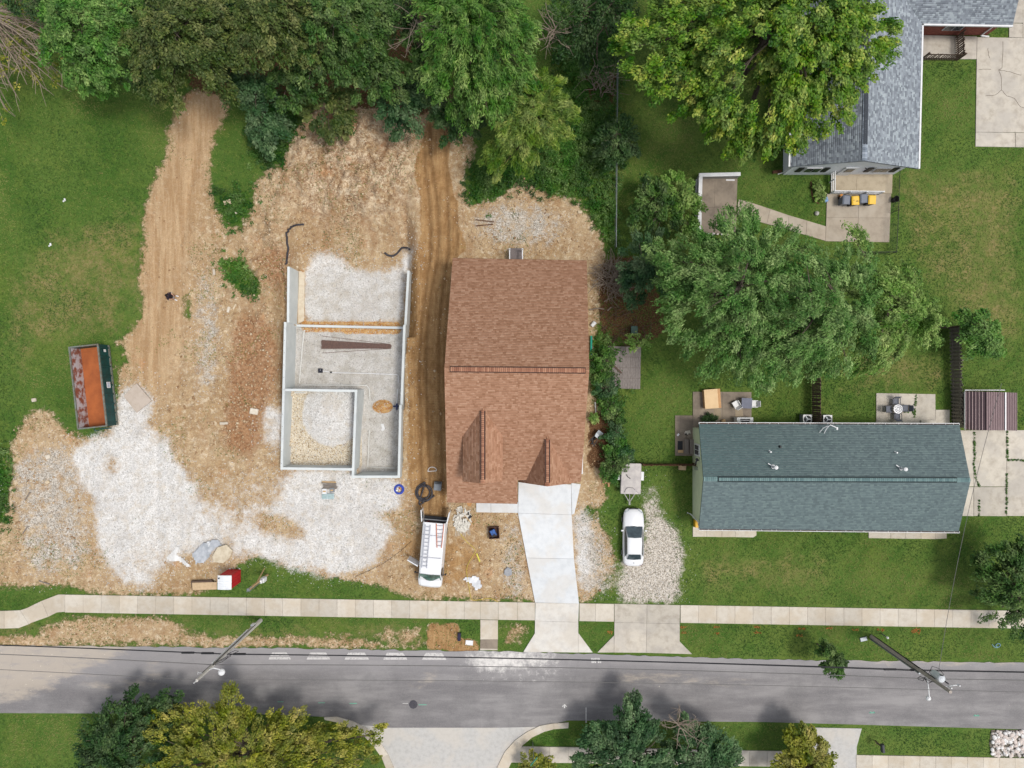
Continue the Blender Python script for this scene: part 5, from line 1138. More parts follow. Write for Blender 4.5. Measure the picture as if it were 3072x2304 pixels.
for k in range(3): mb.tube([(.1, .1, 9.8 - k * .3), (.5 + .2 * k, .1, 9.2 - k), (.45, -.05, 8.2 - k * .8), (.1, -.1, 7.2)], .02, 5)
mb.build('cable_loop', M_wire, up1)
up2 = thing('utility_pole', 'dark utility pole leaning over the road on the right with a white transformer', 'utility pole', (*P(2615, 1910), 0), 0, 'utility poles along the road')
mb = MB(); mb.tube([(0, 0, 0), (0, 0, 10.8)], .18, 10, .11); mb.build('pole', M_poled, up2)
mb = MB(); mb.tube([(-.12, -.19, .1), (-.08, -.17, 7.2)], .075, 8); mb.build('conduit', M_galv, up2)
mb = MB(); mb.tube([(.15, .1, .3), (.12, .1, 8.8)], .03, 6); mb.tube([(.0, .19, .2), (0, .15, 7)], .03, 5); mb.build('cable_riser', M_wire, up2)
mb = MB(); mb.lathe((.42, .2, 8.1), [(.26, 0), (.28, .05), (.28, .95), (.24, 1.02), (.1, 1.06)], 16); tf = mb.build('transformer', mat('transformer_white', A(226, 230, 232), A(206, 212, 216), 3, .4), up2, smooth=False)
mb = MB(); mb.tube([(.35, .45, 9.0), (.35, .55, 9.35)], .05, 6); mb.tube([(.62, .05, 9.0), (.75, -.05, 9.35)], .05, 6); mb.build('bushing', M_iron, tf)
mb = MB(); mb.tube([(0, -.1, 8.0), (-.1, -.7, 8.35), (-.1, -1.35, 8.45)], .04, 6); mb.lathe((-.1, -1.5, 8.3), [(.08, .2), (.17, .1), (.18, .0), (.08, -.06)], 12); mb.build('lamp_arm', M_white, up2)
mb = MB(); mb.tube([(.1, .0, 9.9), (.55, .2, 10.2), (.9, .25, 10.2)], .035, 6); mb.tube([(.3, .1, 10.1), (.3, .1, 10.45)], .05, 6); mb.tube([(.9, .25, 10.1), (.9, .25, 10.4)], .05, 6); mb.build('insulator', M_white, up2)
mb = MB()
mb.tube([(.0, -.1, 8.9), (-.5, .1, 9.2), (-1.0, .3, 8.9), (-.9, -.1, 8.3), (-.3, -.4, 8.0), (0, -.2, 7.8)], .025, 5); mb.tube([(0, .2, 8.2), (.5, .6, 7.8), (.9, .5, 8.0), (1.0, .2, 8.4)], .02, 5); mb.tube([(0, -.2, 8.6), (-.05, -.5, 8.2), (0, -.3, 7.6)], .03, 5)
mb.build('cable_loop', M_wire, up2)
def sagw(a, b, sag, n=16): return [(a[0] + (b[0] - a[0]) * t, a[1] + (b[1] - a[1]) * t, a[2] + (b[2] - a[2]) * t - 4 * sag * t * (1 - t)) for t in [i / n for i in range(n + 1)]]
p1 = P(782, 1861); p2 = P(2615, 1910); dx = p2[0] - p1[0]; dy = p2[1] - p1[1]
def line(name, label, h1, h2, r, m, sag=.6, dyo=0):
    A1 = (p1[0], p1[1] + dyo, h1); A2 = (p2[0], p2[1] + dyo, h2); A0 = (p1[0] - dx, p1[1] - dy + dyo, h2); A3 = (p2[0] + dx, p2[1] + dy + dyo, h1)
    mb = MB(); mb.tube(sagw(A0, A1, sag) + sagw(A1, A2, sag)[1:] + sagw(A2, A3, sag)[1:], r, 5)
    o = mb.build(name, m, at=A1); return tag(o, label, 'wire')
line('telephone_cable', 'thick black cable strung lowest between the two utility poles', 7.0, 6.6, .04, M_wire, .5, -.2)
line('telephone_cable', 'thin dark cable just above the thick black one over the road edge', 7.3, 6.8, .02, M_wire, .45, -.05)
line('power_line', 'twisted grey service wire strung along the middle of the road', 9.5, 8.6, .028, M_wgrey, .7, 0)
line('power_line', 'thin pale power wire strung highest between the pole tops', 12.1, 10.5, .018, M_wgrey, .5, 0)
for i, (px, z, lab) in enumerate(((562, 7.0, 'black cable splice case left of the left pole, farther one'), (621, 7.0, 'black cable splice case left of the left pole, nearer one'), (717, 7.0, 'black cable splice case right of the left pole'), (2672, 6.6, 'long black cable splice case left of the right pole'), (2752, 6.6, 'black cable splice case right of the right pole'))):
    x = (px - 1536) * S * (H - z) / H; t = (x - p1[0]) / dx; y = p1[1] + dy * t - .2
    mb = MB(); mb.tube([(-.45, 0, 0), (-.35, 0, 0), (.35, 0, 0), (.45, 0, 0)], .085, 8); tag(mb.build('splice_case', M_black), lab, 'cable box', 'splice cases on the cable').location = (x, y, z - .1)
mb = MB(); mb.tube(sagw(P3(2812, 2040, 8.4), P3(3005, 1150, 5.5), .6) , .018, 5); tag(mb.build('service_wire', M_wgrey), 'thin service wire rising from the right pole across the lawn', 'wire')
# ------------------------------------------------------------------ things on the building site
def gz(px, py, z=0.0):
    return ground_z(*P(px, py, z))
M_pipe = mat('drain_black', A(52, 50, 56), A(78, 76, 80), 20, .5); M_pvc = mat('pvc_white', A(242, 242, 242), None, 5, .4)
def ppath(pts, up=.06, n=5):
    """smooth path over the ground through photo points"""
    out = []
    for i in range(len(pts) - 1):
        p0, p1_, p2_, p3 = pts[max(i - 1, 0)], pts[i], pts[i + 1], pts[min(i + 2, len(pts) - 1)]
        for k in range(n):
            t = k / n; f = lambda a, b, c, d: .5 * (2 * b + (c - a) * t + (2 * a - 5 * b + 4 * c - d) * t * t + (3 * b - a - 3 * c + d) * t ** 3)
            out.append((f(p0[0], p1_[0], p2_[0], p3[0]), f(p0[1], p1_[1], p2_[1], p3[1])))
    out.append(pts[-1]); res = []
    for a, b in out:
        z = gz(a, b); x, y = P(a, b, z); z = max(ground_z(x + a_, y + b_) for a_ in (-.14, 0, .14) for b_ in (-.14, 0, .14)); res.append((x, y, z + up))
    zs = [p[2] for p in res]; k = len(zs); res = [(p[0], p[1], max(zs[i], sum(zs[max(0, i - 3):i + 4]) / len(zs[max(0, i - 3):i + 4]))) for i, p in enumerate(res)]
    return res
def pipe(name, label, cat, pts, r, m, up=None, n=6, group=None, ribs=False):
    q_ = ppath(pts, r * .9 if up is None else up); mb = MB(); mb.tube(q_, r, n)
    return tag(mb.build(name, m, at=q_[0]), label, cat, group)
pipe('drain_hose', 'long black corrugated drain pipe curving up from the left foundation wall', 'pipe', [(881, 806), (878, 760), (875, 715), (880, 695), (892, 681), (905, 677), (917, 677)], .085, M_pipe)
pipe('drain_hose', 'short S shaped black corrugated drain pipe above the right foundation wall', 'pipe', [(1156, 760), (1166, 767), (1180, 768), (1193, 760), (1205, 747), (1220, 744), (1232, 750)], .085, M_pipe)
pl = []
for i in range(70):
    a = i / 69 * 2 * math.pi * 3.6; r = 16 + 9.5 * (i / 69) + 1.5 * math.sin(a * .7); pl.append((1272 + r * math.cos(a + 1) + (2 if r > 20 else 0), 1477 + r * math.sin(a + 1) * 1.05))
pl += [(1258, 1509), (1275, 1504), (1290, 1496), (1304, 1486)]
pipe('hose_coil', 'large black corrugated hose coiled on the dirt above the van', 'hose', pl, .06, M_pipe, up=.08)
gb_ = thing('junction_box', 'grey metal box on the dirt right of the black hose coil', 'box', (*P(1314, 1457), gz(1314, 1457)), math.radians(-6))
M_gbx = mat('box_grey', A(138, 144, 150), A(126, 132, 138), 3, .5)
mb = MB(); mb.box((0, 0, .22), (.62, .72, .44)); mb.build('body', M_gbx, gb_, bev=.02)
mb = MB(); mb.box((0, -.1, .46), (.58, .5, .03)); mb.build('lid', M_gbx, gb_)
for k in range(2): mb = MB(); mb.box((0, .24 + .1 * k, .46), (.54, .06, .04)); mb.build('vent_slot', M_black, gb_)
reel = thing('cable_reel', 'blue round spool of pipe with white scraps in its middle', 'reel', (*P(1197, 1468), gz(1197, 1468)))
M_blue = mat('reel_blue', A(60, 88, 196), A(50, 72, 170), 6, .45)
for k in range(3):
    mb = MB(); mb.tube([((.40 - .05 * k) * math.cos(a * .3142), (.40 - .05 * k) * math.sin(a * .3142), .05 + .04 * k) for a in range(21)], .045, 6); mb.build('coil', M_blue, reel)
for k in range(7): mb = MB(); mb.box((R.uniform(-.2, .2), R.uniform(-.2, .2), .05 + .02 * k), (.16, .12, .06), R.uniform(0, 3)); mb.build('scrap', [M_white, M_ltw, M_rust][k % 3] if k % 3 != 2 else M_rust, reel)
pipe('pvc_hoop', 'thin white plastic hoop on the track left of the brown roof', 'hoop', [(1284, 1413), (1288, 1404), (1297, 1401), (1306, 1404), (1310, 1411), (1297, 1413), (1284, 1414)], .03, M_pvc, up=.04)
pipe('pvc_offcut', 'bent white plastic pipe piece just below the blue spool', 'pipe', [(1183, 1497), (1177, 1490), (1175, 1489)] [::-1] + [(1185, 1500), (1196, 1513)], .04, M_pvc)
def heap_rocks(c, n, rr, m, parent, nm='stone', smin=.08, smax=.2):
    for i in range(n):
        a = R.uniform(0, 6.28); r = rr * math.sqrt(R.random()); s = R.uniform(smin, smax); mb = MB(); mb.ball((0, 0, 0), s, 6, 4)
        o = mb.build(nm, m, parent); o.location = (c[0] + r * math.cos(a), c[1] + r * math.sin(a), c[2] + s * .4); o.scale = (1, R.uniform(.6, 1), R.uniform(.5, .8)); o.rotation_euler = (0, 0, R.uniform(0, 6))
sp = thing('scrap_pile', 'heap of white siding offcuts right of the van', 'scrap pile', (*P(1391, 1558), gz(1391, 1558)))
M_scr = mat('offcut_white', A(226, 222, 212), A(206, 202, 192), 9, .7); mes = []
for k in range(4):
    mb = MB(); mb.box((0, 0, 0), ((.42, .14, .015), (.3, .2, .02), (.6, .09, .02), (.24, .24, .02))[k]); ob = mb.build('offcut', M_scr, sp); mes.append(ob)
for i in range(110):
    o = mes[i] if i < 4 else mes[i % 4].copy()
    if i >= 4: C.objects.link(o); o.parent = sp
    a = R.uniform(0, 6.28); r = math.sqrt(R.random()); h_ = .35 * (1 - r * r)
    o.location = (.72 * r * math.cos(a) - .1, 1.0 * r * math.sin(a), .05 + h_ * R.random()); o.rotation_euler = (R.uniform(-.5, .5), R.uniform(-.5, .5), R.uniform(0, 3.1))
for i in range(11):
    mb = MB(); x = -.6 + i * .11; mb.bar((x, -.7, .1), (x * 1.15 + R.uniform(-.05, .05), -1.25 - R.uniform(0, .2), .04), .025); mb.build('strip', M_scr, sp)
for a, b in (((.1, .4, .45), (.75, -.4, .2)), ((.5, -.7, .2), (1.35, -1.35, .06)), ((0, 1.6, .05), (.0, .6, .3))): mb = MB(); mb.bar(a, b, .06, .03); mb.build('stick', M_ltw, sp)
bb = thing('equipment_crate', 'dark open wooden crate holding a blue machine in front of the porch', 'crate', (*P(1482, 1596), gz(1482, 1596)), math.radians(4))
M_cr = mat('crate_brown', A(88, 58, 46), A(66, 44, 36), 5)
mb = MB(); mb.box((0, 0, .03), (.85, .95, .05)); mb.build('base', M_cr, bb)
for s in (-1, 1):
    mb = MB(); mb.box((s * .42, 0, .22), (.05, .95, .42)); mb.build('side', M_cr, bb); mb = MB(); mb.box((0, s * .47, .22), (.79, .05, .40)); mb.build('side', M_cr, bb)
mb = MB(); mb.box((-.05, .02, .38), (.42, .55, .4), .4); mb.build('machine', mat('machine_blue', A(66, 116, 190), A(40, 60, 110), 4, .4), bb, bev=.03)
mb = MB(); mb.box((-.02, -.2, .60), (.34, .16, .06), .4); mb.build('grip', M_black, bb)
sc_ = lambda nm, lab, cat, px, py, dims, rz, m, up=0.0, bev=0: tag((lambda mb: mb.build(nm, m, at=(*P(px, py), gz(px, py)), bev=bev))(MB().box((*P(px, py), gz(px, py) + dims[2] / 2 + up), dims, rz)), lab, cat)
tl_ = thing('hand_tool', 'dark grey power tool lying above the white scrap heap', 'tool', (*P(1406, 1548), gz(1406, 1548)))
mb = MB(); mb.box((.1, -.05, .1), (.3, .22, .18), .6); mb.build('body', M_trim, tl_); mb = MB(); mb.bar((0, .05, .1), (-.02, .35, .1), .1); mb.bar((-.05, 0, .1), (-.3, -.12, .06), .08); mb.build('handle', M_trim, tl_)
def crumpled(name, label, cat, poly, m, amp, seed, st=.12, z0=.05):
    w_ = [P(*p) for p in poly]; xs_ = [p[0] for p in w_]; ys_ = [p[1] for p in w_]; gx = np.arange(min(xs_), max(xs_), st); gy = np.arange(min(ys_), max(ys_), st)
    XX, YY = np.meshgrid(gx, gy); ZZ = np.abs(fbm(XX, YY, 1.6, 3, seed) - .5) * amp * 2 + fbm(XX, YY, .6, 2, seed + 3) * amp * .6
    wx = XX + (fbm(XX, YY, 1.0, 2, seed + 9) - .5) * .5; wy = YY + (fbm(XX, YY, 1.0, 2, seed + 5) - .5) * .5
    ins = inside(wx, wy, w_); cx_, cy_ = sum(xs_) / len(xs_), sum(ys_) / len(ys_); bz = ground_z(cx_, cy_); idx = -np.ones(XX.shape, int); vs = []; fs = []
    for j in range(XX.shape[0]):
        for i in range(XX.shape[1]):
            if ins[j, i]: idx[j, i] = len(vs); vs.append((XX[j, i], YY[j, i], max(ground_z(XX[j, i], YY[j, i]), bz) + z0 + ZZ[j, i]))
    for j in range(XX.shape[0] - 1):
        for i in range(XX.shape[1] - 1):
            f = (idx[j, i], idx[j, i + 1], idx[j + 1, i + 1], idx[j + 1, i])
            if min(f) >= 0: fs.append(f)
    mb = MB(); mb.add(vs, fs); o = mb.build(name, m, at=(cx_, cy_, bz), smooth=False); sdm = o.modifiers.new('thick', 'SOLIDIFY'); sdm.thickness = .01; return tag(o, label, cat)
M_pls = mat('plastic_sheet_grey', A(196, 200, 206), A(160, 166, 172), 2, .3, spec=.5); M_plw = mat('plastic_sheet_white', A(232, 233, 236), A(206, 208, 212), 2, .35, spec=.4)
crumpled('plastic_sheet', 'crumpled grey plastic sheet on the gravel above the red toilet', 'sheet', [(612, 1628), (655, 1618), (670, 1632), (640, 1655), (620, 1690), (585, 1696), (576, 1665)], M_pls, .16, 3)
crumpled('plastic_sheet', 'crumpled white plastic sheet on the dirt below the siding heap', 'sheet', [(1388, 1732), (1425, 1722), (1444, 1732), (1448, 1764), (1425, 1770), (1412, 1748), (1386, 1742)], M_plw, .12, 8)
crumpled('washout_patch', 'hardened white concrete washout left of the grey plastic sheet', 'concrete waste', [(500, 1668), (530, 1632), (545, 1640), (535, 1662), (560, 1680), (585, 1692), (560, 1700), (520, 1688)], mat('washout_white', A(236, 236, 234), A(214, 212, 208), 3), .07, 5)
rk = MB(); rk.prism([P(640, 1668), P(655, 1640), P(682, 1632), P(700, 1650), P(692, 1672), P(672, 1688), P(644, 1684)], .05, .24); tag(rk.build('flat_rock', mat('pale_rock', A(222, 212, 190), A(196, 182, 156), 3, .9, bump=.5), at=(*P(670, 1660), 0), bev=.03), 'flat pale slab of rock lying beside the grey plastic sheet', 'rock')
tag(MB().prism([P(1513, 1710), P(1522, 1700), P(1535, 1706), P(1536, 1724), P(1522, 1728), P(1512, 1722)], .02, .14).build('flat_rock', mat('grey_rock', A(168, 170, 174), A(146, 148, 152), 6), at=(*P(1524, 1714), 0), bev=.03), 'grey flat stone on the dirt left of the white drive', 'rock')
pipe('rope', 'yellow cord trailing from the white siding heap to the sidewalk', 'cord', [(1376, 1592), (1398, 1622), (1425, 1648), (1418, 1668), (1404, 1692), (1400, 1715), (1406, 1750), (1411, 1785), (1420, 1800), (1470, 1795), (1500, 1808), (1540, 1818), (1570, 1806)], .025, mat('cord_yellow', A(214, 190, 84)), up=.04)
tag(MB().bar((*P(1430, 1660), .06), (*P(1440, 1685), .06), .12, .02).build('yellow_strap', mat('strap_yellow', A(226, 214, 96)), at=(*P(1435, 1672), 0)), 'short pale yellow plastic strap beside the siding heap', 'strap')
tag(MB().prism([P(1398, 1506), P(1418, 1506), P(1412, 1519), P(1404, 1517)], .02, .06).build('cardboard_piece', mat('orange_card', A(202, 150, 96)), at=(*P(1406, 1510), 0)), 'orange brown cardboard piece at the porch edge left of the front walk', 'cardboard')
pipe('ground_wire', 'thin wire lying across the gravel from the sidewalk grass to the van door', 'wire', [(1065, 1730), (1120, 1705), (1165, 1680), (1210, 1645), (1235, 1622)], .012, M_wire, up=.03)
lum = thing('lumber_stack', 'small stack of dark weathered boards on the gravel below the foundation', 'lumber', (*P(988, 1455), gz(988, 1455)))
for k in range(6):
    mb = MB(); mb.box((R.uniform(-.06, .1), .26 - .11 * k, .08 + .03 * (k % 2)), (1.1 + R.uniform(-.1, .25), .10, .07), R.uniform(-.06, .14)); mb.build('board', M_ltw if k == 0 else M_oldw, lum)
for i, (px, py, dx_, dy_, lab) in enumerate(((975, 1473, .36, .42, 'left'), (997, 1470, .34, .36, 'right'))):
    t = thing('plastic_tote', ('pale plastic tote of scraps below the dark boards, ' + lab + ' one'), 'tote', (*P(px, py), gz(px, py)), .1 * i); mb = MB(); mb.box((0, 0, .12), (dx_, dy_, .24)); mb.build('body', M_white if i == 0 else M_gbx, t); mb = MB(); mb.box((0, .0, .25), (dx_ * .7, .12, .05)); mb.build('scrap', M_ltw, t)
tb = thing('tool_tray', 'pale blue tray holding two blocks on gravel below the dark boards', 'tray', (*P(985, 1488), gz(985, 1488)))
mb = MB(); mb.box((0, 0, .1), (1.0, .46, .2)); mb.build('tray', mat('tray_blue', A(196, 214, 218), A(170, 190, 196), 4, .4), tb, bev=.02)
for s in (-.24, .24): mb = MB(); mb.box((s, 0, .22), (.4, .36, .06)); mb.build('block', mat('block_mint', A(176, 196, 196), A(150, 172, 172), 5, .4), tb)
rb = thing('rebar_bundle', 'bundle of rusty brown steel bars on the basement gravel', 'steel bars', P3(1068, 1030, FLOOR_S))
M_reb = mat('rebar_brown', A(96, 78, 72), A(122, 96, 86), 9, .7)
for i in range(34):
    u = i / 33 - .5; a = Vector(P3(965, 1020 + 27 * (u + .5) , FLOOR_S)); b = Vector(P3(1174, 1033 + 13 * (u + .5), FLOOR_S)); z = .05 + .07 * R.random() + .06 * (1 - abs(u) * 2)
    if i in (0, 33): a.y += .35 * (1 if i == 0 else -1); b.y -= .0
    o_ = Vector(rb.location); mb = MB(); mb.bar(a - o_ + Vector((R.uniform(-.05, .1), 0, z)), b - o_ + Vector((R.uniform(-.1, .05), 0, z)), .032); mb.build('bar', M_reb, rb)
sump = thing('sump_pit', 'square black sump lid on the basement gravel with a white pipe', 'sump', P3(962, 1112, FLOOR_S))
mb = MB(); mb.box((0, 0, .08), (.38, .38, .16)); mb.build('lid', mat('sump_black', A(44, 46, 58)), sump, bev=.02); mb = MB(); mb.box((0.02, .05, .17), (.05, .05, .03)); mb.build('knob', M_white, sump)
def pvc(lab, pts, z, r=.045):
    q_ = [P3(a, b, z) for a, b in pts]; mb = MB(); mb.tube([(x, y, zz + .12) for x, y, zz in q_], r, 6); return tag(mb.build('pvc_pipe', M_pvc, at=q_[0]), lab, 'pipe')
pvc('white plastic pipe elbow running right from the black sump lid', [(970, 1114), (987, 1115), (990, 1118), (1100, 1120), (1193, 1124), (1196, 1128), (1195, 1148)], FLOOR_S)
pvc('straight white plastic pipe beside the right basement wall above the orange sand', [(1194, 1167), (1191, 1212)], FLOOR_S)
tag(MB().tube([P3(990, 1117, FLOOR_S + .15), P3(996, 1117, FLOOR_S + .15)], .07, 8).build('pipe_coupling', M_black, at=P3(993, 1117, FLOOR_S)), 'short black coupling on the white pipe next to the sump lid', 'coupling')
vlv = thing('valve_cluster', 'dark blue pipe fitting at the wall end of the white pipe beside the sand', 'fitting', P3(1191, 1219, FLOOR_S))
M_nav = mat('fitting_blue', A(72, 78, 120), A(54, 58, 92), 6, .5)
mb = MB(); mb.tube([(-.32, 0, .14), (.2, .02, .14)], .07, 8); mb.build('tee', M_nav, vlv); mb = MB(); mb.tube([(.0, -.3, .14), (.02, .25, .14)], .08, 8); mb.ball((0, 0, .2), .12, 8, 5); mb.build('valve', M_nav, vlv)
for i, (px, py, s_, lab) in enumerate(((936, 1202, .42, 'left rounded grey lump of spilled concrete in the garage pit'), (1026, 1205, .46, 'right rounded grey lump of spilled concrete in the garage pit'))):
    x, y, z = P3(px, py, FLOOR_G); mb = MB(); mb.lathe((x, y, z - .05), [(s_, 0), (s_ * .98, .14), (s_ * .8, .26), (s_ * .4, .32), (.02, .33)], 14); tag(mb.build('concrete_lump', M_wall_c, at=(x, y, z)), lab, 'concrete lump', 'spilled concrete lumps in the garage pit')
tag(MB().bar(P3(937, 1237, FLOOR_G + .25), P3(931, 1255, FLOOR_G + .3), .03).build('iron_bar', M_reb, at=P3(934, 1246, FLOOR_G)), 'thin dark iron bar stuck in the garage pit gravel', 'bar')
tag(MB().prism([P(1143, 1272, FLOOR_S), P(1151, 1271, FLOOR_S), P(1155, 1285, FLOOR_S), P(1152, 1292, FLOOR_S), P(1143, 1291, FLOOR_S), P(1147, 1284, FLOOR_S)], FLOOR_S + .04, FLOOR_S + .08).build('paper_scrap', M_white, at=P3(1148, 1282, FLOOR_S)), 'pale bent paper scrap on the basement gravel below the sand', 'scrap')
tag(MB().lathe((0, 0, 0), [(.28, -.05), (.28, .03), (.1, .06)], 12).build('pier_pad', M_wall_c, at=(*P(972, 926, FLOOR_N), FLOOR_N + .03)), 'round pale concrete pad on the gravel north of the basement', 'pad')
tag(MB().bar(P3(1134, 972, FLOOR_N + .2), P3(1142, 956, FLOOR_N + .25), .06, .03).build('wood_stick', M_ltw, at=P3(1138, 964, FLOOR_N)), 'short tilted wooden stick by the low cross wall', 'stick')
for i, (px, py, a, b, rz, lab) in enumerate(((683, 607, .62, .42, .2, 'large pale flat rock on the weeds left of the dirt mound'), (642, 816, .2, .5, .1, 'narrow pale stone block by the green weeds'), (686, 929, .22, .5, -.25, 'pale block on the dirt right of the weeds'), (704, 920, .16, .5, -.5, 'thin grey plank on the dirt right of the weeds'), (672, 1270, .7, .22, .05, 'cream paving block on the brown clay patch'), (145, 1370, .38, .34, .3, 'pale square stone on the dirt left of the white gravel'), (143, 1446, .3, .26, .6, 'small pale stone on the dirt left of the white gravel'), (103, 1200, .36, .3, .2, 'white stone at the lawn edge below the dumpster'), (764, 1234, .7, .5, -.2, 'white washed rock left of the garage wall'), (1740, 637, .36, .26, .0, 'pale concrete block on the dirt above the brown house'), (226, 1703, .36, .3, 1.0, 'cream stone near the sidewalk bend'), (710, 640, .18, .16, 0, 'tiny pale stone in the weeds below the big flat rock'))):
    z = gz(px, py); mb = MB(); mb.box((0, 0, .08), (a, b, .2), rz); tag(mb.build('rock', mat('rock_%s' % 'abc'[i % 3], *[(A(220, 204, 176), A(196, 176, 146)), (A(212, 202, 186), A(190, 178, 160)), (A(228, 220, 204), A(204, 192, 172))][i % 3], 5), at=(0, 0, 0), bev=.05), lab, 'rock').location = (*P(px, py), z)
for i, (a, b, lab) in enumerate((((1427, 659), (1483, 666), 'thin red brown stick on the dirt above the brown roof, upper one'), ((1427, 678), (1480, 673), 'thin red brown stick on the dirt above the brown roof, lower one'), ((118, 1742), (150, 1752), 'grey weathered board at the dirt edge near the sidewalk'), ((70, 1600), (84, 1580), 'dark stick on the dirt at the left edge'), ((76, 1500), (92, 1476), 'curved brown stick on the left dirt'))):
    z = gz(*a) + .1; mb = MB(); mb.bar((*P(*a), z), (*P(*b), z), .08, .05); tag(mb.build('wood_piece', M_brw if i < 2 else M_oldw, at=(*P(*a), z)), lab, 'wood')
for i, (px, py, lab) in enumerate(((193, 602, 'white litter scrap on the lawn above the dumpster, upper one'), (150, 736, 'white litter scrap on the lawn above the dumpster, lower one'))):
    mb = MB(); mb.box((0, 0, .03), (.28, .12, .02), .6); mb.box((.05, .08, .05), (.14, .22, .02), .2); tag(mb.build('litter_scrap', M_white), lab, 'litter').location = (*P(px, py), gz(px, py))
# verge and street pieces
sc_('black_bin', 'narrow black box standing on the dug verge by the grass square', 'box', 1378, 1909, (.26, .66, .25), -.05, mat('navy_black', A(44, 42, 66)), bev=.02)
sc_('white_board', 'white rectangular board lying on the dug verge', 'board', 1408, 1928, (.62, .40, .04), -.07, M_white, .03)
sc_('meter_cover', 'pale grey meter box lid in the verge left of the right utility pole', 'meter box', 2590, 1917, (.58, .34, .1), .22, M_galv, bev=.02)
sc_('wood_step_box', 'tan wooden box by the brown fence and pale green wall', 'box', 2045, 1401, (.6, .45, .35), -.05, M_ply, bev=.02)
mp = thing('marker_post', 'short white capped marker post beside the right utility pole', 'post', (*P(2646, 1902), 0))
mb = MB(); mb.tube([(0, 0, 0), (0, 0, .8)], .05, 8); mb.build('post', M_galv, mp); mb = MB(); mb.lathe((0, 0, .8), [(.09, 0), (.1, .12), (.05, .2)], 10); mb.build('cap', M_white, mp)
pipe('garden_hose', 'pale blue hose looped on the grass at the right verge', 'hose', [(2975, 1932), (2982, 1940), (2990, 1942), (2998, 1938), (2999, 1932), (2992, 1930), (2986, 1936), (2992, 1941)], .035, mat('hose_blue', A(130, 170, 180)), up=.05)
mbx = thing('mailbox', 'dark mailbox on a post on the grass left of the white stones', 'mailbox', (*P(2626, 2222), 0), .1)
mb = MB(); mb.tube([(0, 0, 0), (0, 0, 1.05)], .05, 6); mb.bar((-.35, .25, .75), (0, 0, .9), .06); mb.build('post', M_dkw, mbx); mb = MB(); mb.loft([[(-.13, y, 1.05), (-.13, y, 1.25), (-.08, y, 1.36), (.08, y, 1.36), (.13, y, 1.25), (.13, y, 1.05)] for y in (-.35, .3)]); mb.build('box', mat('mailbox_dark', A(60, 62, 70), A(50, 52, 58), 3, .4), mbx)
ssn = thing('street_sign', 'thin pole with a green street name blade at the side street corner', 'street sign', (*P(1598, 2226), 0))
mb = MB(); mb.tube([(0, 0, 0), (0, 0, 3.1)], .035, 6); mb.build('pole', M_galv, ssn); mb = MB(); mb.bar((-.28, -.30, 3.15), (.28, .36, 3.15), .03, .2); mb.build('blade', mat('sign_green', A(70, 170, 140), None, 3, .4), ssn)
stb = thing('stone_bed', 'bed of large white river stones at the lower right corner', 'stone bed', (*P(3030, 2232), 0))
mb = MB(); mb.prism([P(2974, 2190), P(3120, 2190), P(3120, 2272), P(2976, 2269), P(2968, 2230)], -.05, .02); mb.build('gravel_base', mat('bed_soil', A(120, 112, 100), A(96, 90, 80), 9), stb, at=tuple(stb.location))
sms = []
for k in range(5):
    mb = MB(); s_ = (.10, .14, .18, .13, .22)[k]; mb.ball((0, 0, 0), s_, 7, 5); ob = mb.build('river_stone', mat('river_stone_%s' % 'abcde'[k], *[(A(232, 228, 222), A(206, 200, 192)), (A(214, 204, 196), A(190, 180, 170)), (A(240, 238, 236), A(220, 218, 214)), (A(200, 196, 192), A(176, 172, 168)), (A(226, 214, 206), A(204, 190, 180))][k], 4), stb); sms.append(ob)
for i in range(280):
    o = sms[i] if i < 5 else sms[i % 5].copy()
    if i >= 5: C.objects.link(o); o.parent = stb
    px, py = R.uniform(2974, 3090), R.uniform(2192, 2268); x, y = P(px, py); o.location = (x - stb.location.x, y - stb.location.y, .05 + R.random() * .08); o.scale = (1, R.uniform(.6, .95), R.uniform(.5, .75)); o.rotation_euler = (R.uniform(-.3, .3), R.uniform(-.3, .3), R.uniform(0, 6.3))
# ------------------------------------------------------------------ yard of the brown house, east side
dk = thing('wooden_platform', 'grey weathered plank platform beside the hedge under the trees', 'platform', (*P(1870, 1104), 0), math.radians(-1.2))
M_gpl = mat('grey_plank', A(150, 142, 136), A(118, 110, 106), 4, .9, stretch=(5, 1, 1))
for i in range(13):
    y0 = -1.75
    for j in range(4):
        mb = MB(); mb.box((-1.29 + i * .215, y0 + .45 + j * .885, .3 + R.uniform(-.004, .004)), (.205, .87, .04)); mb.build('plank', M_gpl, dk)
mb = MB(); mb.box((0, .05, .14), (2.75, 3.5, .26)); mb.build('frame', M_dkw, dk)
tag(MB().bar((*P(1826, 1085), .42), (*P(1863, 1120), .42), .14, .06).build('loose_board', M_dkw, at=(*P(1845, 1102), .4)), 'dark board lying diagonally on the grey plank platform', 'board')
gbn = thing('wheeled_bin', 'dark green wheeled bin at the edge of the leaf litter', 'bin', (*P(1897, 992), 0))
mb = MB(); mb.loft([[(-.24 * k, -.28 * k, z), (.24 * k, -.28 * k, z), (.24 * k, .28 * k, z), (-.24 * k, .28 * k, z)] for k, z in ((.8, .05), (1, .95))]); mb.build('body', mat('bin_green', A(40, 64, 58), None, 3, .5), gbn)
mb = MB(); mb.box((0, 0, .99), (.54, .64, .07)); mb.build('lid', mat('bin_green_lid', A(60, 92, 84), None, 3, .45), gbn, bev=.02)
pail = thing('paint_bucket', 'white bucket tipped on the soil right of the brown roof', 'bucket', (*P(1779, 973), .18), .9)
mb = MB(); mb.tube([(-.22, 0, 0), (.22, 0, 0)], .15, 12, .18); mb.build('body', M_white, pail); mb = MB(); mb.tube([(.22, 0, 0), (.24, 0, 0)], .16, 12); mb.build('rim', M_gbx, pail)
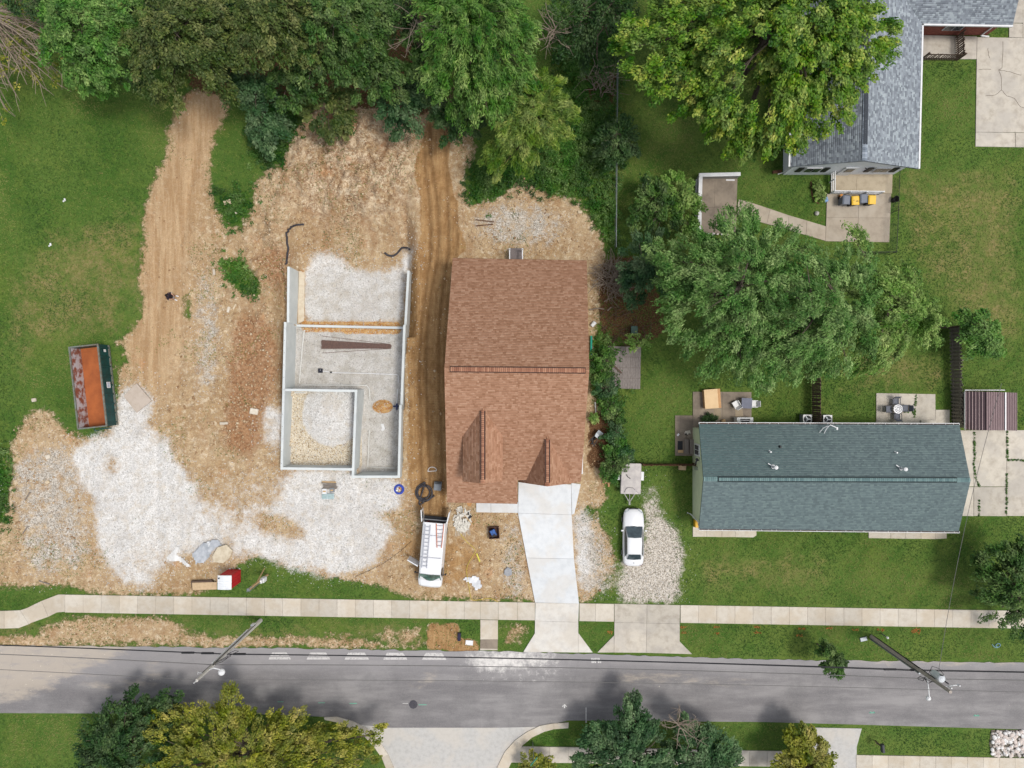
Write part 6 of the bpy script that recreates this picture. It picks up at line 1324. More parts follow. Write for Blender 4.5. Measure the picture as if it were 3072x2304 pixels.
tag(MB().tube([(*P(1773, 1008), .25), (*P(1772, 1065), .25)], .09, 8).build('drain_pipe', mat('pipe_teal', A(40, 160, 138), None, 4, .45), at=(*P(1773, 1036), .2)), 'teal green pipe lying along the right wall of the brown house', 'pipe')
tag(MB().tube([(*P(1785, 1206), .1), (*P(1787, 1242), .1)], .055, 8).build('pvc_pipe', M_pvc, at=(*P(1786, 1224), .1)), 'white plastic pipe lying on soil beside the brown house', 'pipe')
wb_ = thing('wheelbarrow', 'grey wheelbarrow tipped among dark tools by the hedge', 'wheelbarrow', (*P(1787, 1311), 0), .9)
mb = MB(); mb.loft([[(x, -.22 * k, z0_), (x, .22 * k, z0_), (x, .26 * k, z0_ + .3), (x, -.26 * k, z0_ + .3)] for x, k, z0_ in ((.0, .8, .35), (.3, 1, .32), (.62, 1, .36))]); mb.build('tray', M_galv, wb_)
mb = MB(); [mb.bar((.0, s * .2, .4), (-.75, s * .28, .45), .05) for s in (-1, 1)]; mb.build('handles', M_black, wb_)
mb = MB(); mb.tube([(-.1, -.05, .2), (-.1, .05, .2)], .2, 12); mb.build('wheel', M_tyre, wb_)
for k in range(3): mb = MB(); mb.box((-.3 - .15 * k, .1 - .12 * k, .1), (.25, .1, .12), k); mb.build('tool', M_black, wb_)
def sticks(name, label, cat, cx_, cy_, rpx, n, L, m, kind='thing', hgt=.5, seed=1, thick=(.02, .05)):
    rr = random.Random(seed); x0, y0 = P(cx_, cy_); t = thing(name, label, cat, (x0, y0, 0)); mb = MB()
    for i in range(n):
        a = rr.uniform(0, 6.28); r = rpx * S * math.sqrt(rr.random()); px, py = r * math.cos(a), r * math.sin(a) * 1.1; d = rr.uniform(0, 6.28); l = rr.uniform(.4, 1) * L; z = rr.uniform(.05, hgt)
        b = rr.uniform(*thick); mb.tube([(px, py, z), (px + l * .5 * math.cos(d) + rr.uniform(-.1, .1), py + l * .5 * math.sin(d), z + rr.uniform(-.1, .25)), (px + l * math.cos(d + .3), py + l * math.sin(d + .3), z + rr.uniform(-.05, .25))], b, 4, b * .4)
    o = mb.build('twigs', m, t); o['kind'] = 'stuff'; return t
M_twig = mat('twig_brown', A(122, 100, 80), A(86, 68, 54), 6); M_twg = mat('twig_grey', A(160, 146, 130), A(120, 106, 94), 6)
sticks('brush_pile', 'pile of bare brown branches between the brown house and the dark bush', 'brush pile', 1835, 835, 45, 170, 1.6, M_twg, hgt=.9, seed=2)
sticks('brush_pile', 'low heap of twigs around the leaf litter patch', 'brush pile', 1880, 970, 75, 70, 1.5, M_twig, hgt=.3, seed=3)
sticks('brush_pile', 'fallen brown branches by the overgrown wire fence', 'brush pile', 1800, 245, 42, 60, 2.0, M_twg, hgt=.9, seed=4)
sticks('brush_pile', 'dark twigs and roots heaped where the track meets the woods', 'brush pile', 1385, 330, 60, 120, 1.6, M_twig, hgt=.4, seed=5)
for i, (a, b, r, lab) in enumerate((((1768, 930), (1812, 928), .06, 'pale fallen branch by the corner of the brown roof'), ((1822, 932), (1836, 922), .07, 'short pale log on the leaf litter'), ((1812, 905), (1850, 890), .05, 'thin fallen branch above the leaf litter'), ((1846, 860), (1850, 870), .09, 'cut log end on the brush pile'))):
    z = gz(*a) + .15; mb = MB(); q_ = [Vector((*P(*a), z)), Vector((*P((a[0] + b[0]) / 2 + 3, (a[1] + b[1]) / 2 - 4), z + .1)), Vector((*P(*b), z))]; mb.tube(q_, r, 6, r * .7); tag(mb.build('fallen_branch', M_twg, at=q_[0]), lab, 'branch')
bw = thing('broken_boards', 'splintered orange brown timber pieces by the end of the hedge', 'wood scraps', (*P(1822, 1420), 0))
for i in range(11): mb = MB(); a = R.uniform(1.2, 2.3); mb.box((R.uniform(-.35, .35), R.uniform(-.7, .6), .08 + .03 * (i % 4)), (R.uniform(.4, .95), R.uniform(.08, .2), .06), a); mb.build('board', mat('split_wood', A(206, 160, 120), A(172, 124, 88), 5) if i == 0 else bpy.data.materials['split_wood'], bw)

# ------------------------------------------------------------------ patios of the green house
bx = thing('storage_box', 'tan flat topped storage box on the dark patio', 'box', (*P(2131, 1196), 0), math.radians(4))
M_tan = mat('tan_lid', A(238, 206, 160), A(230, 196, 150), 2, .6); M_tan2 = mat('tan_lid_dark', A(206, 160, 112), A(196, 150, 104), 2, .6)
mb = MB(); mb.box((0, 0, .3), (1.3, 1.5, .6)); mb.build('body', M_tan2, bx); mb = MB(); mb.box((-.1, 0, .63), (1.12, 1.6, .05)); mb.build('lid', M_tan, bx)
mb = MB(); mb.slab([(.46, -.8, .655), (.72, -.8, .52), (.72, .8, .52), (.46, .8, .655)], .04); mb.build('lid_flap', M_tan2, bx)
def chair(name, label, loc, rz, m, group, arms=True, w_=.5, frame=None):
    t = thing(name, label, 'chair', loc, rz, group); fm = frame or m
    mb = MB(); mb.box((0, 0, .42), (w_, w_, .04)); mb.build('seat', m, t)
    mb = MB(); mb.bar((-w_ / 2 + .02, -.26, .42), (-w_ / 2 + .02, -.42, .88), .03); mb.bar((w_ / 2 - .02, -.26, .42), (w_ / 2 - .02, -.42, .88), .03); mb.slab([(-w_ / 2, -.27, .48), (w_ / 2, -.27, .48), (w_ / 2, -.42, .9), (-w_ / 2, -.42, .9)], .03); mb.build('backrest', m, t)
    for sx in (-1, 1):
        for sy in (-1, 1): mb = MB(); mb.bar((sx * .22, sy * .22, 0), (sx * .22, sy * .2, .42), .035); mb.build('leg', fm, t)
        if arms: mb = MB(); mb.bar((sx * (w_ / 2 + .02), .2, .62), (sx * (w_ / 2 + .02), -.32, .66), .05, .03); mb.bar((sx * (w_ / 2 + .02), .2, .4), (sx * (w_ / 2 + .02), .2, .62), .03); mb.build('armrest', fm, t)
    return t
tbl = thing('patio_table', 'square slate grey table on the dark patio', 'table', (*P(2232, 1209), 0), math.radians(-2))
M_slate = mat('slate_top', A(112, 116, 134), A(96, 100, 118), 3, .5)
mb = MB(); mb.box((0, 0, .72), (.86, .86, .05)); mb.build('tabletop', M_slate, tbl)
for sx in (-1, 1):
    for sy in (-1, 1): mb = MB(); mb.box((sx * .36, sy * .36, .35), (.05, .05, .7)); mb.build('leg', M_iron, tbl)
chair('plastic_chair', 'white plastic chair turned diagonally left of the grey table', (*P(2203, 1212), 0), math.radians(30), M_white, 'white chairs at the grey table')
chair('plastic_chair', 'white plastic chair tucked in right of the grey table', (*P(2255, 1211), 0), math.radians(90), M_white, 'white chairs at the grey table')
fr = thing('outdoor_freezer', 'white metal cabinet with a dark handle against the green house', 'cabinet', (*P(2225, 1262), 0))
mb = MB(); mb.box((0, 0, .45), (1.35, .62, .9)); mb.build('body', M_white, fr, bev=.02); mb = MB(); mb.tube([(-.36, .1, .92), (-.36, .16, .99), (.36, .16, .99), (.36, .1, .92)], .04, 6); mb.box((0, -.02, .905), (.7, .12, .02)); mb.build('handle', M_black, fr)
sc_('stump_seat', 'small tan stump on the dark patio beside the planting bed', 'stump', 2168, 1263, (.34, .3, .35), .3, M_ltw, bev=.06)
ste = thing('wooden_steps', 'two weathered wooden steps against the pale green wall', 'steps', (*P(2064, 1339), 0))
for k in range(2):
    for j in range(2): mb = MB(); mb.box((-.18 + .4 * k, 0, .22 + .2 * k), (.36, 1.22, .05)); mb.build('tread', M_oldw, ste) if j == 0 else None
    mb = MB(); mb.box((-.18 + .4 * k, 0, .1 + .1 * k), (.3, 1.1, .18 + .2 * k)); mb.build('riser', M_dkw, ste)
sc_('door_mat', 'dark rubber mat at the foot of the wooden steps', 'mat', 2040, 1336, (.42, .74, .02), 0, M_trim, .07)
sc_('wood_block', 'pale timber block lying below the dark mat', 'block', 2041, 1354, (.44, .22, .1), 0, M_ltw, .05)
for i, (px, py, w_) in enumerate(((2048, 1292, .3), (2062, 1298, .36), (2054, 1306, .3), (2066, 1306, .28), (2034, 1304, .16))):
    sc_('paving_stone', ['grey square paver on the dark pad above the steps', 'pale round paver by the pale green wall corner', 'cracked flat paver just above the wooden steps', 'mossy paver touching the pale green wall', 'small white stone at the edge of the dark pad'][i], 'paver', px, py, (w_ * 1.4, w_, .06), .2 * i, [M_dark_c, M_oldc, M_dark_c, M_dark_c, M_white][i], .05, bev=.02)
def ac(label, px, py):
    t = thing('air_conditioner', label, 'air conditioner', (*P(px, py), 0), 0, 'air conditioners behind the green house')
    mb = MB(); mb.box((0, 0, .38), (.72, .72, .76)); mb.build('cabinet', M_gbx, t, bev=.03); mb = MB(); mb.box((0, 0, .775), (.74, .74, .03)); mb.build('top_panel', M_galv if False else M_white, t, bev=.01)
    mb = MB(); mb.lathe((0, 0, .792), [(.31, 0), (.31, .004)], 20); mb.build('fan_opening', M_trim, t)
    for k in range(3): mb = MB(); mb.tube([((.09 + .09 * k) * math.cos(a * .3927), (.09 + .09 * k) * math.sin(a * .3927), .805) for a in range(17)], .012, 4); mb.build('fan_guard', M_galv, t)
    mb = MB(); [mb.box((.15 * math.cos(a), .15 * math.sin(a), .80), (.26, .08, .006), a) for a in (0, 2.09, 4.19)]; mb.build('fan', M_galv, t)
ac('air conditioner left of the dark wooden fence end', 2411, 1256); ac('air conditioner right of the dark wooden fence end', 2471, 1257)
rt = thing('glass_table', 'round glass topped table amid dark chairs on the pale patio', 'table', (*P(2681, 1226), 0))
M_gt = mat('table_glass', A(120, 126, 138), A(104, 110, 122), 4, .1, spec=.6)
mb = MB(); mb.lathe((0, 0, .70), [(.40, 0), (.40, .02)], 24); mb.build('tabletop', M_gt, rt)
for k in range(3): mb = MB(); mb.tube([((.14 + .13 * k) * math.cos(a * .2618), (.14 + .13 * k) * math.sin(a * .2618), .725) for a in range(25)], .012, 4); mb.build('ring', M_iron, rt)
for k in range(4): mb = MB(); a = k * 1.571 + .8; mb.bar((.1 * math.cos(a), .1 * math.sin(a), .7), (.36 * math.cos(a), .36 * math.sin(a), 0), .03); mb.build('leg', M_iron, rt)
M_sling = mat('sling_grey', A(118, 122, 132), A(102, 106, 116), 9)
for (px, py, rz, lab) in ((2679, 1205, 180, 'dark sling chair above the round glass table'), (2658, 1227, -90, 'dark sling chair left of the round glass table'), (2707, 1224, 90, 'grey sling chair right of the round glass table'), (2683, 1247, 0, 'dark sling chair below the round glass table')):
    chair('sling_chair', lab, (*P(px, py), 0), math.radians(rz), M_sling, 'sling chairs round the glass table', frame=M_iron)
ott = thing('footstool', 'dark curved footstool beyond the right sling chair', 'stool', (*P(2724, 1225), 0)); mb = MB(); mb.box((0, 0, .35), (.34, .4, .04)); mb.build('seat', mat('sling_tan', A(132, 120, 104)), ott)
mb = MB(); mb.tube([(.2, -.22, .4), (.26, 0, .42), (.2, .22, .4)], .025, 5); mb.build('frame', M_iron, ott)
sc_('outdoor_rug', 'beige square mat under the left chairs of the glass table', 'mat', 2662, 1221, (.95, 1.05, .015), 0, mat('rug_beige', A(196, 180, 152)), .062)
yb = thing('yellow_bin', 'yellow plastic bin at the front corner of the green house', 'bin', (*P(2088, 1568), 0)); mb = MB(); mb.box((0, 0, .3), (.42, .6, .6)); mb.build('body', mat('bin_yellow', A(240, 186, 50), None, 3, .45), yb, bev=.03); mb = MB(); mb.box((.1, .2, .62), (.2, .22, .05)); mb.build('lid', M_white, yb)
# ------------------------------------------------------------------ patio of the white house
M_tg = mat('cart_grey', A(120, 126, 138), A(106, 112, 124), 3, .4); M_ty = mat('cart_yellow', A(244, 200, 74), A(232, 186, 60), 3, .4)
for i, (px, py, m, lab, rz) in enumerate(((2537, 600, M_tg, 'grey trash cart at the left end of the row of four', -3), (2564, 602, M_ty, 'yellow lidded trash cart second from the left with a scuffed lid', 2), (2589, 596, M_tg, 'grey trash cart between the two yellow ones', 2), (2614, 600, M_ty, 'clean yellow lidded trash cart at the right end of the row', -2))):
    t = thing('trash_cart', lab, 'trash cart', (*P(px, py, 0.9), 0), math.radians(rz), 'trash carts in a row by the white porch railing')
    mb = MB(); mb.loft([[(-.28 * k, -.34 * k, z), (.28 * k, -.34 * k, z), (.28 * k, .34 * k, z), (-.28 * k, .34 * k, z)] for k, z in ((.8, .04), (1, 1.0))]); mb.build('body', M_tg if m is M_tg else M_black, t)
    mb = MB(); mb.loft([[(x, -.39, z - .03), (x, -.36, z), (x, .3, z + .03), (x, .36, z - .02)] for x, z in ((-.31, 1.03), (-.2, 1.08), (.2, 1.08), (.31, 1.03))]); mb.build('lid', m, t)
    mb = MB(); mb.tube([(-.24, .38, 1.02), (.24, .38, 1.02)], .025, 6); mb.build('handle', M_black, t)
    for s in (-1, 1): mb = MB(); mb.tube([(s * .2, .36, .13), (s * .28, .36, .13)], .13, 10); mb.build('wheel', M_tyre, t)
    if i == 1: [mb_.build('scuff', M_dkw, t) for mb_ in [MB().box((R.uniform(-.2, .2), R.uniform(-.2, .2), 1.095), (.06, .08, .008), k) for k in range(5)]]
tag(MB().box((0, 0, .2), (.2, .16, .4), .5).build('traffic_cone_base', mat('cone_orange', A(226, 150, 70))), 'small orange object behind the leftmost grey trash cart', 'marker').location = (*P(2518, 589), 0)
tub = thing('black_tub', 'oval black tub standing at the patio edge inside the black fence', 'tub', (*P(2680, 601), 0))
mb = MB(); mb.lathe((0, 0, 0), [(.2, 0), (.25, .5), (.27, .52), (.25, .53), (.22, .3), (.18, .1)], 14); mb.build('tub', M_black, tub); tub.scale = (.85, 1.05, 1); mb = MB(); mb.tube([(-.3, -.1, .5), (-.55, -.2, .05)], .02, 5); mb.build('spout', M_iron, tub)
tag(MB().ball((0, 0, .1), .2, 8, 6).build('garden_stone', mat('round_stone', A(206, 204, 196), A(140, 138, 130), 3)), 'round pale boulder on the grass left of the trash cart patio', 'boulder').location = (*P(2449, 641), 0)
sc_('blue_crate', 'small blue tub at the left patio edge near the trash carts', 'tub', 2476, 600, (.3, .4, .25), .3, mat('tub_blue', A(120, 160, 206), None, 4, .4), bev=.04)
pipe('bed_edging', 'curved brown wooden edging of the flower bed beside the porch', 'edging', [(2432, 545), (2434, 570), (2437, 592), (2444, 604), (2456, 611)], .05, M_brw)
sc_('splash_block', 'brown wooden block at the corner downspout of the white house', 'block', 2330, 516, (.75, .22, .2), .12, M_brw)
for i in range(9):
    mb = MB(); mb.ball((0, 0, 0), R.uniform(.09, .15), 7, 5); o = tag(mb.build('edge_stone', bpy.data.materials['river_stone_%s' % 'abcde'[i % 5]]), None); o.location = (*P(2098 + i * 13.5, 703 + R.uniform(-1, 1)), .08); o.scale = (1.2, .9, .8)
    o['label'] = 'white edging stones along the lower edge of the shaded concrete pad'; o['category'] = 'stone'; o['group'] = 'white edging stones of the shaded pad'
sc_('white_plank', 'short white plank at the top right of the shaded concrete pad', 'plank', 2190, 541, (.72, .12, .08), 0, M_white, .06)

# ------------------------------------------------------------------ the person
pe = thing('person', 'person in a dark top and white shoes standing on the dirt haul road', 'person', (*P(527, 893), gz(527, 893)), math.radians(-20))
sk = bpy.data.meshes.new('person_body')
J = [(0, 0, .95, .15, .12), (0, 0, 1.18, .15, .11), (0, 0, 1.40, .17, .11), (.01, 0, 1.52, .06, .06), (.03, 0, 1.60, .085, .085), (.04, 0, 1.70, .10, .088), (.03, 0, 1.78, .06, .055),
     (0, .19, 1.43, .065, .06), (.02, .27, 1.17, .05, .045), (.26, .17, 1.10, .038, .035), (.34, .10, 1.12, .035, .028),
     (0, -.19, 1.43, .065, .06), (.02, -.27, 1.17, .05, .045), (.26, -.17, 1.10, .038, .035), (.34, -.10, 1.12, .035, .028),
     (0, .10, .90, .095, .09), (.03, .13, .50, .062, .06), (-.02, .16, .10, .042, .042), (0, -.10, .90, .095, .09), (.03, -.13, .50, .062, .06), (-.02, -.16, .10, .042, .042)]
E = [(0, 1), (1, 2), (2, 3), (3, 4), (4, 5), (5, 6), (2, 7), (7, 8), (8, 9), (9, 10), (2, 11), (11, 12), (12, 13), (13, 14), (0, 15), (15, 16), (16, 17), (0, 18), (18, 19), (19, 20)]
sk.from_pydata([j[:3] for j in J], E, []); sk.update()
bo = link('body', sk, None, pe)
bo.modifiers.new('skin', 'SKIN'); ss = bo.modifiers.new('sub', 'SUBSURF'); ss.levels = 2; ss.render_levels = 2
for v, j in zip(sk.skin_vertices[0].data, J): v.radius = (j[3], j[4])
sk.skin_vertices[0].data[0].use_root = True
M_skin = mat('skin', A(206, 160, 132), A(190, 142, 116), 6, .6); sk.materials.append(M_skin)
M_top = mat('dark_top', A(44, 36, 52), A(34, 28, 40), 8); M_short = mat('dark_shorts', A(64, 60, 68)); M_hair = mat('dark_hair', A(42, 32, 30), A(28, 22, 22), 14)
mb = MB(); el = lambda z, a, b, cx=0: [(cx + a * math.cos(k * .5236), b * math.sin(k * .5236), z) for k in range(12)]
mb.loft([el(.88, .15, .21), el(1.1, .15, .20), el(1.3, .16, .23), el(1.45, .14, .24), el(1.53, .08, .12)]); mb.build('shirt', M_top, pe, smooth=True)
for s in (-1, 1):
    mb = MB(); mb.tube([(0, s * .19, 1.45), (.015, s * .25, 1.28), (.02, s * .275, 1.16)], .085, 10, .068); mb.build('sleeve', M_top, pe, smooth=True)
    mb = MB(); mb.tube([(.02, s * .277, 1.17), (.02, s * .28, 1.13)], .073, 10); mb.build('sleeve_hem', M_white, pe)
    mb = MB(); mb.tube([(0, s * .10, .96), (.02, s * .115, .75), (.03, s * .13, .55)], .115, 10, .085); mb.build('shorts_leg', M_short, pe, smooth=True)
    mb = MB(); mb.loft([[(x, s * (.16 + .15 * max(x, 0)) - w_, z) for w_, z in ((-.048 * k, .0), (-.05 * k, h_ * .6), (-.025 * k, h_), (.025 * k, h_), (.05 * k, h_ * .6), (.048 * k, .0))] for x, k, h_ in ((-.1, .8, .1), (0, 1, .12), (.12, 1.05, .085), (.2, .7, .05))]); mb.build('shoe', M_white, pe)
    for f in range(4): mb = MB(); yy = s * (.075 + .02 * (f - 1.5)); mb.tube([(.345, yy, 1.12), (.385, yy - s * .005, 1.125), (.40, yy - s * .02, 1.10)], .010, 5, .007); mb.build('finger', M_skin, pe)
    mb = MB(); mb.tube([(.33, s * .085, 1.14), (.355, s * .055, 1.16), (.37, s * .035, 1.16)], .011, 5, .008); mb.build('thumb', M_skin, pe)
    mb = MB(); mb.ball((.03, s * .09, 1.69), .022, 6, 4); mb.build('ear', M_skin, pe)
    mb = MB(); mb.ball((.125, s * .035, 1.705), .012, 6, 4); mb.build('eye', M_black, pe)
mb = MB(); mb.ball((.14, 0, 1.675), .02, 6, 4); mb.build('nose', M_skin, pe); mb = MB(); mb.box((.128, 0, 1.635), (.01, .05, .01)); mb.build('mouth', mat('lips', A(160, 90, 84)), pe)
mb = MB(); mb.lathe((.02, 0, 1.70), [(.115, -.06), (.118, .02), (.10, .09), (.05, .125), (.01, .13)], 12); mb.build('hair', M_hair, pe, smooth=True)
ctl = thing('remote_controller', 'small grey hand controller held by the person on the haul road', 'controller', (pe.location.x + .36, pe.location.y - .12, pe.location.z + 1.14), math.radians(-20)); mb = MB(); mb.box((0, 0, 0), (.09, .17, .04)); mb.build('case', M_gbx, ctl, bev=.01); mb = MB(); mb.bar((.05, 0, .02), (.10, 0, .10), .12, .01); mb.build('screen', M_black, ctl)
# ------------------------------------------------------------------ trees and plants
def leafmat(name, cols, k=1.25):
    m = tintmat(name, [A(*c, k) for c in cols], .55, 25, .28, .12); N = m.node_tree.nodes; Lk = m.node_tree.links
    bs = N['Principled BSDF']; src = bs.inputs['Base Color'].links[0].from_socket
    nz = N.new('ShaderNodeTexNoise'); nz.inputs['Scale'].default_value = 0.8; nz.inputs['Detail'].default_value = 4; Lk.new(N.new('ShaderNodeNewGeometry').outputs['Position'], nz.inputs['Vector'])
    hs = N.new('ShaderNodeHueSaturation'); Lk.new(src, hs.inputs['Color'])
    for sock, lo, hi in (('Hue', .525, .475), ('Value', .72, 1.28), ('Saturation', 1.08, .82)):
        mr = N.new('ShaderNodeMapRange'); mr.inputs[1].default_value = .32; mr.inputs[2].default_value = .68; mr.inputs[3].default_value = lo; mr.inputs[4].default_value = hi; Lk.new(nz.outputs[0], mr.inputs[0]); Lk.new(mr.outputs[0], hs.inputs[sock])
    Lk.new(hs.outputs[0], bs.inputs['Base Color'])
    for n in N:
        if n.type == 'BSDF_TRANSLUCENT': Lk.new(hs.outputs[0], n.inputs[0])
    return m
L_bright = leafmat('leaf_bright', [(46, 82, 26), (70, 112, 40), (96, 138, 54), (128, 166, 76)])
L_olive = leafmat('leaf_olive', [(44, 62, 24), (66, 86, 36), (92, 106, 48), (128, 134, 70)])
L_mid = leafmat('leaf_mid', [(36, 62, 24), (56, 86, 34), (80, 112, 48), (112, 140, 68)])
L_dark = leafmat('leaf_dark', [(28, 52, 24), (44, 72, 34), (62, 92, 44), (92, 118, 62)])
L_blue = leafmat('leaf_blue', [(36, 66, 36), (56, 88, 50), (80, 112, 68), (112, 140, 92)])
L_maple = leafmat('leaf_maple', [(42, 78, 14), (70, 108, 24), (98, 134, 34), (128, 156, 46), (168, 176, 62)], 1.3)
L_silver = leafmat('leaf_silver', [(48, 82, 32), (76, 112, 48), (106, 142, 68), (144, 174, 100)], 1.3)
L_light = leafmat('leaf_light', [(60, 92, 30), (90, 124, 46), (120, 152, 66), (156, 180, 96)], 1.3)
L_yellow = leafmat('leaf_yellow', [(78, 92, 26), (108, 116, 34), (140, 142, 44), (178, 170, 64)], 1.3)
L_pine = leafmat('needle_yellow', [(60, 88, 26), (88, 116, 38), (120, 142, 52), (158, 170, 76)], 1.3)
L_willow = leafmat('leaf_willow', [(44, 78, 22), (66, 106, 34), (94, 134, 48), (132, 162, 74)], 1.3)
L_tuft = leafmat('leaf_weed', [(34, 66, 20), (54, 92, 30), (78, 120, 42), (108, 146, 60)], 1.2)
M_bark = mat('bark_grey', A(120, 108, 96), A(86, 76, 66), 8, .95); M_barkd = mat('bark_brown', A(96, 78, 62), A(66, 54, 44), 8, .95)

def leaves(C_, n, rc, l, w_, flat=.65, up=.55, droop=0.0, spread=.16, tb=None, ctr=None, radial=1.0):
    """leaf quads in clumps: C_ (k,3) centres, n leaves each"""
    k = len(C_); N = k * n
    d = NR.normal(size=(N, 3)); d /= np.linalg.norm(d, axis=1)[:, None]
    r = NR.random(N) ** .45
    rcv = np.repeat(np.asarray(rc) * np.ones(k), n)
    off = d * (r * rcv)[:, None]; off[:, 2] *= flat
    if ctr is not None and radial != 1.0:
        u = C_ - ctr; u[:, 2] *= .35; u /= np.linalg.norm(u, axis=1)[:, None] + 1e-9; u = np.repeat(u, n, 0); dp = (off * u).sum(1)[:, None]; off = (off - u * dp) * (.5 + .5 / radial) + u * dp * radial; off[:, 2] -= .25 * np.maximum(dp[:, 0], 0)
    if droop: off[:, 2] -= droop * r * rcv * (d[:, 0] ** 2 + d[:, 1] ** 2)
    p = np.repeat(C_, n, 0) + off
    nrm = d * .45 + NR.normal(size=(N, 3)) * .45; nrm[:, 2] = np.abs(nrm[:, 2]) + up; nrm /= np.linalg.norm(nrm, axis=1)[:, None]
    a = d + NR.normal(size=(N, 3)) * .7
    if ctr is not None and radial != 1.0: a = u * 1.0 + NR.normal(size=(N, 3)) * .5
    a = a; a -= nrm * (a * nrm).sum(1)[:, None]; a /= np.linalg.norm(a, axis=1)[:, None] + 1e-9
    b = np.cross(nrm, a); s = (.7 + .6 * NR.random(N))[:, None]
    V = np.stack([p - a * l * s, p - a * l * s * .05 + b * w_ * s, p + a * l * s, p - a * l * s * .05 - b * w_ * s], 1).reshape(-1, 3)
    F = np.arange(N * 4).reshape(N, 4)
    t0 = np.repeat(.5 + NR.normal(size=k) * spread if tb is None else tb, n)
    return V, F, np.clip(t0 + NR.normal(size=N) * .15, 0.02, .98)
def crown_pts(lobes, dens, jit=.25, zmin=-.25, rc=.6):
    out = []
    for (x, y, z, r, rz) in lobes:
        k = max(4, int(dens * r * r / (rc * rc)))
        for i in range(k):
            while True:
                v = NR.normal(size=3); v /= np.linalg.norm(v)
                if v[2] > zmin: break
            q_ = .55 + .45 * NR.random() ** .6
            out.append((x + v[0] * r * q_, y + v[1] * r * q_, z + v[2] * rz * q_))
    return np.array(out)
def tree(name, label, lobes, m, group=None, dens=2.2, rc=.42, nl=62, l=.115, w_=.055, bark=None, base=None, trunk_r=.2, zmin=-.2, flat=.65, droop=0.0, gap=0.0, kind_cat='tree', limbs=1.0, spread=.16, rzk=.75, radial=1.35):
    """lobes: (px, py, radius px, height) as seen in plan; the trunk stands under their middle"""
    Lb = []
    for (px, py, rp, z) in lobes:
        x, y = P(px, py, z); r = rp * S * (H - z) / H; Lb.append((x, y, z, r, r * rzk))
    if base is None:
        wts = [q_[3] ** 2 for q_ in Lb]; W_ = sum(wts); zb = sum(q_[2] * a for q_, a in zip(Lb, wts)) / W_; kb = 1 + .65 * zb / (H - zb); base = (kb * sum(q_[0] * a for q_, a in zip(Lb, wts)) / W_, kb * sum(q_[1] * a for q_, a in zip(Lb, wts)) / W_)
    t = thing(name, label, kind_cat, (base[0], base[1], 0), 0, group); o = np.array([base[0], base[1], 0])
    pts = crown_pts(Lb, dens, rc=rc, zmin=zmin)
    if gap:
        keep = vnoise(pts[:, 0], pts[:, 1], .45, int(abs(base[0] * 7)) + 3) > gap; pts = pts[keep]
    rcs = rc * (.7 + .6 * NR.random(len(pts)))
    V, F, T = leaves(pts - o, nl, rcs, l, w_, flat, droop=droop, spread=spread, ctr=np.array([0, 0, np.mean([q_[2] for q_ in Lb]) * .8]), radial=radial)
    link('crown', np_mesh('crown', V, F, T), m, t)
    mb = MB(); zt = np.mean([q_[2] for q_ in Lb]); top = Vector((0, 0, zt * .62))
    mb.tube([(0, 0, -.1), (R.uniform(-.1, .1), R.uniform(-.1, .1), zt * .3), top], trunk_r * 1.15, 8, trunk_r * .8)
    for q_ in Lb:
        e = Vector((q_[0] - base[0], q_[1] - base[1], q_[2] + q_[4] * .2)); mid = top.lerp(e, .5) + Vector((0, 0, q_[4] * .15)); mb.tube([top, mid, e], trunk_r * .7, 6, trunk_r * .25)
        sel = pts[NR.permutation(len(pts))[:int(14 * limbs)]]
        for s_ in sel:
            v = Vector(s_ - o)
            if (v - e).length < q_[3] * 1.3: st = top.lerp(e, R.uniform(.4, .9)); mb.tube([st, st.lerp(v, .5) + Vector((0, 0, .2)), v], trunk_r * .28, 4, .015)
    mb.build('trunk', bark or M_bark, t)
    return t
tree('maple_tree', 'huge yellow green maple spreading over the grey roof', [(1960, 130, 120, 9), (2080, 60, 120, 10.5), (2020, 250, 100, 8.5), (2180, 250, 140, 9.5), (2260, 100, 160, 11.5), (2430, 60, 150, 11), (2540, 130, 120, 10), (2420, 210, 140, 10), (2300, 360, 120, 8.5), (2220, 420, 62, 7.5), (2150, 340, 80, 8), (2460, 300, 105, 8.5), (2370, 400, 58, 7.5), (2620, 90, 70, 9), (2280, -60, 170, 11), (2500, -50, 140, 10.5), (2080, -60, 140, 10), (2550, 230, 70, 8.5), (2340, 300, 110, 9.5), (2660, 145, 38, 8.5)],
     L_maple, dens=2.1, rc=.42, nl=70, l=.12, w_=.06, trunk_r=.42, gap=.16, spread=.18)
tree('silver_maple', 'broad blue green silver maple behind the left patio, left trunk', [(2080, 800, 110, 8.5), (2190, 740, 110, 9), (2220, 860, 140, 10.5), (2100, 920, 120, 8.5), (2040, 840, 75, 7), (2230, 980, 120, 9), (2140, 1040, 90, 7.5), (2270, 1080, 90, 7.5), (2240, 670, 55, 7), (2330, 760, 90, 9), (2000, 760, 60, 6.5)], L_silver, dens=2.0, rc=.42, nl=66, l=.11, w_=.042, radial=1.6, trunk_r=.34, droop=.4, gap=.12, bark=M_bark)
tree('silver_maple', 'wide green silver maple reaching the small round tree, right trunk', [(2400, 830, 110, 9), (2420, 950, 130, 10.5), (2340, 1010, 110, 9), (2520, 900, 110, 9.5), (2520, 1010, 110, 9), (2400, 1070, 80, 7.5), (2560, 800, 75, 8), (2480, 1070, 70, 7)], L_silver, dens=2.0, rc=.42, nl=66, l=.11, w_=.042, radial=1.6, trunk_r=.32, droop=.4, gap=.12)
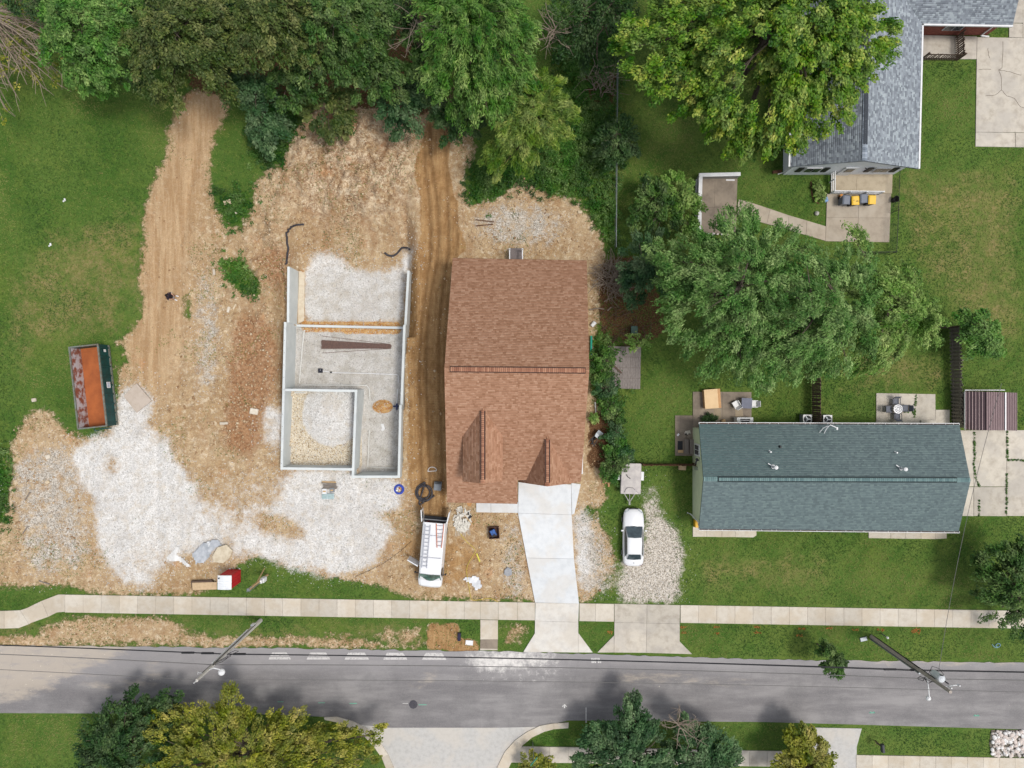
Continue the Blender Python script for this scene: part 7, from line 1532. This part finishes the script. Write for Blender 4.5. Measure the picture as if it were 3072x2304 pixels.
tree('silver_maple', 'lighter green tree crown at the right end of the big group', [(2650, 930, 110, 8), (2730, 960, 90, 7.5), (2680, 860, 80, 7.5), (2770, 985, 52, 6.5), (2640, 1020, 90, 7.5), (2600, 1080, 55, 6.5), (2560, 720, 40, 7)], L_light, dens=2.0, rc=.42, nl=66, l=.11, w_=.045, radial=1.9, trunk_r=.26, droop=.4, gap=.10)
tree('shade_tree', 'bright green tree at the upper left edge of the woods', [(270, 90, 120, 8), (200, 150, 80, 7), (330, 170, 100, 7.5), (260, 220, 62, 6), (350, 40, 90, 8.5), (180, 60, 60, 7), (310, 250, 40, 5.5)], L_bright, 'trees of the woods', dens=2.3, rc=.42, nl=62, gap=.17)
tree('shade_tree', 'olive green tree over the top of the haul road', [(500, 100, 110, 8.5), (600, 180, 110, 8), (480, 210, 90, 7.5), (580, 60, 110, 9), (680, 130, 90, 8), (530, 280, 62, 6), (640, 250, 70, 6.5), (430, 130, 70, 8)], L_olive, 'trees of the woods', dens=2.3, rc=.42, nl=62, gap=.17)
tree('shade_tree', 'olive tree in the woods right of the haul road tree', [(820, 70, 110, 9), (900, 130, 90, 8), (760, 150, 80, 8), (880, 10, 110, 9), (780, 10, 90, 9)], L_olive, 'trees of the woods', dens=2.3, rc=.42, nl=62, gap=.17)
tree('shade_tree', 'mid green tree in the woods left of the shaded red soil gap', [(1010, 60, 110, 9), (1080, 120, 80, 8), (960, 150, 80, 7.5), (1120, 40, 70, 8.5), (1040, 190, 70, 7), (930, 210, 55, 6.5)], L_mid, 'trees of the woods', dens=2.3, rc=.42, nl=62, gap=.17)
tree('willow_tree', 'light green drooping tree above the top of the brown track', [(1350, 70, 120, 10), (1450, 40, 120, 10.5), (1420, 170, 110, 9), (1330, 210, 80, 8), (1500, 180, 90, 9), (1450, 290, 75, 7.5), (1550, 100, 80, 9.5), (1530, 290, 62, 7), (1390, 330, 52, 6), (1570, 220, 52, 8), (1400, -30, 130, 10)], L_willow, 'trees of the woods', dens=2.2, rc=.46, nl=66, l=.15, w_=.04, droop=.8, gap=.16, radial=1.8)
tree('pine_tree', 'yellow green pine at the right end of the woods', [(1640, 270, 58, 7), (1680, 340, 55, 6.5), (1590, 370, 70, 6.5), (1530, 400, 58, 6), (1650, 400, 55, 6), (1560, 450, 62, 5.5), (1500, 460, 48, 5), (1600, 300, 50, 7.5), (1480, 500, 38, 4.5)], L_pine, dens=2.0, rc=.42, nl=90, l=.17, w_=.035, gap=.08, bark=M_barkd)
tree('dark_tree', 'dark shaded tree behind the bright green tree at the top left', [(150, 10, 70, 6), (60, -20, 60, 6), (120, -50, 90, 7)], L_dark, 'trees of the woods', dens=1.8, rc=.6, nl=90, gap=.2)
tree('dark_tree', 'dark green tree filling the woods between the two olive trees', [(720, 60, 70, 6), (700, 200, 55, 5), (640, -10, 80, 7), (440, 20, 60, 6), (410, 230, 45, 5)], L_dark, 'trees of the woods', gap=.15)
tree('dark_tree', 'dark green tree behind the shaded red soil gap', [(1190, 60, 60, 6), (1290, 110, 55, 6.5), (1230, -20, 80, 7), (1290, 270, 45, 5)], L_dark, 'trees of the woods', gap=.25)
tree('dark_tree', 'dark shaded tree between the drooping tree and the maple', [(1740, 40, 90, 6), (1820, 90, 80, 5.5), (1720, 140, 62, 5), (1840, 10, 80, 6.5), (1790, 180, 60, 4.5)], L_dark, 'trees of the woods', dens=1.8, rc=.6, nl=90, gap=.2)
for i, (lob, m, lab) in enumerate((([(1210, 330, 75, 3.6), (1255, 300, 62, 3.8), (1190, 370, 38, 2.6)], L_blue, 'blue green bush hanging over the top of the dirt mound'), ([(985, 340, 75, 3), (1040, 310, 50, 3.2), (1010, 385, 38, 2.2)], L_olive, 'olive brown bush at the upper edge of the dirt mound'), ([(800, 330, 62, 3), (770, 270, 62, 4), (830, 410, 55, 2.4), (790, 400, 48, 2.4)], L_blue, 'blue green bushes left of the dirt mound'),
                                  ([(1100, 250, 62, 5), (1180, 240, 62, 5.5), (1140, 190, 62, 6)], L_mid, 'mid green tree just above the small bare soil hollow'), ([(1350, 370, 62, 3.5), (1400, 390, 48, 3)], L_dark, 'dark bush beside the top of the brown track'), ([(870, 260, 70, 5), (930, 250, 50, 4.5)], L_mid, 'dark green tree beside the olive brown bush'), ([(1260, 200, 50, 6), (1240, 140, 45, 6.5)], L_mid, 'slim green tree right of the shaded red soil gap'))):
    tree('woodland_bush', lab, lob, m, 'bushes along the woods edge', dens=2.0, rc=.5, nl=100, l=.13, w_=.06, gap=.16, kind_cat='bush', trunk_r=.1)
tree('shrub', 'leafy vine covered shrub left of the low white wall, left half', [(1960, 590, 62, 2.4), (1930, 650, 50, 2), (1990, 650, 50, 2.2)], L_mid, dens=2.0, rc=.45, nl=90, l=.12, w_=.06, kind_cat='shrub', trunk_r=.08)
tree('shrub', 'yellow green shrub touching the low white wall', [(2020, 570, 55, 2.4), (2055, 620, 48, 2.2), (2050, 680, 42, 2)], L_light, dens=2.0, rc=.45, nl=90, l=.12, w_=.06, kind_cat='shrub', trunk_r=.08)
tree('shrub', 'dark shrub over the wire fence above the hedge', [(1860, 400, 48, 2.4), (1835, 440, 55, 2.2), (1870, 450, 40, 2)], L_dark, dens=2.0, rc=.45, nl=90, l=.12, w_=.05, kind_cat='shrub', trunk_r=.08)
tree('dark_bush', 'dark green bush between the brush pile and the silver maple', [(1920, 790, 62, 3.4), (1950, 720, 50, 3), (1910, 860, 50, 3), (1970, 830, 60, 4)], L_blue, dens=1.9, rc=.5, nl=90, l=.13, w_=.06, gap=.15, kind_cat='bush', trunk_r=.1)
tree('small_tree', 'yellow olive sapling beside the plank platform', [(1905, 1024, 26, 2.0), (1935, 1018, 22, 2.0)], L_light, dens=1.3, rc=.3, nl=40, l=.11, w_=.05, trunk_r=.05, gap=.2)
tree('small_tree', 'small round yellow green tree behind the right fence', [(2930, 980, 48, 3.4), (2960, 1010, 45, 3.2), (2910, 1020, 42, 3), (2975, 1040, 34, 2.8), (2900, 960, 34, 3)], L_bright, dens=2.2, rc=.42, nl=90, l=.11, w_=.055, trunk_r=.1)
tree('corner_tree', 'dark tree at the right edge over the end of the sidewalk', [(3020, 1700, 75, 3.7), (3060, 1760, 85, 4.0), (2970, 1760, 55, 3.4), (3000, 1820, 60, 3.1), (3050, 1660, 60, 3.7), (3060, 1860, 50, 2.8), (2960, 1690, 38, 3.1)], L_mid, dens=2.2, rc=.42, nl=64, gap=.18, trunk_r=.2)
tree('young_tree', 'young thin tree leaning over the road edge from the verge', [(2492, 1975, 32, 3.0), (2500, 2005, 26, 3.4), (2475, 1950, 22, 2.4), (2520, 1988, 15, 2.6), (2514, 2018, 13, 3.2)], L_mid, dens=2.0, rc=.3, nl=70, l=.11, w_=.05, trunk_r=.05, base=P(2452, 1932))
tree('street_tree', 'dark green tree at the lower left left of the yellow tree', [(380, 2180, 90, 3.0), (460, 2160, 70, 3.0), (300, 2220, 70, 2.7), (420, 2260, 100, 3.2), (330, 2300, 90, 3.0), (510, 2110, 40, 3.0), (420, 2110, 45, 2.7)], L_dark, dens=2.2, rc=.42, nl=64, gap=.18)
tree('street_tree', 'large yellow leaved tree along the lower left edge', [(520, 2200, 90, 3.2), (640, 2190, 100, 3.4), (760, 2230, 110, 3.4), (880, 2210, 95, 3.2), (990, 2250, 100, 3.2), (1080, 2290, 70, 3.0), (700, 2110, 50, 3.4), (690, 2075, 26, 3.8), (580, 2290, 120, 3.4), (850, 2300, 120, 3.4), (1132, 2200, 30, 3.0), (740, 2140, 36, 3.2), (450, 2270, 60, 3.0)], L_yellow, dens=1.9, rc=.36, nl=48, l=.11, w_=.05, gap=.22, trunk_r=.22, limbs=2.5)
tree('street_tree', 'clumped dark green tree right of the side street, left half', [(1855, 2165, 38, 3.0), (1905, 2140, 38, 3.2), (1800, 2210, 48, 2.7), (1870, 2220, 55, 3.2), (1930, 2190, 42, 3.2), (1950, 2250, 55, 3.2), (1850, 2280, 60, 3.2), (1770, 2270, 48, 2.7), (1940, 2310, 55, 3.2), (1900, 2090, 20, 3.2)], L_blue, dens=2.4, rc=.42, nl=100, l=.12, w_=.06, spread=.2)
tree('street_tree', 'clumped dark green tree right of the side street, right half', [(2060, 2190, 42, 3.0), (2120, 2210, 42, 3.0), (2160, 2240, 48, 3.0), (2080, 2260, 55, 3.2), (2150, 2300, 55, 3.0), (2040, 2290, 48, 3.2), (2190, 2270, 32, 2.7), (2020, 2240, 26, 2.5)], L_blue, dens=2.2, rc=.42, nl=100, l=.12, w_=.06, spread=.2)
tree('street_tree', 'bright yellow tree beside the lower drive', [(2400, 2210, 42, 2.7), (2430, 2250, 48, 2.7), (2380, 2260, 48, 2.7), (2420, 2300, 60, 3.0), (2350, 2300, 50, 2.7), (2460, 2290, 38, 2.5)], L_yellow, dens=2.2, rc=.42, nl=100, l=.13, w_=.07)
tree('small_tree', 'small yellow green bush at the side street sign', [(1600, 2295, 34, 1.5), (1640, 2300, 30, 1.4), (1570, 2300, 20, 1.2)], L_yellow, dens=1.8, rc=.35, nl=70, l=.1, w_=.05, trunk_r=.05, kind_cat='bush')
# hedge along the right side of the brown house
for i, (px, py, rp, lab) in enumerate(((1805, 1075, 34, 'hedge bush against the plank platform, upper one'), (1800, 1125, 34, 'hedge bush against the plank platform, middle one'), (1812, 1165, 32, 'hedge bush below the plank platform corner'), (1828, 1215, 32, 'hedge bush beside the soil strip, highest below the platform'), (1843, 1255, 28, 'hedge bush right of the potted plant'), (1836, 1300, 32, 'hedge bush right of the tipped wheelbarrow'), (1850, 1340, 34, 'hedge bush halfway between wheelbarrow and trailer'), (1845, 1385, 36, 'thick hedge bush above the trailer'), (1872, 1362, 26, 'hedge bush nearest the brown fence'), (1832, 1420, 28, 'hedge bush at the left side of the trailer'))):
    tree('hedge_bush', lab, [(px, py, rp, .9), (px + 8, py + 10, rp * .7, .8)], [L_tuft, L_mid, L_blue][i % 3], 'hedge bushes right of the brown house', dens=1.9, rc=.32, nl=70, l=.09, w_=.05, trunk_r=.04, kind_cat='bush')
tree('potted_plant', 'yellow green potted plant on the soil beside the brown house', [(1780, 1252, 13, .7)], L_light, dens=4, rc=.2, nl=60, l=.12, w_=.03, trunk_r=.04, kind_cat='plant')
tree('bed_plant', 'dark leafy plants filling the square bed behind the green house', [(2122, 1256, 10, .4), (2138, 1258, 10, .4), (2130, 1264, 10, .4)], L_dark, dens=4, rc=.2, nl=50, l=.14, w_=.03, trunk_r=.03, kind_cat='plant')
tree('bed_plant', 'light green flower bed plants inside the curved edging', [(2456, 560, 14, .4), (2466, 585, 12, .4), (2452, 590, 10, .3)], L_light, dens=3, rc=.22, nl=50, l=.1, w_=.04, trunk_r=.03, kind_cat='plant')
# the half bare tree at the upper left
bt = thing('bare_tree', 'half bare grey tree with sparse yellow leaves at the upper left corner', 'tree', (*P(60, 110), 0)); mb = MB(); o = Vector((bt.location.x, bt.location.y, 0)); tips = []
mb.tube([(0, 0, 0), (.2, -.1, 2.5), (.3, -.2, 4.5)], .28, 8, .2)
for i in range(34):
    a = R.uniform(-1.9, .2) if i < 28 else R.uniform(0, 6.28); L = R.uniform(4.0, 8.5); st = Vector((.3, -.2, R.uniform(3.5, 5))); d = Vector((math.cos(a), math.sin(a), R.uniform(.15, .5))); q_ = [st]
    for k in range(5): d = (d + Vector((R.uniform(-.2, .2), R.uniform(-.2, .2), -.10))).normalized(); q_.append(q_[-1] + d * L / 5)
    mb.tube(q_, .085, 5, .02)
    for k in range(12):
        j = R.randint(1, 4); p = q_[j].lerp(q_[j + 1], R.random()); e = d + Vector((R.uniform(-.9, .9), R.uniform(-.9, .9), R.uniform(-.3, .4))); l = R.uniform(.6, 1.8); r1 = p + e.normalized() * l * .5; r2 = r1 + (e + Vector((R.uniform(-.4, .4), R.uniform(-.4, .4), -.2))).normalized() * l * .6; mb.tube([p, r1, r2], .03, 4, .012); tips.append(r2)
mb.build('trunk', mat('twig_pale', A(164, 148, 132), A(126, 112, 98), 6), bt)
tp_ = np.array([tuple(v) for v in tips]); tp_ = tp_[NR.permutation(len(tp_))[:90]]; V, F, T = leaves(tp_, 22, .35, .10, .05); link('crown', np_mesh('crown', V, F, T), L_yellow, bt)
# dead grey branches showing between the crowns
def dead(label, px, py, z, n, L, seed, a0=0, a1=6.28):
    rr = random.Random(seed); x, y = P(px, py, z); t = thing('dead_tree', label, 'tree', (x, y, 0)); mb = MB(); mb.tube([(x * .07, y * .07, 0), (0, 0, z)], .10, 6, .05)
    for i in range(n):
        a = rr.uniform(a0, a1); st = Vector((0, 0, z * rr.uniform(.75, 1))); q_ = [st]; d = Vector((math.cos(a), math.sin(a), .35))
        for k in range(4): d = (d + Vector((rr.uniform(-.35, .35), rr.uniform(-.35, .35), -.05))).normalized(); q_.append(q_[-1] + d * L * rr.uniform(.6, 1) / 4)
        mb.tube(q_, .045, 5, .012)
        for k in range(5): p = q_[rr.randint(1, 4)]; e = Vector((rr.uniform(-1, 1), rr.uniform(-1, 1), .2)).normalized(); mb.tube([p, p + e * rr.uniform(.3, .9)], .018, 4, .008)
    mb.build('trunk', M_twg, t); return t
dead('bare grey tree between the two halves of the clumped dark tree', 2040, 2185, 4.6, 14, 2.1, 4)
dead('bare grey tree snag right of the drooping light green tree', 1665, 80, 6.5, 16, 2.3, 5)
dead('bare twisted tree beside the shaded red soil gap', 1250, 60, 8.5, 12, 3.0, 6)

# ------------------------------------------------------------------ ground cover
vis = (np.abs(X) < 44.5) & (np.abs(Y) < 33.5)
jj, ii_ = np.nonzero(vis)
def scatter(wgt, n, seed=0):
    p = np.clip(wgt[jj, ii_], 0, None).astype(np.float64); p /= p.sum(); k = NR.choice(len(jj), n, p=p)
    x = X[jj[k], ii_[k]] + (NR.random(n) - .5) * .14; y = Y[jj[k], ii_[k]] + (NR.random(n) - .5) * .14
    return x, y, Z[jj[k], ii_[k]]
grassw = np.clip(1 - 1.3 * np.maximum.reduce([M_dirt, M_grav, M_gd * .8]), 0, 1) * (~pit)
hp = [p for p in (ROAD, SIDE_STREET)]; hmask = pm(hp, 1)
hardx = np.zeros(X.shape, bool)
for ob in list(C.objects):
    if ob.type == 'MESH' and ob.parent is not None and ob.parent.get('kind') == 'structure' and ob.name.startswith(('slab', 'patch', 'step', 'kerb')):
        hardx |= inside(X, Y, [(v.co.x + ob.location.x, v.co.y + ob.location.y) for v in list(ob.data.vertices)[:len(ob.data.vertices) // 2]])
for ply_ in ([(2078, 1262), (2900, 1262), (2900, 1592), (2078, 1592)], [(1345, 790), (1765, 790), (1765, 1500), (1345, 1500)]): hardx |= inside(PX, PY, ply_)
hardx |= hmask > .4
hx = blur(hardx, 1, 1) > .05
grassw = grassw * (~hx)
def blades(name, w_, n, h0, h1, wd, m, tilt=.9, tb=.5, ts=.2, tex=.5):
    x, y, z = scatter(w_, n); a = NR.random(n) * 6.283; hh = h0 + (h1 - h0) * NR.random(n); dx = np.cos(a) * hh * tilt; dy = np.sin(a) * hh * tilt; bx_ = -np.sin(a) * wd; by_ = np.cos(a) * wd
    V = np.stack([np.stack([x - bx_, y - by_, z], 1), np.stack([x + bx_, y + by_, z], 1), np.stack([x + bx_ * .4 + dx, y + by_ * .4 + dy, z + hh * .6], 1), np.stack([x - bx_ * .4 + dx, y - by_ * .4 + dy, z + hh * .6], 1)], 1).reshape(-1, 3)
    t = np.clip(tb + (fbm(x, y, .3, 4, 91) - .5) * 2 * tex + NR.normal(size=n) * ts, .02, .98)
    o = link(name, np_mesh(name, V, np.arange(n * 4).reshape(n, 4), t), m); o['kind'] = 'stuff'; return o
M_blade = tintmat('grass_blade', [A(54, 84, 30, 1.05), A(76, 107, 42, 1.05), A(98, 122, 50, 1.05), A(130, 138, 72, 1.05), A(142, 142, 84, 1.0)], .7, 20, .2, .1)
blades('grass', grassw, 210000, .06, .15, .024, M_blade, 1.1, .36, .20, .8)
blades('grass', np.clip(M_dirt - .3, 0, 1) * (1 - M_grav) * (fbm(X, Y, .35, 4, 33) > .60) * (~hx) * (~pit) * (1 - trk), 5000, .05, .14, .025, M_blade, 1.0, .40)
wm = M_weed * (~hx) * np.clip(1.15 - .75 * M_dirt, 0.1, 1)
x, y, z = scatter(wm, 2600); pts = np.stack([x, y, z + .12 + .35 * vnoise(x, y, .8, 71) * (1 + (x > 2))], 1)
V, F, T = leaves(pts, 16, .26, .085, .045, .8, tb=np.clip(.45 + (fbm(x, y, .5, 3, 72) - .5) * 1.2, .05, .95)); o = link('undergrowth', np_mesh('undergrowth', V, F, T), L_tuft); o['kind'] = 'stuff'
# crumbs of soil and loose stones
def crumbs(name, w_, n, s0, s1, m, ts=.25, pw=2.5):
    x, y, z = scatter(w_, n); s = s0 + (s1 - s0) * NR.random(n) ** pw
    base_ = np.array([(1, 0, 0), (-1, 0, 0), (0, 1, 0), (0, -1, 0), (0, 0, 1.0), (0, 0, -.6)]); fc = np.array([(0, 2, 4), (2, 1, 4), (1, 3, 4), (3, 0, 4), (2, 0, 5), (1, 2, 5), (3, 1, 5), (0, 3, 5)])
    a = NR.random(n) * 6.283; V = base_[None] * (s[:, None] * (.6 + .7 * NR.random((n, 6))))[:, :, None]; ca, sa = np.cos(a)[:, None], np.sin(a)[:, None]
    V = np.stack([V[:, :, 0] * ca - V[:, :, 1] * sa + x[:, None], V[:, :, 0] * sa + V[:, :, 1] * ca + y[:, None], V[:, :, 2] * .75 + (z + s * .2)[:, None]], 2).reshape(-1, 3)
    F = (fc[None] + (np.arange(n) * 6)[:, None, None]).reshape(-1, 3); o = link(name, np_mesh(name, V, F, np.repeat(np.clip(.5 + NR.normal(size=n) * ts, .02, .98), 8)), m); o['kind'] = 'stuff'
M_clod = tintmat('soil_clod', [A(150, 116, 84), A(184, 152, 116), A(206, 180, 146), A(228, 212, 184)], .95, 20, 0, .2)
M_gst = tintmat('gravel_stone', [A(176, 170, 162), A(214, 210, 204), A(232, 230, 226), A(246, 245, 243)], .9, 20, 0, .1)
dw_ = np.clip(M_dirt - .25, 0, 1) * (1 - .8 * M_grav) * (1 - .75 * trk) * (~hx) * (~pit)
crumbs('dirt_clods', dw_ * (1 - .85 * haul) * np.clip(1 - 1.6 * M_grav, 0, 1) * (.12 + (rough > .55) * .8 + mound * 1.2 + lump + M_clay), 11000, .025, .13, M_clod, .2, 3.0)
crumbs('gravel', np.clip(M_grav * (~hx) + .7 * M_gd * (~hx), 0, 1), 26000, .02, .055, M_gst, .2, 1.8)
crumbs('gravel', np.clip(blur(M_grav, 7) * (1 - M_grav) * (~hx) * (~pit), 0, 1) * (M_dirt > .5), 2500, .025, .07, M_gst, .25, 1.5)

jw = []
for pts in ([(2921, 1296), (2921, 1330), (2923, 1370), (2919, 1392), (2925, 1430), (2936, 1460)], [(2937, 1500), (2935, 1548)], [(3019, 1292), (3020, 1330), (3020, 1380), (3050, 1379), (3072, 1382)], [(3019, 1420), (3018, 1480), (3017, 1540)], [(2747, 1184), (2744, 1210), (2741, 1245)], [(2737, 1236), (2743, 1252)], [(2725, 1236), (2712, 1236)]):
    for i in range(len(pts) - 1):
        L = math.hypot(pts[i + 1][0] - pts[i][0], pts[i + 1][1] - pts[i][1])
        for k in range(int(L / 2.2)):
            t = R.random(); a = P(pts[i][0] + (pts[i + 1][0] - pts[i][0]) * t + R.gauss(0, .9), pts[i][1] + (pts[i + 1][1] - pts[i][1]) * t); jw.append((a[0], a[1], .10))
V, F, T = leaves(np.array(jw), 9, .10, .045, .025, .8); o = link('weeds', np_mesh('weeds', V, F, T), L_tuft); o['kind'] = 'stuff'
